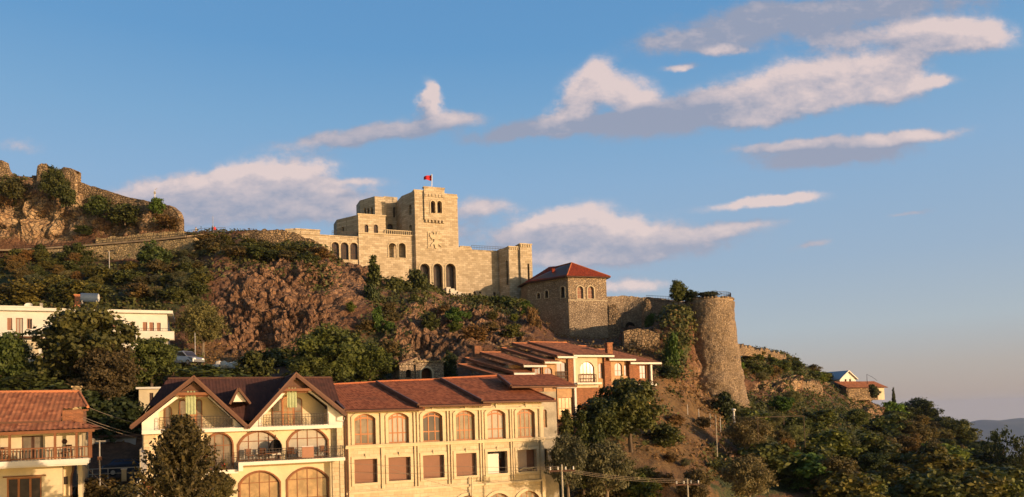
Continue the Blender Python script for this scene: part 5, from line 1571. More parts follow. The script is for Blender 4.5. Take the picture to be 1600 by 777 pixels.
def villa():
    g = Fac(0, 521, 92, 22, 6)
    dz = -6.0
    r = g.root('white_villa', 'long low white villa with a flat roof below the cliff at left', 'house')
    x1 = g.u(261, 505)
    o_ = lambda a, b, ya, yb: (g.u(a, ya), g.u(b, ya), g.z((a + b) / 2, yb), g.z((a + b) / 2, ya), 0)
    ws = [o_(11, 19, 497, 516), o_(42, 50, 498, 514), o_(174, 181, 500, 513), o_(184.5, 191, 500, 517), o_(203.8, 207.3, 503, 521), o_(223, 230, 503.5, 521), o_(233.3, 240.5, 504, 522), o_(245, 251, 504.5, 522)]
    dr = o_(24.5, 36, 497, 522.5)
    lw = [o_(26, 34, 532, 560), o_(66, 82, 536, 560), o_(120, 135, 538, 560)]
    MB().wall(rect(-8, x1, 6, 15.0), [rect(*o[:4]) for o in ws + [dr] + lw], 0, .35).box(x1 - .35, x1, .35, 8, 6, 15).box(-8, x1, 8, 8.3, 6, 15).build('wall', 'villa', r, dz)
    MB().box(-8, x1 - .4, 1.2, 1.3, 6, 15).build('inner_wall', 'interior', r, dz)
    for i, o in enumerate(ws): window(r, *o, .12, 'shutter', 'shutter' if i not in (1, 4) else 'glass_dark', 1, (), .08, .06, dz)
    window(r, *dr, .12, 'shutter', 'curtain', 1, (), .1, .08, dz, name='balcony_door')
    for o in lw: window(r, *o, .15, 'wood', 'glass_dark', 1, (.6,), .08, .06, dz)
    MB().box(-8.3, x1 + .7, -.55, 8.5, 14.95, 15.32).box(-8.2, g.u(65, 485, -.6), -.62, 8.4, 15.32, 15.5).build('roof_slab', 'villa', r, dz)
    bx0, bx1 = g.u(202.5, 525, -1.3), g.u(272, 525, -1.3)
    MB().box(bx0, bx1, -1.35, -1.2, 11.55, 12.55).box(bx1 - .15, bx1, -1.2, 0, 11.55, 12.55).box(bx0, bx0 + .15, -1.2, 0, 11.55, 12.55).box(bx0, bx1, -1.2, 0, 11.45, 11.6).build('balcony_parapet', 'villa', r, dz)
    railing(MB(), (bx0 + .1, -1.28, 12.55), (bx1 - .1, -1.28, 12.55), .35, 12, .02, (1.,)).build('railing', 'iron', r, dz)
    cx0, cx1 = g.u(20, 525, -1.1), g.u(66, 525, -1.1)
    MB().box(cx0, cx1, -1.2, 0, 11.75, 11.98).build('balcony_slab', 'villa', r, dz)
    MB().box(cx0 + .1, cx1 - .1, -1.1, 0, 11.6, 11.745).build('slab_soffit', 'wood', r, dz)
    MB().box(g.u(36, 540, -.1), g.u(60, 540, -.1), -.12, 0, g.z(48, 560, -.1), g.z(48, 533, -.1)).build('yellow_facing', 'yellow', r, dz)
    q = g.local(P(121.5, 480, 98))
    MB().box(q[0] - .3, q[0] + .3, q[1] - .3, q[1] + .3, 15.3, q[2] + 1.45).box(q[0] - .4, q[0] + .4, q[1] - .4, q[1] + .4, q[2] + 1.45, q[2] + 1.6).build('chimney', 'tile_pale', r, dz)
    q = g.local(P(64.5, 480, 97))
    MB().box(q[0] - .15, q[0] + .15, q[1] - .15, q[1] + .15, 15.3, q[2] + .5).build('vent_pipe', 'concrete', r, dz)
    t = root('solar_tank', g.world(*g.local(P(140, 482, 97))[:2], 15.33), g.t, 'blue grey hot water tank on thin legs on the white villa roof', 'water tank')
    mb = MB().lathe([(.05, -1.0), (.52, -.98), (.55, -.9), (.55, .9), (.52, .98), (.05, 1.0)], n=24)
    k = mb.build('tank_body', 'blue_tank', t); k.rotation_euler = (0, math.pi / 2, 0); k.location = (0, 0, 1.75)
    k = MB().lathe([(.5, 0), (.52, .06), (.3, .14), (.05, .17)], n=24).build('tank_cap', 'tank_end', t); k.rotation_euler = (0, math.pi / 2, 0); k.location = (.98, 0, 1.75)
    for sx in (-.8, .8):
        for sy in (-.35, .35): MB().bar((sx, sy, 0), (sx, sy, 1.45), .07).build('leg', 'steel', t)
    MB().box(-.95, .95, -.45, -.4, .2, .9).build('collector_panel', 'glass_dark', t)
    d = root('satellite_dish', g.world(g.u(45, 481, .5), .5, 15.5), g.t, 'small pale dish lying on the left end of the villa roof', 'satellite dish')
    k = MB().lathe([(.02, .12), (.3, .2), (.42, .34), (.44, .34), (.31, .17), (.02, .08)], n=18).build('dish', 'villa', d); k.rotation_euler = (.9, 0, 0)
    MB().bar((0, 0, 0), (0, 0, .2), .06).build('mount', 'steel', d)
villa()

M['terrace'] = m_plain('tan brick render', (.44, .27, .14), .9, .18, 2.5)
def red_house():
    g = Fac(900, 600, 88, 25, -1)
    dz = 1.0
    r = g.root('brick_terrace', 'row of orange brick and cream houses with staggered red tile roofs', 'terraced house')
    pit = math.radians(15)
    units = [('f', 786, 812, 590, 716, 570), ('e', 803, 832, 582.5, 726, 560), ('d', 818, 850, 570.5, 750, 551), ('c', 851, 873, 565, 777, 542), ('b', 871, 898, 556.5, 797, 535.5), ('a', 896, 956, 554.5, 834, 532.5), ('g', 952, 990, 560.5, 868, 538), ('h', 985, 1030, 566, 905, 545)]
    for k, (nm, pl, pr_, py, ax, ay) in enumerate(units):
        z0 = g.uz(pl, py, -.6)[1]
        a = np.array([g.u(pl, py, -.6), -.6, z0]); b = np.array([g.u(pr_, py, -.6), -.6, z0])
        if nm == 'a': a = np.array([g.u(896, py, -.6), -.6, z0])
        ridge = g.on_slope(ax, ay, -.6, z0, pit)
        base = a if nm != 'a' else np.array([g.u(913, py, -.6), -.6, z0])
        vec = ridge - base
        vec[0] = min(max(vec[0], -3.2), 0)
        vec = np.array([vec[0], min(vec[1], 8.5), 0]); vec[2] = vec[1] * math.tan(pit)
        q = [a, b + (.25, 0, 0), b + (.25, 0, 0) + vec, a + vec]
        tile_sheet('roof', q, r, 'tile_pale', dz=dz, seed=60 + k, pitch_w=.24, row=.36, thick=.14)
        MB().box(a[0], b[0] + .3, -.68, -.6, z0 - .24, z0 - .02).build('eaves_board', 'white', r, dz)
        MB().bar(q[0] - (0, 0, .05), q[3] - (0, 0, .05), .14, .3).build('verge_board', 'wood', r, dz)
        MB().tube([q[2] + (0, 0, .05), q[3] + (0, 0, .05)], .1, 6).build('ridge_tiles', 'tile_pale', r, dz)
        x0, x1 = a[0] + .1, b[0] - .05
        MB().box(x0 + vec[0] * .5, x1 + .2, 1.5, 7.5, -1, z0 - .1 + .25).build('inner_wall', 'terrace', r, dz)
    X = lambda px, y=0.0: g.u(px, 580, y)
    Z = lambda px, py, y=0.0: g.z(px, py, y)
    zf = Z(900, 600)
    def part_wall(pa, pb, pyt, pyb, mt, y=0.0, ops=(), nm='wall'):
        x0, x1 = g.u(pa, (pyt + pyb) / 2, y), g.u(pb, (pyt + pyb) / 2, y)
        MB().wall(rect(x0, x1, Z((pa + pb) / 2, pyb, y), Z((pa + pb) / 2, pyt, y)), [arch(*o) for o in ops], y, y + .3).box(x0, x1, y + .32, 1.6, Z((pa + pb) / 2, pyb, y), Z((pa + pb) / 2, pyb, y) + .1).build(nm, mt, r, dz)
    def op(pa, pb, ya, yb, y=0.0, rise=.35):
        pm = (pa + pb) / 2
        return (g.u(pa, ya, y), g.u(pb, ya, y), Z(pm, yb, y), Z(pm, ya, y), rise)
    bits = [(803, 832, 584, 612, 'brick', []), (832, 850, 571, 612, 'brick', [op(836, 846, 574, 591, 0, 0)]), (849, 868, 567, 612, 'terrace', [op(850.5, 862.5, 574, 591)]), (868, 888, 558, 606, 'terrace', [op(869.5, 884, 565, 592, 0, .2)]),
            (888, 897, 557, 606, 'brick', []), (897, 934, 557, 606, 'cream', [op(906, 928, 565, 597, 0, .7)]), (934, 945, 557, 606, 'terrace', [op(935, 942.5, 567, 592)]), (945, 955, 559, 610, 'brick', []),
            (955, 984, 562, 612, 'terrace', [op(960, 971.5, 566.5, 588), op(975, 981.5, 567.5, 588)]), (984, 995, 567, 614, 'brick', []), (995, 1015, 568, 614, 'brick', [op(1000, 1010, 570, 592, 0, 0)]),
            (871, 896, 606, 655, 'terrace', [op(872.5, 895, 621, 650, 0, 0)]), (896, 925, 606, 660, 'brick', []), (925, 1015, 606, 665, 'brick', [])]
    for (pa, pb, ya, yb, mt, ops) in bits:
        y = -.25 if (pb - pa) < 12 and mt == 'brick' else (.12 if mt == 'brick' else 0.0)
        part_wall(pa, pb, ya, yb, mt, y, [] if not ops else ops)
        for o in ops: window(r, *o, y + .12, m_wood_orange, 'glass_amber' if o[1] - o[0] > 1.5 else 'glass_dark', 3 if o[1] - o[0] > 1.5 else 1, (.4,), .08, .06, dz)
    # white columns, slabs and rails
    MB().box(X(896) - .12, X(896) + .14, -.3, -.02, Z(896, 660), Z(896, 557)).build('column', 'white', r, dz)
    MB().box(X(1014.5), X(1017), -.3, 0, Z(1015, 600), Z(1015, 569)).build('column', 'white', r, dz)
    MB().box(X(897), X(935), -.7, 0, zf - .1, zf + .12).box(X(990), X(1020), -.7, 0, Z(1005, 602) - .1, Z(1005, 602) + .12).box(X(866), X(897), -.5, 0, Z(880, 607), Z(880, 603)).build('balcony_slab', 'white', r, dz)
    for a, b, z_ in ((905, 930, zf + .12), (869, 886, Z(877, 594))):
        railing(MB(), (X(a), -.15, z_), (X(b), -.15, z_), .95, 10, .03, (1., .5)).build('railing', 'wood_dark', r, dz)
    q = g.local(P(953.5, 552, 91))
    MB().box(q[0] - .35, q[0] + .35, q[1], q[1] + .6, q[2] - 1.5, q[2] + 1.15).box(q[0] - .42, q[0] + .42, q[1] - .07, q[1] + .67, q[2] + 1.15, q[2] + 1.27).build('chimney', 'brick', r, dz)
    q = g.local(P(747, 548, 95))
    MB().box(q[0] - .45, q[0] + .45, q[1], q[1] + .8, q[2] - 1.5, q[2] + .6).build('chimney', 'brick', r, dz)
red_house()

def portal_hut():
    g = Fac(650, 580, 98, 25, 2)
    dz = -2.0
    r = g.root('stone_hut', 'small stone hut with an arched opening behind the tiled roofs', 'hut')
    x0, x1 = 0.0, g.u(693, 575)
    zt, zb = g.z(672, 566), 2.0
    a = (g.u(658, 580), g.u(674.5, 580), g.z(666, 596), g.z(666, 575), None)
    block(r, 'wall', x0, x1, 0, 4, zb, zt, 'tower', [a], dz=dz)
    MB().wall(arch(a[0] - .25, a[1] + .25, a[2], a[3] + .25, None), [arch(*a)], -.12, 0).build('arch_surround', 'castle_trim', r, dz)
    MB().box(x0 + .5, x1 - .5, 1.6, 1.7, zb, zt - .4).build('inner_wall', 'brick', r, dz)
    MB().box(x0 - .2, x1 + .2, -.25, 4.2, zt, zt + .18).build('roof_slab', 'retain', r, dz)
    L = -g.u(625.5, 585)
    block(r, 'side_room', -L, -.02, .3, 4, zb, g.z(640, 570), 'tower', [(-L * .6, -L * .25, g.z(637, 590), g.z(637, 577), None)], dz=dz)
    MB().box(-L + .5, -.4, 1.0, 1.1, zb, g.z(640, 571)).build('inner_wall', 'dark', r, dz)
    z2, z3 = g.z(627, 568), g.z(655, 557)
    tile_sheet('roof', [(-L - .3, 4.2, z2), (-L - .3, -.2, z2), (.35, -.2, z3), (.35, 4.2, z3)], r, 'tile_pale', dz=dz, seed=70, thick=.1)
    MB().wall([(-L - .2, z2 - .15), (.3, z2 - .15), (.3, z3 - .12)], (), .0, .2).build('gable_infill', 'tower', r, dz)
portal_hut()

def small_houses():
    g = Fac(217, 620, 80, 20, -4)
    r = g.root('small_house', 'tiny cream flat roofed house half hidden left of the dark gable roof', 'house')
    dz = 4.0
    x1 = g.u(252, 615)
    zt = g.z(235, 608)
    o = (g.u(233.5, 620), g.u(239.5, 620), g.z(236, 628), g.z(236, 614), 0)
    MB().wall(rect(0, x1, -4, zt), [rect(*o[:4])], 0, .3).box(0, .3, .3, 5, -4, zt).box(x1 - .3, x1, .3, 5, -4, zt).build('wall', 'yellow', r, dz)
    window(r, *o, .1, 'wood_dark', 'glass_dark', 1, (), .06, .05, dz)
    MB().box(-.25, x1 + .25, -.3, 5.2, zt, zt + .2).build('roof', 'white', r, dz)
    # the two houses on the ridge at right
    g = Fac(1312, 592, 205, 30, 5)
    r = g.root('ridge_cottage', 'white cottage with a blue grey sheet roof on the ridge at right', 'house')
    dz = -5.0
    z0, zr = g.z(1325, 592), g.z(1322, 580.5)
    x1 = g.u(1337, 592)
    MB().wall([(0, 5), (x1, 5), (x1, z0), (x1 / 2, zr), (0, z0)], [rect(x1 * .3, x1 * .42, z0 - 1.2, z0 - .1), rect(x1 * .58, x1 * .7, z0 - 1.2, z0 - .1)], 0, .25).box(0, .25, .25, 11, 5, z0).box(x1 - .25, x1, .25, 11, 5, z0).build('wall', 'white', r, dz)
    MB().box(.3, x1 - .3, .3, .35, 5, z0).build('window_pane', 'glass_dark', r, dz)
    for s in (0, 1):
        e = -.4 if s == 0 else x1 + .4
        MB().slab([(e, -.5, z0 - .25), (e, 12, z0 - .25), (x1 / 2, 12, zr + .12), (x1 / 2, -.5, zr + .12)], (0, 0, .12)).build('roof', 'tinroof', r, dz)
    MB().bar((-.4, -.52, z0 - .2), (x1 / 2, -.52, zr + .15), .1, .25).bar((x1 + .4, -.52, z0 - .2), (x1 / 2, -.52, zr + .15), .1, .25).build('verge_board', 'white', r, dz)
    g = Fac(1322, 600, 200, 28, 2)
    dz = -2.0
    r = g.root('ridge_house', 'low stone house with cream end wall under the white ridge cottage', 'house')
    xa, xb = g.u(1322, 605), g.u(1371, 605)
    xc = g.u(1381, 605)
    z0 = g.z(1375, 606)
    MB().box(xa, xb, 0, 7, 2, z0).build('wall', 'ruin', r, dz)
    MB().box(xb, xc, -.05, 7, 2, z0 + .1).build('end_wall', 'cream', r, dz)
    zr = g.z(1345, 596, 3)
    q = [(xa - .3, -.6, z0 + .1), (xc + .9, -.6, z0 + .1), (xc + .9, 3.6, zr), (xa - .3, 3.6, zr)]
    tile_sheet('roof', q, r, 'tile_pale', dz=dz, seed=81, thick=.15)
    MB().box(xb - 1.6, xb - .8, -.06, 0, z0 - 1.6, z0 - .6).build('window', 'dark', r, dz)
    # house in the gap between the front houses; dark materials stand in for shade
    g = Fac(130, 700, 74, 20, -8)
    r = g.root('shaded_house', 'plain dark house wall in the shade between the two front houses', 'house')
    x1 = g.u(212, 700)
    o = [(x1 * .3, x1 * .42, -2.0, -.6, 0), (x1 * .62, x1 * .74, -2.0, -.6, 0)]
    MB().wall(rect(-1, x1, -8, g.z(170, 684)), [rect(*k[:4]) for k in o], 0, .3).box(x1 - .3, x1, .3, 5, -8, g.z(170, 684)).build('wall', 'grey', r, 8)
    for k in o: window(r, *k, .1, 'wood_dark', 'glass_dark', 1, (.5,), .07, .05, 8)
    MB().box(-1.3, x1 + .3, -.4, 5.2, g.z(170, 684), g.z(170, 684) + .25).build('roof', 'wood_dark', r, 8)  # dark timber colour carries the shade on this roof
small_houses()

# ---------------------------------------------------------------- trees and shrubs
def leaf_quads(centers, normals, size, rng, aspect=1.5, jitter=.6):
    n = len(centers)
    nn = normals + rng.normal(0, jitter, (n, 3)); nn /= np.linalg.norm(nn, axis=1)[:, None] + 1e-9
    r = rng.normal(0, 1, (n, 3))
    u = np.cross(nn, r); u /= np.linalg.norm(u, axis=1)[:, None] + 1e-9
    v = np.cross(nn, u)
    s = size * (.6 + .8 * rng.rand(n))[:, None]
    a = centers + u * s * aspect * .5; b = centers + v * s * .5; c = centers - u * s * aspect * .5; d = centers - v * s * .5
    V = np.stack([a, b, c, d], 1).reshape(-1, 3)
    return V, np.arange(4 * n).reshape(n, 4)
def crown(lobes, n_clump, per, leaf, seed, spread=.16, fill=.25, flat_=1.0, rough=.25):
    """lobes: (x, y, z, rx, ry, rz); small clumps of leaves sit on and inside the lobes, leaving gaps"""
    rng = np.random.RandomState(seed)
    L = np.array(lobes, float)
    vol = (L[:, 3] * L[:, 4] * L[:, 5]) ** (2 / 3.); vol /= vol.sum()
    pick = rng.choice(len(L), n_clump, p=vol)
    d = rng.normal(0, 1, (n_clump, 3)); d /= np.linalg.norm(d, axis=1)[:, None]
    rad = 1 - fill * rng.rand(n_clump) ** 1.5 + rng.normal(0, rough * .35, n_clump)
    c = L[pick, :3] + d * L[pick, 3:6] * rad[:, None]
    tone_c = rng.rand(n_clump)
    C = np.repeat(c, per, 0) + rng.normal(0, spread, (n_clump * per, 3)) * np.array([1, 1, .7])
    NN = np.repeat(d, per, 0) * .8 + np.array([0, 0, .35])
    V, Fq = leaf_quads(C, NN, leaf, rng)
    tone = np.clip(np.repeat(tone_c, per) * .75 + rng.rand(len(C)) * .35, 0, 1)
    return V, Fq, tone
def limbs(lobes, h0, r0, seed, lean=0.0):
    rng = random.Random(seed)
    mb = MB()
    fork = (lean * h0, 0, h0)
    mb.tube([(0, 0, -.06), (lean * h0 * .4 + .01, .01, h0 * .5), fork], r0, 7, r0 * .7)
    for (x, y, z, rx, ry, rz) in lobes:
        m = ((fork[0] + x) / 2 + rng.uniform(-.03, .03), (fork[1] + y) / 2 + rng.uniform(-.03, .03), (h0 + z) / 2 - .02)
        mb.tube([fork, m, (x, y, z)], r0 * .5, 5, r0 * .14)
        for _ in range(3):
            a = rng.uniform(0, 6.28)
            mb.tube([(x, y, z), (x + rx * .7 * math.cos(a), y + ry * .7 * math.sin(a), z + rz * rng.uniform(.1, .7))], r0 * .16, 4, r0 * .05)
    return mb
def rnd_lobes(seed, n, R, z0, z1, rl):
    rng = random.Random(seed)
    out = [(0, 0, (z0 + z1) / 2, R * .62, R * .62, (z1 - z0) * .42)]
    for i in range(n):
        a = i * 2.399 + rng.uniform(-.4, .4)
        t = (i + .5) / n
        z = z0 + (z1 - z0) * (t * .85 + .05)
        rr = R * math.sqrt(max(.05, 1 - (2 * t - .95) ** 2)) * rng.uniform(.55, .85)
        out.append((rr * math.cos(a), rr * math.sin(a), z, rl * rng.uniform(.75, 1.25), rl * rng.uniform(.75, 1.25), rl * rng.uniform(.6, .9)))
    return out
# every prototype is about one unit high and is scaled when it is planted
PROTO = {}
def proto(kind, variants):
    PROTO[kind] = variants
def mk(kind, lobes, ncl, per, leaf, seed, mt, h0, r0, bark='bark', spread=.035, **kw):
    V, Fq, tone = crown(lobes, ncl, per, leaf, seed, spread, **kw)
    me = mesh_obj('crown', V, Fq, mt, None, tone)
    tr = limbs(lobes, h0, r0, seed).build('trunk', bark, None)
    pair = (me.data, tr.data)
    bpy.data.objects.remove(me); bpy.data.objects.remove(tr)
    return pair
for k in range(3):
    PROTO.setdefault('tree', []).append(mk('tree', rnd_lobes(100 + k, 11, .40, .26, .95, .17), 520, 22, .030, 200 + k, 'broad', .25, .03, fill=.35, rough=.35))
for k in range(3):
    PROTO.setdefault('bush', []).append(mk('bush', rnd_lobes(120 + k, 7, .42, .08, .88, .22), 200, 16, .060, 220 + k, 'broad', .08, .03, spread=.05, fill=.35, rough=.35))
for k in range(2):
    PROTO.setdefault('drybush', []).append(mk('drybush', rnd_lobes(130 + k, 7, .44, .08, .85, .22), 190, 15, .058, 230 + k, 'dry', .08, .03, spread=.055, fill=.5, rough=.5))
for k in range(2):
    PROTO.setdefault('olive', []).append(mk('olive', rnd_lobes(140 + k, 10, .46, .30, .92, .17), 430, 24, .024, 240 + k, 'olive', .28, .04, 'bark_pale', spread=.04, fill=.4, rough=.5))
for k in range(2):
    PROTO.setdefault('drytree', []).append(mk('drytree', rnd_lobes(150 + k, 12, .42, .25, .95, .17), 520, 22, .028, 250 + k, 'dry', .25, .035, 'bark_pale', fill=.5, rough=.5))
lc = [(0, 0, .12 + .08 * i, .15 * (1 - (i / 11.5) ** 1.6) + .015, .15 * (1 - (i / 11.5) ** 1.6) + .015, .08) for i in range(11)]
for k in range(2):
    PROTO.setdefault('cypress', []).append(mk('cypress', lc, 420, 14, .032, 260 + k, 'broad', .08, .02, spread=.018, fill=.3, rough=.25))
for k in range(2):
    PROTO.setdefault('fresh', []).append(mk('fresh', rnd_lobes(160 + k, 6, .38, .08, .92, .2), 220, 16, .055, 270 + k, 'fresh', .08, .02, spread=.05, fill=.35, rough=.4))
# sparse tree: bare limbs with few leaves
sl = rnd_lobes(171, 9, .5, .35, .95, .13)
PROTO['sparse'] = [mk('sparse', sl, 110, 9, .045, 280, 'broad', .35, .022, spread=.05, fill=.9, rough=.9)]
# feathery young tree with upswept twigs
def feathery(seed):
    rng = np.random.RandomState(seed)
    C, NN, T = [], [], []
    mb = MB().tube([(0, 0, -.05), (.01, 0, .5), (.0, 0, .95)], .018, 7, .004)
    for i in range(300):
        t = rng.rand() ** .85
        z = .02 + .80 * t
        a = rng.rand() * 6.283
        ln = (.46 * (1 - t) ** 1.05 + .05) * (.75 + .4 * rng.rand())
        dx = np.array([math.cos(a), math.sin(a), 0])
        tipz = z + ln * (.25 + .55 * t) + .04
        p0 = np.array([0, 0, z]); p2 = dx * ln * .92 + np.array([0, 0, tipz]); p1 = dx * ln * .5 + np.array([0, 0, z + (tipz - z) * .25])
        if i % 2 == 0: mb.tube([p0, p1, p2], .005, 4, .0015)
        m = int(16 + 46 * ln)
        for s_ in np.linspace(.18, 1.04, m):
            p = p0 * (1 - s_) ** 2 + 2 * p1 * s_ * (1 - s_) + p2 * s_ ** 2
            for _ in range(2):
                C.append(p + rng.normal(0, .011, 3)); NN.append(dx * .5 + np.array([0, 0, .4])); T.append(rng.rand() * .6 + .2 * (i % 3 == 0))
    V, Fq = leaf_quads(np.array(C), np.array(NN), .019, rng, 2.0, .9)
    me = mesh_obj('crown', V, Fq, 'dry', None, np.array(T)); tr = mb.build('trunk', 'bark_pale')
    pair = (me.data, tr.data); bpy.data.objects.remove(me); bpy.data.objects.remove(tr)
    return pair
PROTO['feathery'] = [feathery(5)]

CNT = [0]
NAME = {'tree': 'tree', 'bush': 'bush', 'drybush': 'dry_bush', 'olive': 'olive_tree', 'drytree': 'tree', 'cypress': 'cypress_tree', 'fresh': 'bush', 'sparse': 'sparse_tree', 'feathery': 'young_tree'}
CAT = {'tree': 'tree', 'bush': 'bush', 'drybush': 'bush', 'olive': 'tree', 'drytree': 'tree', 'cypress': 'tree', 'fresh': 'bush', 'sparse': 'tree', 'feathery': 'tree'}
def plant(kind, px, ytop, ybot, wpx, label, D=None, group=None, col=(1, 1, 1), lift=0.0):
    """a plant whose crown fills the picture box: centre px, from ytop to ybot, wpx wide"""
    CNT[0] += 1
    rng = random.Random(CNT[0] * 13 + 5)
    if D is None:
        q = surf(px, ybot)
        D = q[1]
    base = P(px, ybot, D)
    h = (ybot - ytop) / F * D * 1.04
    wd = wpx / F * D
    cm, tm = PROTO[kind][rng.randrange(len(PROTO[kind]))]
    nat = {'tree': .95, 'bush': 1.0, 'drybush': 1.02, 'olive': 1.05, 'drytree': 1.0, 'cypress': .34, 'fresh': .9, 'sparse': 1.15, 'feathery': .85}[kind]
    o = bpy.data.objects.new(NAME[kind], None); link(o)
    o.location = base; o.rotation_euler = (0, 0, rng.uniform(0, 6.28)); s = wd / nat
    o.scale = (s, s, h)
    c = bpy.data.objects.new('crown', cm); link(c); c.parent = o; c.color = (*col, 1)
    t = bpy.data.objects.new('trunk', tm); link(t); t.parent = o
    tag(o, label, CAT[kind], group)
    return o
DK, BR, OL, GR = (.75, .8, .7), (1.15, .95, .8), (1.2, 1.1, .8), (1.1, 1.35, .8)
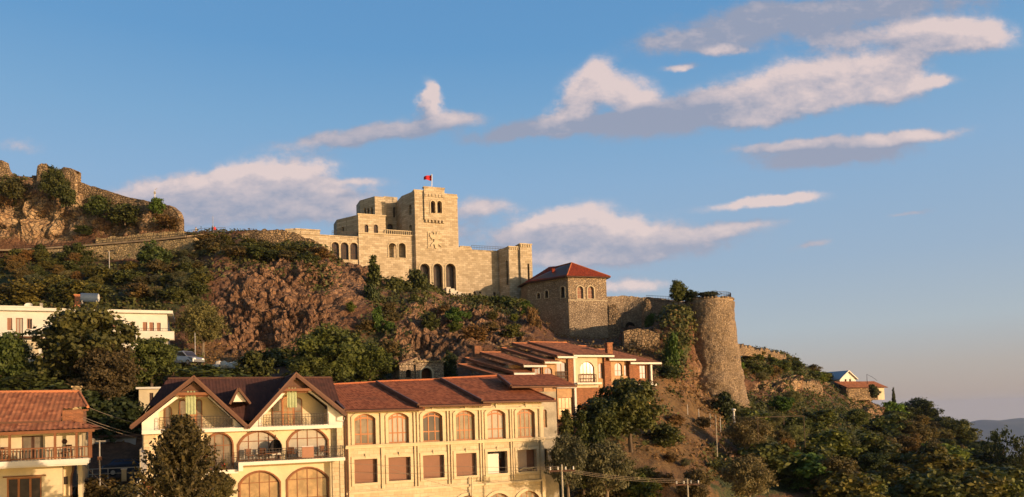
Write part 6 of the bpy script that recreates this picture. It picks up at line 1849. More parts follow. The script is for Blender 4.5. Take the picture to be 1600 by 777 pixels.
T = [
 # near the houses
 ('feathery', 286, 640, 815, 150, 'feathery young tree with upswept twigs in front of the gabled house', 41, None, (.55, .62, .52)),
 ('drytree', 345, 742, 800, 60, 'small leafy bush top at the foot of the feathery tree', 43, None, (.9, .95, .7)),
 ('drybush', 160, 742, 800, 110, 'brownish bush below the railing between the two front houses', 55, None, (.9, .9, .8)),
 ('drybush', 205, 752, 800, 60, 'dark bush beside the white gate post', 52, None, (.7, .8, .7)),
 ('tree', 133, 480, 625, 158, 'big dark tree in front of the middle of the white villa', 82, None, (1.0, .9, .8)),
 ('drytree', 170, 545, 640, 110, 'brownish airy tree below the big dark tree at the villa', 79, None, (.8, .75, .7)),
 ('tree', 238, 528, 612, 92, 'leafy dark green tree at the right end of the white villa', 84, None, (.9, 1.05, .85)),
 ('tree', 8, 520, 625, 90, 'dark green tree at the left edge below the villa', 80, None, (.9, 1.1, .8)),
 ('bush', 60, 572, 625, 100, 'dark bush between the left edge tree and the big villa tree', 80, None, DK),
 ('bush', 110, 600, 660, 110, 'dark bush above the clay tile roof at left', 74, None, DK),
 ('bush', 185, 620, 690, 90, 'dark shaded bush left of the tiny cream house', 76, None, (.55, .6, .55)),
 ('olive', 318, 474, 560, 80, 'round yellowish green tree standing alone at the foot of the cliff', None, None, (.95, .95, .55)),
 ('bush', 400, 548, 600, 60, 'dark rounded bush behind the lamp post near the dark roof', None, None, DK),
 ('bush', 430, 540, 600, 80, 'dark round tree between the lamp post and the large green tree', 104, None, DK),
 ('tree', 518, 512, 612, 120, 'large green leafy tree behind the roofs in front of the cliff', 95, None, (1.2, 1.25, .9)),
 ('tree', 578, 540, 610, 80, 'large dark tree right of the large green tree behind the roofs', 98, None, (1.0, 1.15, .8)),
 ('tree', 480, 560, 615, 80, 'dense green tree just above the right gable', 92, None, (1.1, 1.15, .9)),
 ('bush', 330, 570, 605, 120, 'low hedge like bush above the dark gable roof', 86, None, (.8, .9, .7)),
 ('bush', 703, 548, 592, 28, 'small dark bush right of the stone hut', 101, None, DK),
 ('tree', 986, 592, 700, 118, 'large dark tree in front of the brick terrace', 76, None, (.95, .95, .8)),
 ('tree', 940, 622, 700, 90, 'dark tree at the left side of the large tree by the brick terrace', 74, None, (.8, .85, .75)),
 ('cypress', 888, 642, 760, 34, 'dark conical evergreen next to the concrete corner', 70, 'cypresses by the brick wall', DK),
 ('cypress', 912, 648, 765, 34, 'dark conical evergreen under the brick wall, middle one of three', 70, 'cypresses by the brick wall', DK),
 ('cypress', 936, 655, 768, 34, 'dark conical evergreen nearest the large dark tree', 70, 'cypresses by the brick wall', DK),
 ('olive', 888, 680, 790, 70, 'grey green olive tree beside the concrete corner of the stone house', 64, 'olive trees on the slope', (.75, .72, .6)),
 ('olive', 950, 690, 800, 100, 'grey green olive tree left of the brown grass slope', 66, 'olive trees on the slope', (.85, .82, .65)),
 ('olive', 1172, 712, 800, 85, 'tall grey green olive tree at the bottom right of the slope', 70, 'olive trees on the slope', (.9, .85, .7)),
 ('olive', 1168, 650, 715, 78, 'pale olive tree right of the round bastion foot', 98, 'olive trees on the slope', (1.0, .9, .7)),
 ('drytree', 1088, 735, 800, 60, 'thin brownish tree behind the power lines', 68, None, (.8, .8, .7)),
 ('bush', 1040, 660, 700, 60, 'brownish bush on the slope right of the large dark tree', None, None, (.9, .85, .6)),
 ('bush', 1000, 740, 785, 60, 'green bush on the slope under the power lines', 72, None, (1.0, 1.2, .7)),
 ('drybush', 1055, 646, 664, 34, 'small brown bush on the grass slope, left of two', None, 'brown bushes on the grass slope', BR),
 ('drybush', 1098, 650, 668, 30, 'small brown bush on the grass slope, right of two', None, 'brown bushes on the grass slope', BR),
 # on the bastion and curtain wall
 ('tree', 1060, 438, 480, 30, 'leafy tree growing on the left side of the bastion top', 131, None, (1.0, 1.1, .8)),
 ('bush', 1105, 455, 474, 42, 'low dark bush on the bastion top behind the railing', 131, None, DK),
 ('bush', 1080, 452, 476, 30, 'small dark bush between the bastion tree and the railing', 131, None, DK),
 ('fresh', 1017, 489, 515, 20, 'bright green bush beside the broken pier left of the bastion', 150, None, (1.0, 1.0, .8)),
 ('fresh', 1052, 518, 592, 26, 'bright green ivy mass hanging down left of the bastion', 117, None, (.7, .8, .7)),
 ('bush', 1130, 612, 662, 40, 'dark bush at the shaded foot of the bastion', 117, None, (.6, .65, .6)),
 # below the fortress
 ('cypress', 585, 402, 480, 30, 'tall dark conical tree on the cliff in front of the fortress wall', 139, None, (1, 1, .8)),
 ('bush', 583, 440, 500, 34, 'dark shrub under the conical tree on the cliff', 128, None, DK),
 ('fresh', 590, 478, 520, 18, 'bright green creeper patch below the conical tree', None, None, (.9, .95, .8)),
 ('bush', 622, 430, 472, 50, 'dark bush under the fortress loggia, left of two', 140, 'dark bushes under the fortress', DK),
 ('bush', 655, 418, 480, 44, 'dark bush hiding the foot of the main tower', 143, 'dark bushes under the fortress', DK),
 ('bush', 648, 458, 520, 36, 'dark narrow bush in the cleft of the cliff under the main tower', 130, None, DK),
 ('bush', 672, 488, 520, 30, 'small dark bush in the cliff right of the cleft', None, None, DK),
 ('bush', 745, 462, 492, 44, 'low bush at the foot of the fortress right wing, left of two', 148, 'bushes at the right wing', (.9, 1, .7)),
 ('bush', 790, 462, 496, 60, 'low bush at the foot of the fortress right wing, near the gatehouse', 147, 'bushes at the right wing', (.9, 1, .7)),
 ('fresh', 712, 480, 505, 30, 'green shrub on the cliff under the stone steps', None, None, (.8, .9, .8)),
 ('drybush', 834, 472, 530, 24, 'reddish brown shrub against the shaded gatehouse side', 133, None, BR),
 ('drybush', 740, 505, 535, 50, 'brown shrub on the cliff below the right wing, left of two', None, 'brown cliff shrubs', BR),
 ('bush', 800, 505, 528, 36, 'brown green shrub on the cliff below the right wing, right of two', None, 'brown cliff shrubs', (1.2, 1.1, .8)),
 # left cliff
 ('bush', 241, 378, 422, 50, 'round dark bush against the yellowish retaining wall', 139, None, (.9, 1.05, .8)),
 ('bush', 120, 380, 412, 40, 'dark bush overhanging the left part of the retaining wall', 146, None, DK),
 ('bush', 62, 380, 402, 22, 'small dark bush at the left end of the road', 148, None, DK),
 ('tree', 86, 262, 318, 46, 'dark bush with twigs between the tower stumps on the cliff top', 152, None, DK),
 ('bush', 105, 290, 322, 30, 'dark bush hanging below the rounded tower stump', 151, None, DK),
 ('bush', 18, 275, 312, 40, 'dark bush on the cliff below the leftmost tower stump', 153, None, (.8, .7, .7)),
 ('bush', 152, 304, 338, 34, 'dark green bush under the sloping fortress wall, leftmost of three', 151, 'bushes under the sloping wall', (.8, .95, .7)),
 ('bush', 195, 316, 350, 52, 'wide dark green bush under the sloping fortress wall, middle of three', 150, 'bushes under the sloping wall', DK),
 ('fresh', 245, 308, 334, 26, 'green bush on top of the sloping fortress wall', 149.5, None, (.8, .85, .7)),
 ('drybush', 262, 334, 352, 40, 'dry bush under the sloping fortress wall, rightmost of three', 147, 'bushes under the sloping wall', BR),
 ('bush', 130, 352, 366, 30, 'small dark bush in a hollow of the left cliff', 151, None, DK),
]
for t in T:
    kind, px, yt, yb_, wpx, lab, D, grp, col = t
    plant(kind, px, yt, yb_, wpx, lab, D, grp, col)

# trees of the wooded slopes, each its own; the label names it by the nearest landmark
LM = [(1148, 560, 'round bastion'), (1110, 640, 'bastion foot'), (1322, 585, 'white ridge cottage'), (1350, 605, 'low ridge house'), (1397, 622, 'thin cypress'), (1215, 690, 'open metal frame'), (1172, 750, 'tall olive tree'),
      (1462, 740, 'pale bare trunk'), (1570, 700, 'blue mountain'), (1240, 606, 'pale rock band'), (1300, 775, 'bottom of the right slope'), (1590, 770, 'bottom right corner'), (1400, 770, 'grassy patch on the right slope'), (1440, 640, 'skyline trees'),
      (15, 480, 'left end of the villa roof'), (140, 460, 'rooftop water tank'), (265, 490, 'right end of the villa roof'), (241, 402, 'round bush on the retaining wall'), (171, 415, 'double headed street lamp'), (60, 400, 'left end of the cliff road'),
      (318, 500, 'round yellowish tree'), (320, 368, 'viewpoint fence'), (445, 365, 'stone rampart'), (440, 470, 'boulder cliff'), (585, 440, 'tall conical cliff tree'), (520, 540, 'large green tree'), (648, 500, 'cleft in the cliff'),
      (720, 470, 'stone steps'), (790, 480, 'gatehouse side of the fortress'), (700, 560, 'small stone hut'), (60, 610, 'clay tile roof at left'), (215, 620, 'tiny cream house'), (1000, 640, 'large dark tree by the terrace'), (955, 760, 'left olive tree'),
      (1080, 760, 'pole on the grass slope'), (1052, 550, 'green ivy beside the bastion'), (1155, 600, 'foot of the bastion wall')]
ORD = ['nearest', 'second nearest', 'third nearest', 'fourth nearest', 'fifth nearest', 'sixth nearest', 'seventh nearest', 'eighth nearest', 'ninth nearest', 'tenth nearest', 'eleventh nearest', 'twelfth nearest']
LOOK = {'tree': 'dark leafy tree', 'bush': 'dark green bush', 'drybush': 'brownish dry bush', 'olive': 'grey green tree', 'drytree': 'brownish airy tree', 'fresh': 'bright green shrub', 'cypress': 'cypress'}
WILD = []
rs = random.Random(77)
def grove(n, area, hmin, hmax, kinds, desc, grp, cols, wfac=1.25, dmin=9):
    placed = []
    tries = 0
    while len(placed) < n and tries < 4000:
        tries += 1
        px = rs.uniform(area[0], area[2]); py = rs.uniform(area[1], area[3])
        top_l = np.interp(px, area[4][0], area[4][1]); bot_l = np.interp(px, area[4][0], area[4][2])
        if not (top_l <= py <= bot_l): continue
        if any(abs(px - a) < dmin * 1.4 and abs(py - b) < dmin * .8 for a, b in placed): continue
        placed.append((px, py))
    placed.sort(key=lambda q: (q[1], q[0]))
    for px, py in placed:
        k = rs.choice(kinds)
        tt = (py - area[1]) / max(1, area[3] - area[1])
        h = (hmin + (hmax - hmin) * tt) * rs.uniform(.8, 1.25)
        o = plant(k, px, py - h, py, h * wfac * rs.uniform(.85, 1.2) * (1.0 if k not in ('bush', 'drybush') else 1.25), '', None, grp, rs.choice(cols))
        j = min(range(len(LM)), key=lambda i: math.hypot(px - LM[i][0], (py - h / 2 - LM[i][1]) * 1.3))
        WILD.append((LM[j][2], LOOK[k], math.hypot(px - LM[j][0], py - h / 2 - LM[j][1]), o, py - h / 2 - LM[j][1], px - LM[j][0]))
def name_wild():
    sets = {}
    for e in WILD:
        side = ('above' if e[4] < 0 else 'below') if abs(e[4]) > abs(e[5]) * .6 else ('left of' if e[5] < 0 else 'right of')
        sets.setdefault((e[0], e[1], side), []).append(e)
    for (lm, look, side), es in sets.items():
        es.sort(key=lambda e: e[2])
        for i, e in enumerate(es):
            e[3]['label'] = f'{look} {side} the {lm}' + ('' if len(es) == 1 else f', {ORD[min(i, 11)]} to it')
slopeR = ([1140, 1200, 1260, 1300, 1400, 1500, 1600, 1640], [572, 556, 574, 608, 648, 702, 762, 775], [720, 760, 790, 800, 800, 800, 800, 800])
GV = [(1.0, 1.05, .75), (.8, .9, .7), (1.2, 1.25, .75), (1.45, 1.2, .75), (1.3, 1.4, .7)]
grove(54, (1150, 560, 1635, 800, slopeR), 12, 56, ['tree', 'bush', 'bush', 'fresh', 'drytree', 'olive', 'bush'], 'dark green tree of the wooded slope below the ridge right of the bastion', 'trees on the right hand wooded slope', GV)
grove(18, (1150, 545, 1290, 600, ([1150, 1290], [545, 585], [590, 600])), 10, 16, ['bush', 'bush', 'drybush'], 'low green shrub on the upper slope between bastion and ridge cottage', 'shrubs near the ridge top', GV, 1.4, 6)
grove(34, (0, 405, 215, 478, ([0, 215], [405, 410], [478, 478])), 16, 30, ['bush', 'olive', 'drytree', 'bush', 'tree'], 'brownish green bush on the slope between villa roof and retaining wall', 'bushes above the villa', [(1.3, 1.15, .9), (1.0, 1.0, .8), (.8, .85, .7), (1.4, 1.1, .8)], 1.25, 9)
grove(22, (215, 395, 320, 480, ([215, 320], [410, 395], [478, 470])), 14, 26, ['bush', 'drybush', 'olive', 'bush'], 'dark bush on the slope between the round bush and the boulder cliff', 'bushes beside the boulder cliff', [(1.0, .95, .8), (.8, .85, .7)], 1.2, 8)
grove(24, (300, 372, 500, 412, ([300, 500], [372, 396], [392, 425])), 12, 18, ['bush', 'bush', 'drybush'], 'dark bush on the brow of the boulder cliff below the rampart', 'bushes on the cliff brow', [(.9, .95, .75), (.75, .8, .7), (1.1, .95, .75)], 1.5, 7)
grove(7, (520, 470, 640, 560, ([520, 640], [470, 480], [560, 560])), 14, 26, ['bush', 'drybush', 'fresh', 'drybush'], 'brownish shrub on the cliff between conical tree and large green tree', 'shrubs on the middle cliff', [(1.1, .9, .75), (1.0, 1.0, .8)], 1.1, 9)
grove(9, (690, 470, 830, 530, ([690, 830], [480, 472], [520, 530])), 10, 18, ['drybush', 'bush', 'fresh', 'drybush'], 'brown or green shrub on the cliff below the fortress right wing', 'shrubs below the right wing', [(1.2, .95, .75), (1.0, 1.0, .8)], 1.4, 8)
grove(22, (60, 560, 215, 640, ([60, 215], [575, 575], [640, 640])), 22, 40, ['bush', 'tree'], 'dark shaded bush behind the clay tile roof and below the villa', 'shaded bushes below the villa', [(.65, .7, .6), (.8, .8, .7)], 1.3, 12)
grove(16, (920, 700, 1130, 800, ([920, 1130], [720, 720], [800, 800])), 16, 30, ['bush', 'drybush', 'olive'], 'low bush on the brown grass slope near the power lines', 'low bushes on the grass slope', [(.9, .9, .7), (1.1, .9, .7)], 1.3, 14)
grove(3, (1040, 540, 1062, 600, ([1040, 1075], [500, 500], [600, 600])), 14, 22, ['fresh', 'bush'], 'green creeper clump on the cliff left of the bastion', 'creeper clumps left of the bastion', [(.7, .8, .7), (.9, 1, .8)], 1.1, 7)
grove(20, (1395, 640, 1560, 735, ([1395, 1440, 1500, 1560], [646, 662, 690, 722], [690, 705, 725, 740])), 20, 28, ['tree', 'bush', 'drytree'], 'tree', 'trees near the right skyline', GV, 1.5, 8)
plant('cypress', 1397, 607, 634, 6, 'thin dark cypress standing alone right of the ridge houses', 236)
plant('tree', 1436, 624, 672, 60, 'dark tree on the skyline right of the thin cypress', 232, None, DK)
plant('tree', 1478, 652, 696, 52, 'dark tree on the skyline, halfway between cypress and blue mountain', 236, None, DK)
plant('sparse', 1566, 668, 760, 62, 'sparse open tree silhouetted against the blue mountain', 150, None, (.6, .7, .6))
plant('sparse', 1602, 684, 775, 50, 'sparse open tree at the right edge below the mountain', 146, None, (.6, .7, .6))
plant('drytree', 1462, 692, 775, 50, 'thin tree with a pale bare trunk on the right slope', 120, None, (.7, .8, .7))
plant('bush', 1366, 600, 622, 18, 'small dark bush in front of the low ridge house', 196, None, DK)

# ground cover nobody could count: tufts, low scrub and fallen leaves over the hill
def undergrowth(name, n, density, size, material, seed, label, per=5, lift=.15, spread=.35):
    rng = np.random.RandomState(seed)
    r_i = rng.randint(20, nr_ - 22, n * 3); c_i = rng.randint(2, nc_ - 2, n * 3)
    dd = density.reshape(nr_, nc_)[r_i, c_i]
    patch = fbm(VG[r_i, c_i] * .18, 3, seed + 1)
    ok = rng.rand(n * 3) < dd * np.clip(.55 + patch * 1.6, 0, 1)
    r_i, c_i = r_i[ok][:n], c_i[ok][:n]
    base = VG[r_i, c_i] + NRM[r_i, c_i] * lift
    C = np.repeat(base, per, 0) + rng.normal(0, spread, (len(base) * per, 3)) * np.array([1, 1, .6])
    NN = np.repeat(NRM[r_i, c_i], per, 0) + np.array([0, 0, .4])
    V, Fq = leaf_quads(C, NN, size, rng, 1.6, .8)
    V = V.reshape(-1, 4, 3)
    tone = np.clip(np.repeat(rng.rand(len(base)), per) * .8 + rng.rand(len(C)) * .25, 0, 1)
    o = mesh_obj(name, V.reshape(-1, 3), Fq, material, None, tone)
    tag(o, label, 'ground cover', kind='stuff')
    return o
veg_ = blob(px_f, py_f, VEG)
grs_ = np.clip(blob(px_f, py_f, GRASS), 0, 1)
undergrowth('undergrowth', 26000, np.clip(veg_ * 1.1 - wc * .3, 0, 1), .36, 'broad', 5, 'dark green low scrub covering the slopes', 6, .25, .42)
undergrowth('scrub', 15000, np.clip(.3 + veg_ * .5 - wc * .9 - wr * .15 - calm * .5, 0, 1) * .8, .28, 'dry', 6, 'brown dry scrub scattered over rock and slope', 6, .12, .35)
undergrowth('grass', 26000, np.clip(.12 + grs_ * .9 - wr * .6, 0, 1), .22, m_leaf('dry grass blades', (.13, .075, .025), (.28, .17, .06), .15), 7, 'dry ochre grass on the open slopes', 5, .05, .3)

undergrowth('green_grass', 14000, blob(px_f, py_f, [(1205, 565, 75, 34, 1), (1270, 590, 40, 25, 1), (1330, 670, 160, 90, 1), (1440, 710, 90, 50, .8), (1200, 640, 60, 30, .5)]), .24, 'fresh', 8, 'green grass and creepers on the shoulder right of the bastion', 6, .08, .35)

# ---------------------------------------------------------------- people at the viewpoint
def person(px, py, D, top, legs, label, yaw, pose=0):
    """a small standing figure, one continuous body grown from joints"""
    h = 1.72
    me = bpy.data.meshes.new('body')
    V = [(0, 0, .92), (0, .01, 1.15), (0, .01, 1.38), (0, 0, 1.50), (0, -.01, 1.60), (0, -.01, 1.68),
         (.19, 0, 1.40), (.25, .02 - .04 * pose, 1.13), (.24, -.08 - .12 * pose, .90 + .12 * pose), (-.19, 0, 1.40), (-.25, .02, 1.13), (-.25, -.06, .88),
         (.10, 0, .86), (.11, .0, .48), (.12, .03, .07), (.12, -.12, .03), (-.10, 0, .86), (-.12, -.02, .48), (-.13, .02, .07), (-.13, -.13, .03)]
    E = [(0, 1), (1, 2), (2, 3), (3, 4), (4, 5), (2, 6), (6, 7), (7, 8), (2, 9), (9, 10), (10, 11), (0, 12), (12, 13), (13, 14), (14, 15), (0, 16), (16, 17), (17, 18), (18, 19)]
    R_ = [.15, .14, .15, .06, .095, .085, .07, .05, .038, .07, .05, .038, .09, .065, .045, .04, .09, .065, .045, .04]
    me.from_pydata(V, E, [])
    o = bpy.data.objects.new('person', me); link(o)
    sk_ = o.modifiers.new('skin', 'SKIN')
    for i, r_ in enumerate(R_):
        me.skin_vertices[0].data[i].radius = (r_, r_ * .8)
    me.skin_vertices[0].data[0].use_root = True
    sb = o.modifiers.new('sub', 'SUBSURF'); sb.levels = 2; sb.render_levels = 2
    dg = bpy.context.evaluated_depsgraph_get()
    ev = o.evaluated_get(dg)
    m2 = bpy.data.meshes.new_from_object(ev)
    o.modifiers.clear(); o.data = m2; m2.name = 'person'
    m2.materials.clear()
    for k in ('skin', legs, top): m2.materials.append(M[k])
    for p in m2.polygons:
        z = p.center.z; x = abs(p.center.x)
        p.material_index = 0 if z > 1.47 or (x > .2 and z < 1.05 and z > .7) else (1 if z < .93 else 2)
        p.use_smooth = True
    o.location = P(px, py, D); o.rotation_euler = (0, 0, yaw)
    hair = MB().lathe([(.02, 1.745), (.07, 1.735), (.10, 1.69), (.105, 1.64), (.09, 1.60)], (0, .015), 12).build('hair', 'black', o)
    return tag(o, label, 'person', 'people at the viewpoint')
person(332, 367, 146.5, 'cloth_dark', 'cloth_dark', 'person in dark clothes standing at the viewpoint fence', 2.6)
person(335.5, 367, 147, 'red', 'cloth_dark', 'person in a red top standing at the viewpoint fence', .4, 1)
person(306.5, 369, 145, 'grey', 'cloth_dark', 'person in grey at the left end of the viewpoint fence', 1.2, 1)

# ---------------------------------------------------------------- posts, poles and lines
def pole(name, px, ytop, ybot, D, rr, label, cat, group=None, mt='steel', extra=None):
    b = P(px, ybot, D); h = P(px, ytop, D)[2] - b[2]
    o = root(name, b, 0, label, cat, group)
    MB().tube([(0, 0, -.3), (0, 0, h)], rr, 7, rr * .7).build('post', mt, o)
    if extra: extra(o, h)
    return o
def lamp_head(o, h):
    for s in (-1, 1):
        MB().bar((0, 0, h - .1), (s * .55, 0, h + .05), .07).build('arm', 'steel', o)
        MB().box(s * .55 - .28, s * .55 + .28, -.14, .14, h, h + .16).build('lamp', 'black', o)
def one_head(o, h):
    MB().tube([(0, 0, h), (-.1, 0, h + .25), (-.6, 0, h + .35)], .05).build('arm', 'steel', o)
    MB().box(-1.1, -.6, -.12, .12, h + .28, h + .4).build('lamp', 'steel', o)
def camera_head(o, h):
    MB().box(-.18, .18, -.12, .12, h - .8, h - .35).build('box', 'grey', o)
    MB().tube([(0, 0, h), (.5, 0, h + .35)], .04).build('arm', 'steel', o)
pole('street_lamp', 171, 393, 438, 137, .09, 'street lamp with two dark heads in front of the retaining wall', 'street lamp', 'street lamps', extra=lamp_head)
pole('street_lamp', 305, 520, 556, 97, .07, 'plain grey lamp post between the round tree and the white van', 'street lamp', 'street lamps', extra=None)
pole('street_lamp', 394.5, 539, 590, 93, .06, 'thin dark lamp post left of the large green tree', 'street lamp', 'street lamps', 'black', None)
pole('camera_mast', 242, 297, 314, 150, .10, 'short white mast on the skyline behind the sloping fortress wall', 'mast', None, 'white', camera_head)
pole('flag_mast', 333, 338, 366, 147.5, .06, 'thin bare mast behind the people at the viewpoint', 'mast', None)
pole('antenna_mast', 1355, 585, 598, 205, .07, 'thin antenna mast on the roof of the low ridge house', 'mast', None, 'black', lambda o, h: MB().tube([(0, 0, h), (1.6, 0, h - .9), (2.6, 0, h - 1.7)], .04).build('stay', 'black', o))
def cross_arm(o, h):
    MB().box(-1.0, 1.0, -.06, .06, h - .55, h - .42).build('cross_arm', 'wood_dark', o)
    for x in (-.9, -.3, .3, .9):
        MB().lathe([(.03, h - .42), (.07, h - .36), (.05, h - .28), (.07, h - .22), (.03, h - .16)], (x, 0), 8).build('insulator', 'white', o)
pole('utility_pole', 880, 726, 800, 60, .10, 'utility pole with cross arm at the concrete corner of the stone house', 'utility pole', 'utility poles', 'concrete', cross_arm)
pole('utility_pole', 1076, 748, 800, 64, .09, 'utility pole with cross arm on the brown grass slope', 'utility pole', 'utility poles', 'concrete', cross_arm)
pole('utility_pole', 1121, 648, 716, 92, .07, 'tall slim pole on the slope below the bastion', 'utility pole', 'utility poles', 'concrete', None)
pole('lamp_post', 1147, 640, 658, 100, .16, 'short pale post with a cap right of the bastion foot', 'post', None, 'white', lambda o, h: MB().lathe([(.16, h - .2), (.3, h - .1), (.3, h + .05), (.1, h + .12)], n=10).build('cap', 'white', o))
for i, (px, yt, yb_) in enumerate(((1074.5, 632, 645), (1092, 639, 652), (1110, 646, 664), (1126, 652, 672))):
    pole('fence_post', px, yt, yb_, surf(px, yb_)[1] - .3, .06, ('leftmost', 'second from the left', 'third from the left', 'rightmost')[i] + ' of four thin fence posts across the grass slope', 'fence post', 'fence posts on the grass slope', 'steel')
pole('roof_vent', 738, 745, 777, 63, .08, 'small pale post standing in front of the lower stone facade', 'post', None, 'facade_trim')
def frame_structure():
    a = P(1185, 690, 96)
    o = root('metal_frame', a, .2, 'open metal frame like a goal standing among the dark trees right of the olive tree', 'frame')
    MB().tube([(0, 0, 0), (0, 0, 3.0)], .045).build('post', 'bark', o)
    MB().tube([(6.4, 0, -1), (6.4, 0, 3.0)], .045).build('post', 'bark', o)
    MB().tube([(3.6, 0, 2.0), (3.6, 0, 3.0)], .045).build('post', 'bark', o)
    MB().tube([(0, 0, 3.0), (6.4, 0, 3.0)], .045).build('crossbar', 'bark', o)
frame_structure()
def line(pts, r, label, sag=.3, grp='cables', name='cable'):
    q = [P(*p) for p in pts]
    out = []
    for a, b in zip(q[:-1], q[1:]):
        for i in range(9):
            t = i / 8
            p = a * (1 - t) + b * t
            p = p - np.array([0, 0, sag * 4 * t * (1 - t)])
            out.append(p - q[0])
    o = MB().tube(out, r, 5).build(name, 'cable')
    o.location = q[0]
    return tag(o, label, 'cable', grp)
line([(137, 636, 55), (225, 664, 56)], .018, 'upper cable strung from the clay tile roof to the gabled house', .12)
line([(130, 652, 53), (228, 682, 55)], .018, 'middle cable strung from the orange brick gable to the gabled house', .12)
line([(128, 655, 53), (229, 688, 55)], .018, 'lowest cable strung from the orange brick gable to the gabled house', .12)
for k in range(3):
    line([(873 + 4 * k, 731 + 3 * k, 60), (1078, 749 + 2.5 * k, 64), (1250, 800 + 5 * k, 60)], .013, ('upper', 'middle', 'lowest')[k] + ' power line between the two utility poles on the slope', .25, 'power lines', 'power_line')
line([(545, 724, 57), (700, 728, 58.5), (874, 729, 59.5)], .013, 'upper thin wire running across the lower openings of the stone house', .1, 'power lines', 'power_line')
line([(545, 738, 57), (700, 738, 58.5), (874, 731, 59.5)], .013, 'lower thin wire running across the lower openings of the stone house', .1, 'power lines', 'power_line')
line([(590, 726, 56), (735, 768, 58)], .012, 'thin slanting wire in front of the stone house wall', .1, 'power lines', 'power_line')
line([(133, 728, 52), (182, 775, 52)], .014, 'slanting stay wire beside the antenna mast', .02)

# antenna mast, railing, gate in the gap between the front houses
o = pole('sign_mast', 156, 688, 752, 54, .055, 'pale mast with antenna and small red box between the front houses', 'mast', None, 'steel')
h = P(156, 688, 54)[2] - P(156, 752, 54)[2]
MB().box(-.42, .42, -.04, .04, h - .12, h - .02).build('antenna_bar', 'steel', o)
k = MB().lathe([(.01, 0), (.12, .02), (.22, .1), (.23, .12), (.12, .06)], n=14).build('dish', 'grey', o); k.rotation_euler = (1.3, 0, 0); k.location = (-.42, -.05, h - .1)
MB().box(-.11, .11, -.08, .08, h - 1.4, h - 1.15).build('red_box', 'shutter', o)
o = root('street_railing', P(120, 752, 58), .35, 'white metal railing in front of the shaded gap between the front houses', 'railing')
mb = MB()
for i in range(5):
    mb.bar((i * 1.05, 0, 0), (i * 1.05, 0, .85), .06)
mb.bar((0, 0, .85), (4.3, 0, .85), .07).bar((0, 0, .45), (4.3, 0, .45), .04)
mb.build('rails_and_posts', 'steel', o)
o = root('gate_pillar', P(194, 752, 56), .4, 'short yellow pillar at the end of the white railing', 'pillar')
MB().box(-.16, .16, -.16, .16, 0, .85).build('shaft', 'yellow', o); MB().box(-.2, .2, -.2, .2, .85, .92).build('cap', 'white', o)
o = root('gate_post', P(219, 800, 47), .4, 'white post with a brick pier behind it left of the feathery tree', 'post')
MB().box(-.15, .15, -.15, .15, 0, 1.95).build('shaft', 'white', o); MB().box(.2, .75, .1, .6, 0, 1.8).build('brick_pier', 'brick', o)

# ---------------------------------------------------------------- cars
def car(px, py, D, yaw, paint, label, van=False):
    c = root('parked_van' if van else 'parked_car', P(px, py, D), yaw, label, 'van' if van else 'car')
    L, Wd = 4.4, 1.75
    hb, ht = .82, (1.75 if van else 1.42)
    if van: prof = [(-2.2, .35), (-2.2, .8), (-2.1, 1.0), (-1.95, 1.66), (-1.6, ht), (.35, ht), (1.15, 1.08), (2.05, .88), (2.2, .7), (2.2, .35)]
    else: prof = [(-2.2, .35), (-2.2, .75), (-2.1, .92), (-1.7, 1.0), (-1.25, ht), (.1, ht), (.95, 1.0), (1.95, .84), (2.2, .65), (2.2, .35)]
    n = len(prof)
    vs = []
    for y, k in ((-Wd / 2, 1), (-Wd / 2 + .12, 1.02), (Wd / 2 - .12, 1.02), (Wd / 2, 1)):
        for x, z in prof:
            inn = .10 if z > 1.02 else 0
            yy = y + (inn if y < 0 else -inn)
            vs.append((x * (1 if abs(y) < Wd / 2 - .05 else .985), yy, z if abs(y) < Wd / 2 - .05 else min(z, z - .03 * (z > .5))))
    fs = []
    for k in range(3):
        for i in range(n): fs.append((k * n + i, k * n + (i + 1) % n, (k + 1) * n + (i + 1) % n, (k + 1) * n + i))
    fs.append(tuple(range(n))); fs.append(tuple(3 * n + i for i in range(n - 1, -1, -1)))
    MB().add(vs, fs).build('body', paint, c)
    for s in (-1, 1):
        y = s * (Wd / 2 - .085)
        if van: quads = [[(-1.75, 1.1), (-.65, 1.1), (-.65, 1.62), (-1.62, 1.62)], [(-.55, 1.1), (.25, 1.1), (.25, 1.62), (-.55, 1.62)], [(.33, 1.1), (.98, 1.1), (.42, 1.6), (.33, 1.6)]]
        else: quads = [[(-1.5, 1.02), (-.6, 1.02), (-.6, 1.34), (-1.2, 1.34)], [(-.5, 1.02), (.7, 1.02), (.15, 1.34), (-.5, 1.34)]]
        for q in quads: MB().wall(q, (), y - .01 * (1 - s) - .005, y + .015).build('side_window', 'glass_dark', c)
        for x in (-1.35, 1.35):
            wl = MB().lathe([(.1, -.1), (.30, -.1), (.32, -.07), (.32, .07), (.30, .1), (.1, .1)], n=18).build('wheel', 'tyre', c)
            wl.rotation_euler = (math.pi / 2, 0, 0); wl.location = (x, s * (Wd / 2 - .08), .32)
            MB().lathe([(.02, -.105), (.19, -.105), (.19, .105), (.02, .105)], n=12).build('rim', 'steel', wl)
        MB().box(2.12, 2.215, s * .62 - .16, s * .62 + .16, .62, .78).build('headlight', 'lamp', c)
    MB().slab([(1.12, -.72, 1.10), (1.12, .72, 1.10), (.38, .66, ht - .06), (.38, -.66, ht - .06)], (.03, 0, .02)).build('windscreen', 'glass_dark', c)
    MB().box(2.19, 2.24, -.75, .75, .38, .52).build('bumper', paint, c)
    return c
car(290, 572, 91, -.45, 'carpaint', 'silver van parked on the road at the right end of the villa', True)
car(203, 742, 68, .5, 'carblue', 'dark blue car in the shade behind the white railing')

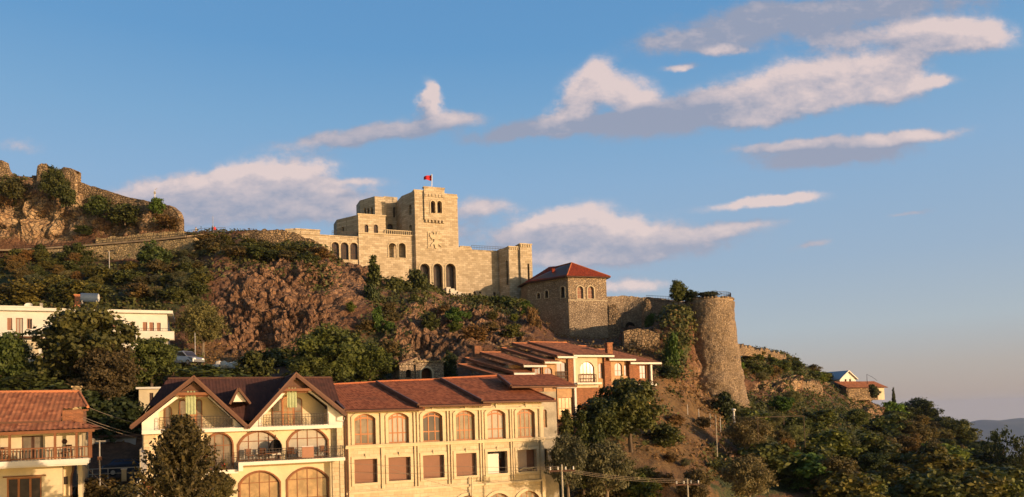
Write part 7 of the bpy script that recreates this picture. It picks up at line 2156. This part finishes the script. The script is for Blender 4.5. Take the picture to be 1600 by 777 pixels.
# rubble heap, road edge and small kiosk on the terrace behind the gables
rngb = random.Random(9)
for i in range(26):
    px = 332 + rngb.random() * 42; py = 566 + rngb.random() * 17
    D = 90 + rngb.random() * 4
    q = P(px, py, D)
    V = np.array([(math.cos(a) * math.cos(b), math.sin(a) * math.cos(b), math.sin(b)) for b in (-1.2, -.5, .3, 1.1) for a in np.linspace(0, 6.28, 7)[:-1]])
    s_ = .28 + .28 * rngb.random()
    V = V * (1 + .5 * (np.array([rngb.random() for _ in range(len(V))])[:, None] - .5)) * np.array([s_ * 1.3, s_, s_ * .8])
    fs = [tuple(range(6))[::-1], tuple(range(18, 24))] + [(k * 6 + i2, k * 6 + (i2 + 1) % 6, (k + 1) * 6 + (i2 + 1) % 6, (k + 1) * 6 + i2) for k in range(3) for i2 in range(6)]
    o = mesh_obj('boulder', V, fs, 'stone_white'); o.location = q
    tag(o, 'pale boulder in the heap between the silver van and the dark gable roof', 'boulder', 'boulders in the heap by the road')
rough_wall('road_wall', [(296, 578, 600, 90), (330, 583, 604, 90), (375, 586, 606, 91), (430, 590, 610, 92)], .5, 'low road wall behind the dark gable roof', 'wall', 'retain', jag=.05, seed=20)
o = root('road_kiosk', P(385, 592, 90), .4, 'low grey kiosk with a small white box beside the lamp post', 'kiosk')
MB().box(-1.3, 1.3, 0, 1.4, 0, .85).build('wall', 'grey', o); MB().box(-1.45, 1.45, -.15, 1.55, .85, .97).build('roof', 'concrete', o); MB().box(-1.25, -.75, -.2, -.02, .2, .7).build('meter_box', 'white', o)
# the road across the left cliff
def road():
    pts = [(-60, 391, 150.4), (20, 391.5, 150.6), (60, 389.5, 150.2), (132, 384.5, 148.9), (200, 379, 147.2), (250, 375, 145.2), (292, 370.5, 143.6), (320, 368, 146)]
    q = [P(*p) for p in pts]
    mb = MB()
    vs = []
    for p in q: vs += [p + (0, -.6, .12), p + (.3, 3.2, .12), p + (.3, 3.2, -.2), p + (0, -.6, -.2)]
    fs = []
    for i in range(len(q) - 1):
        for k in range(4): fs.append((i * 4 + k, (i + 1) * 4 + k, (i + 1) * 4 + (k + 1) % 4, i * 4 + (k + 1) % 4))
    mb.add(vs, fs)
    tag(mb.build('road', 'path'), kind='structure')
road()
name_wild()
# the air
HAZE = True
if HAZE:
    m = bpy.data.materials.new('haze'); m.use_nodes = True
    n = N(m.node_tree); m.node_tree.nodes.clear()
    v = n.new('ShaderNodeVolumePrincipled')
    v.inputs['Color'].default_value = (.52, .64, .95, 1)
    v.inputs['Density'].default_value = 0.00004
    v.inputs['Anisotropy'].default_value = 0.0
    n.t.links.new(v.outputs[0], n.new('ShaderNodeOutputMaterial').inputs['Volume'])
    MATS['haze'] = m
    hz = MB().box(-9500, 12500, -400, 12400, -515, 70).build('haze', m)
    tag(hz, kind='stuff')
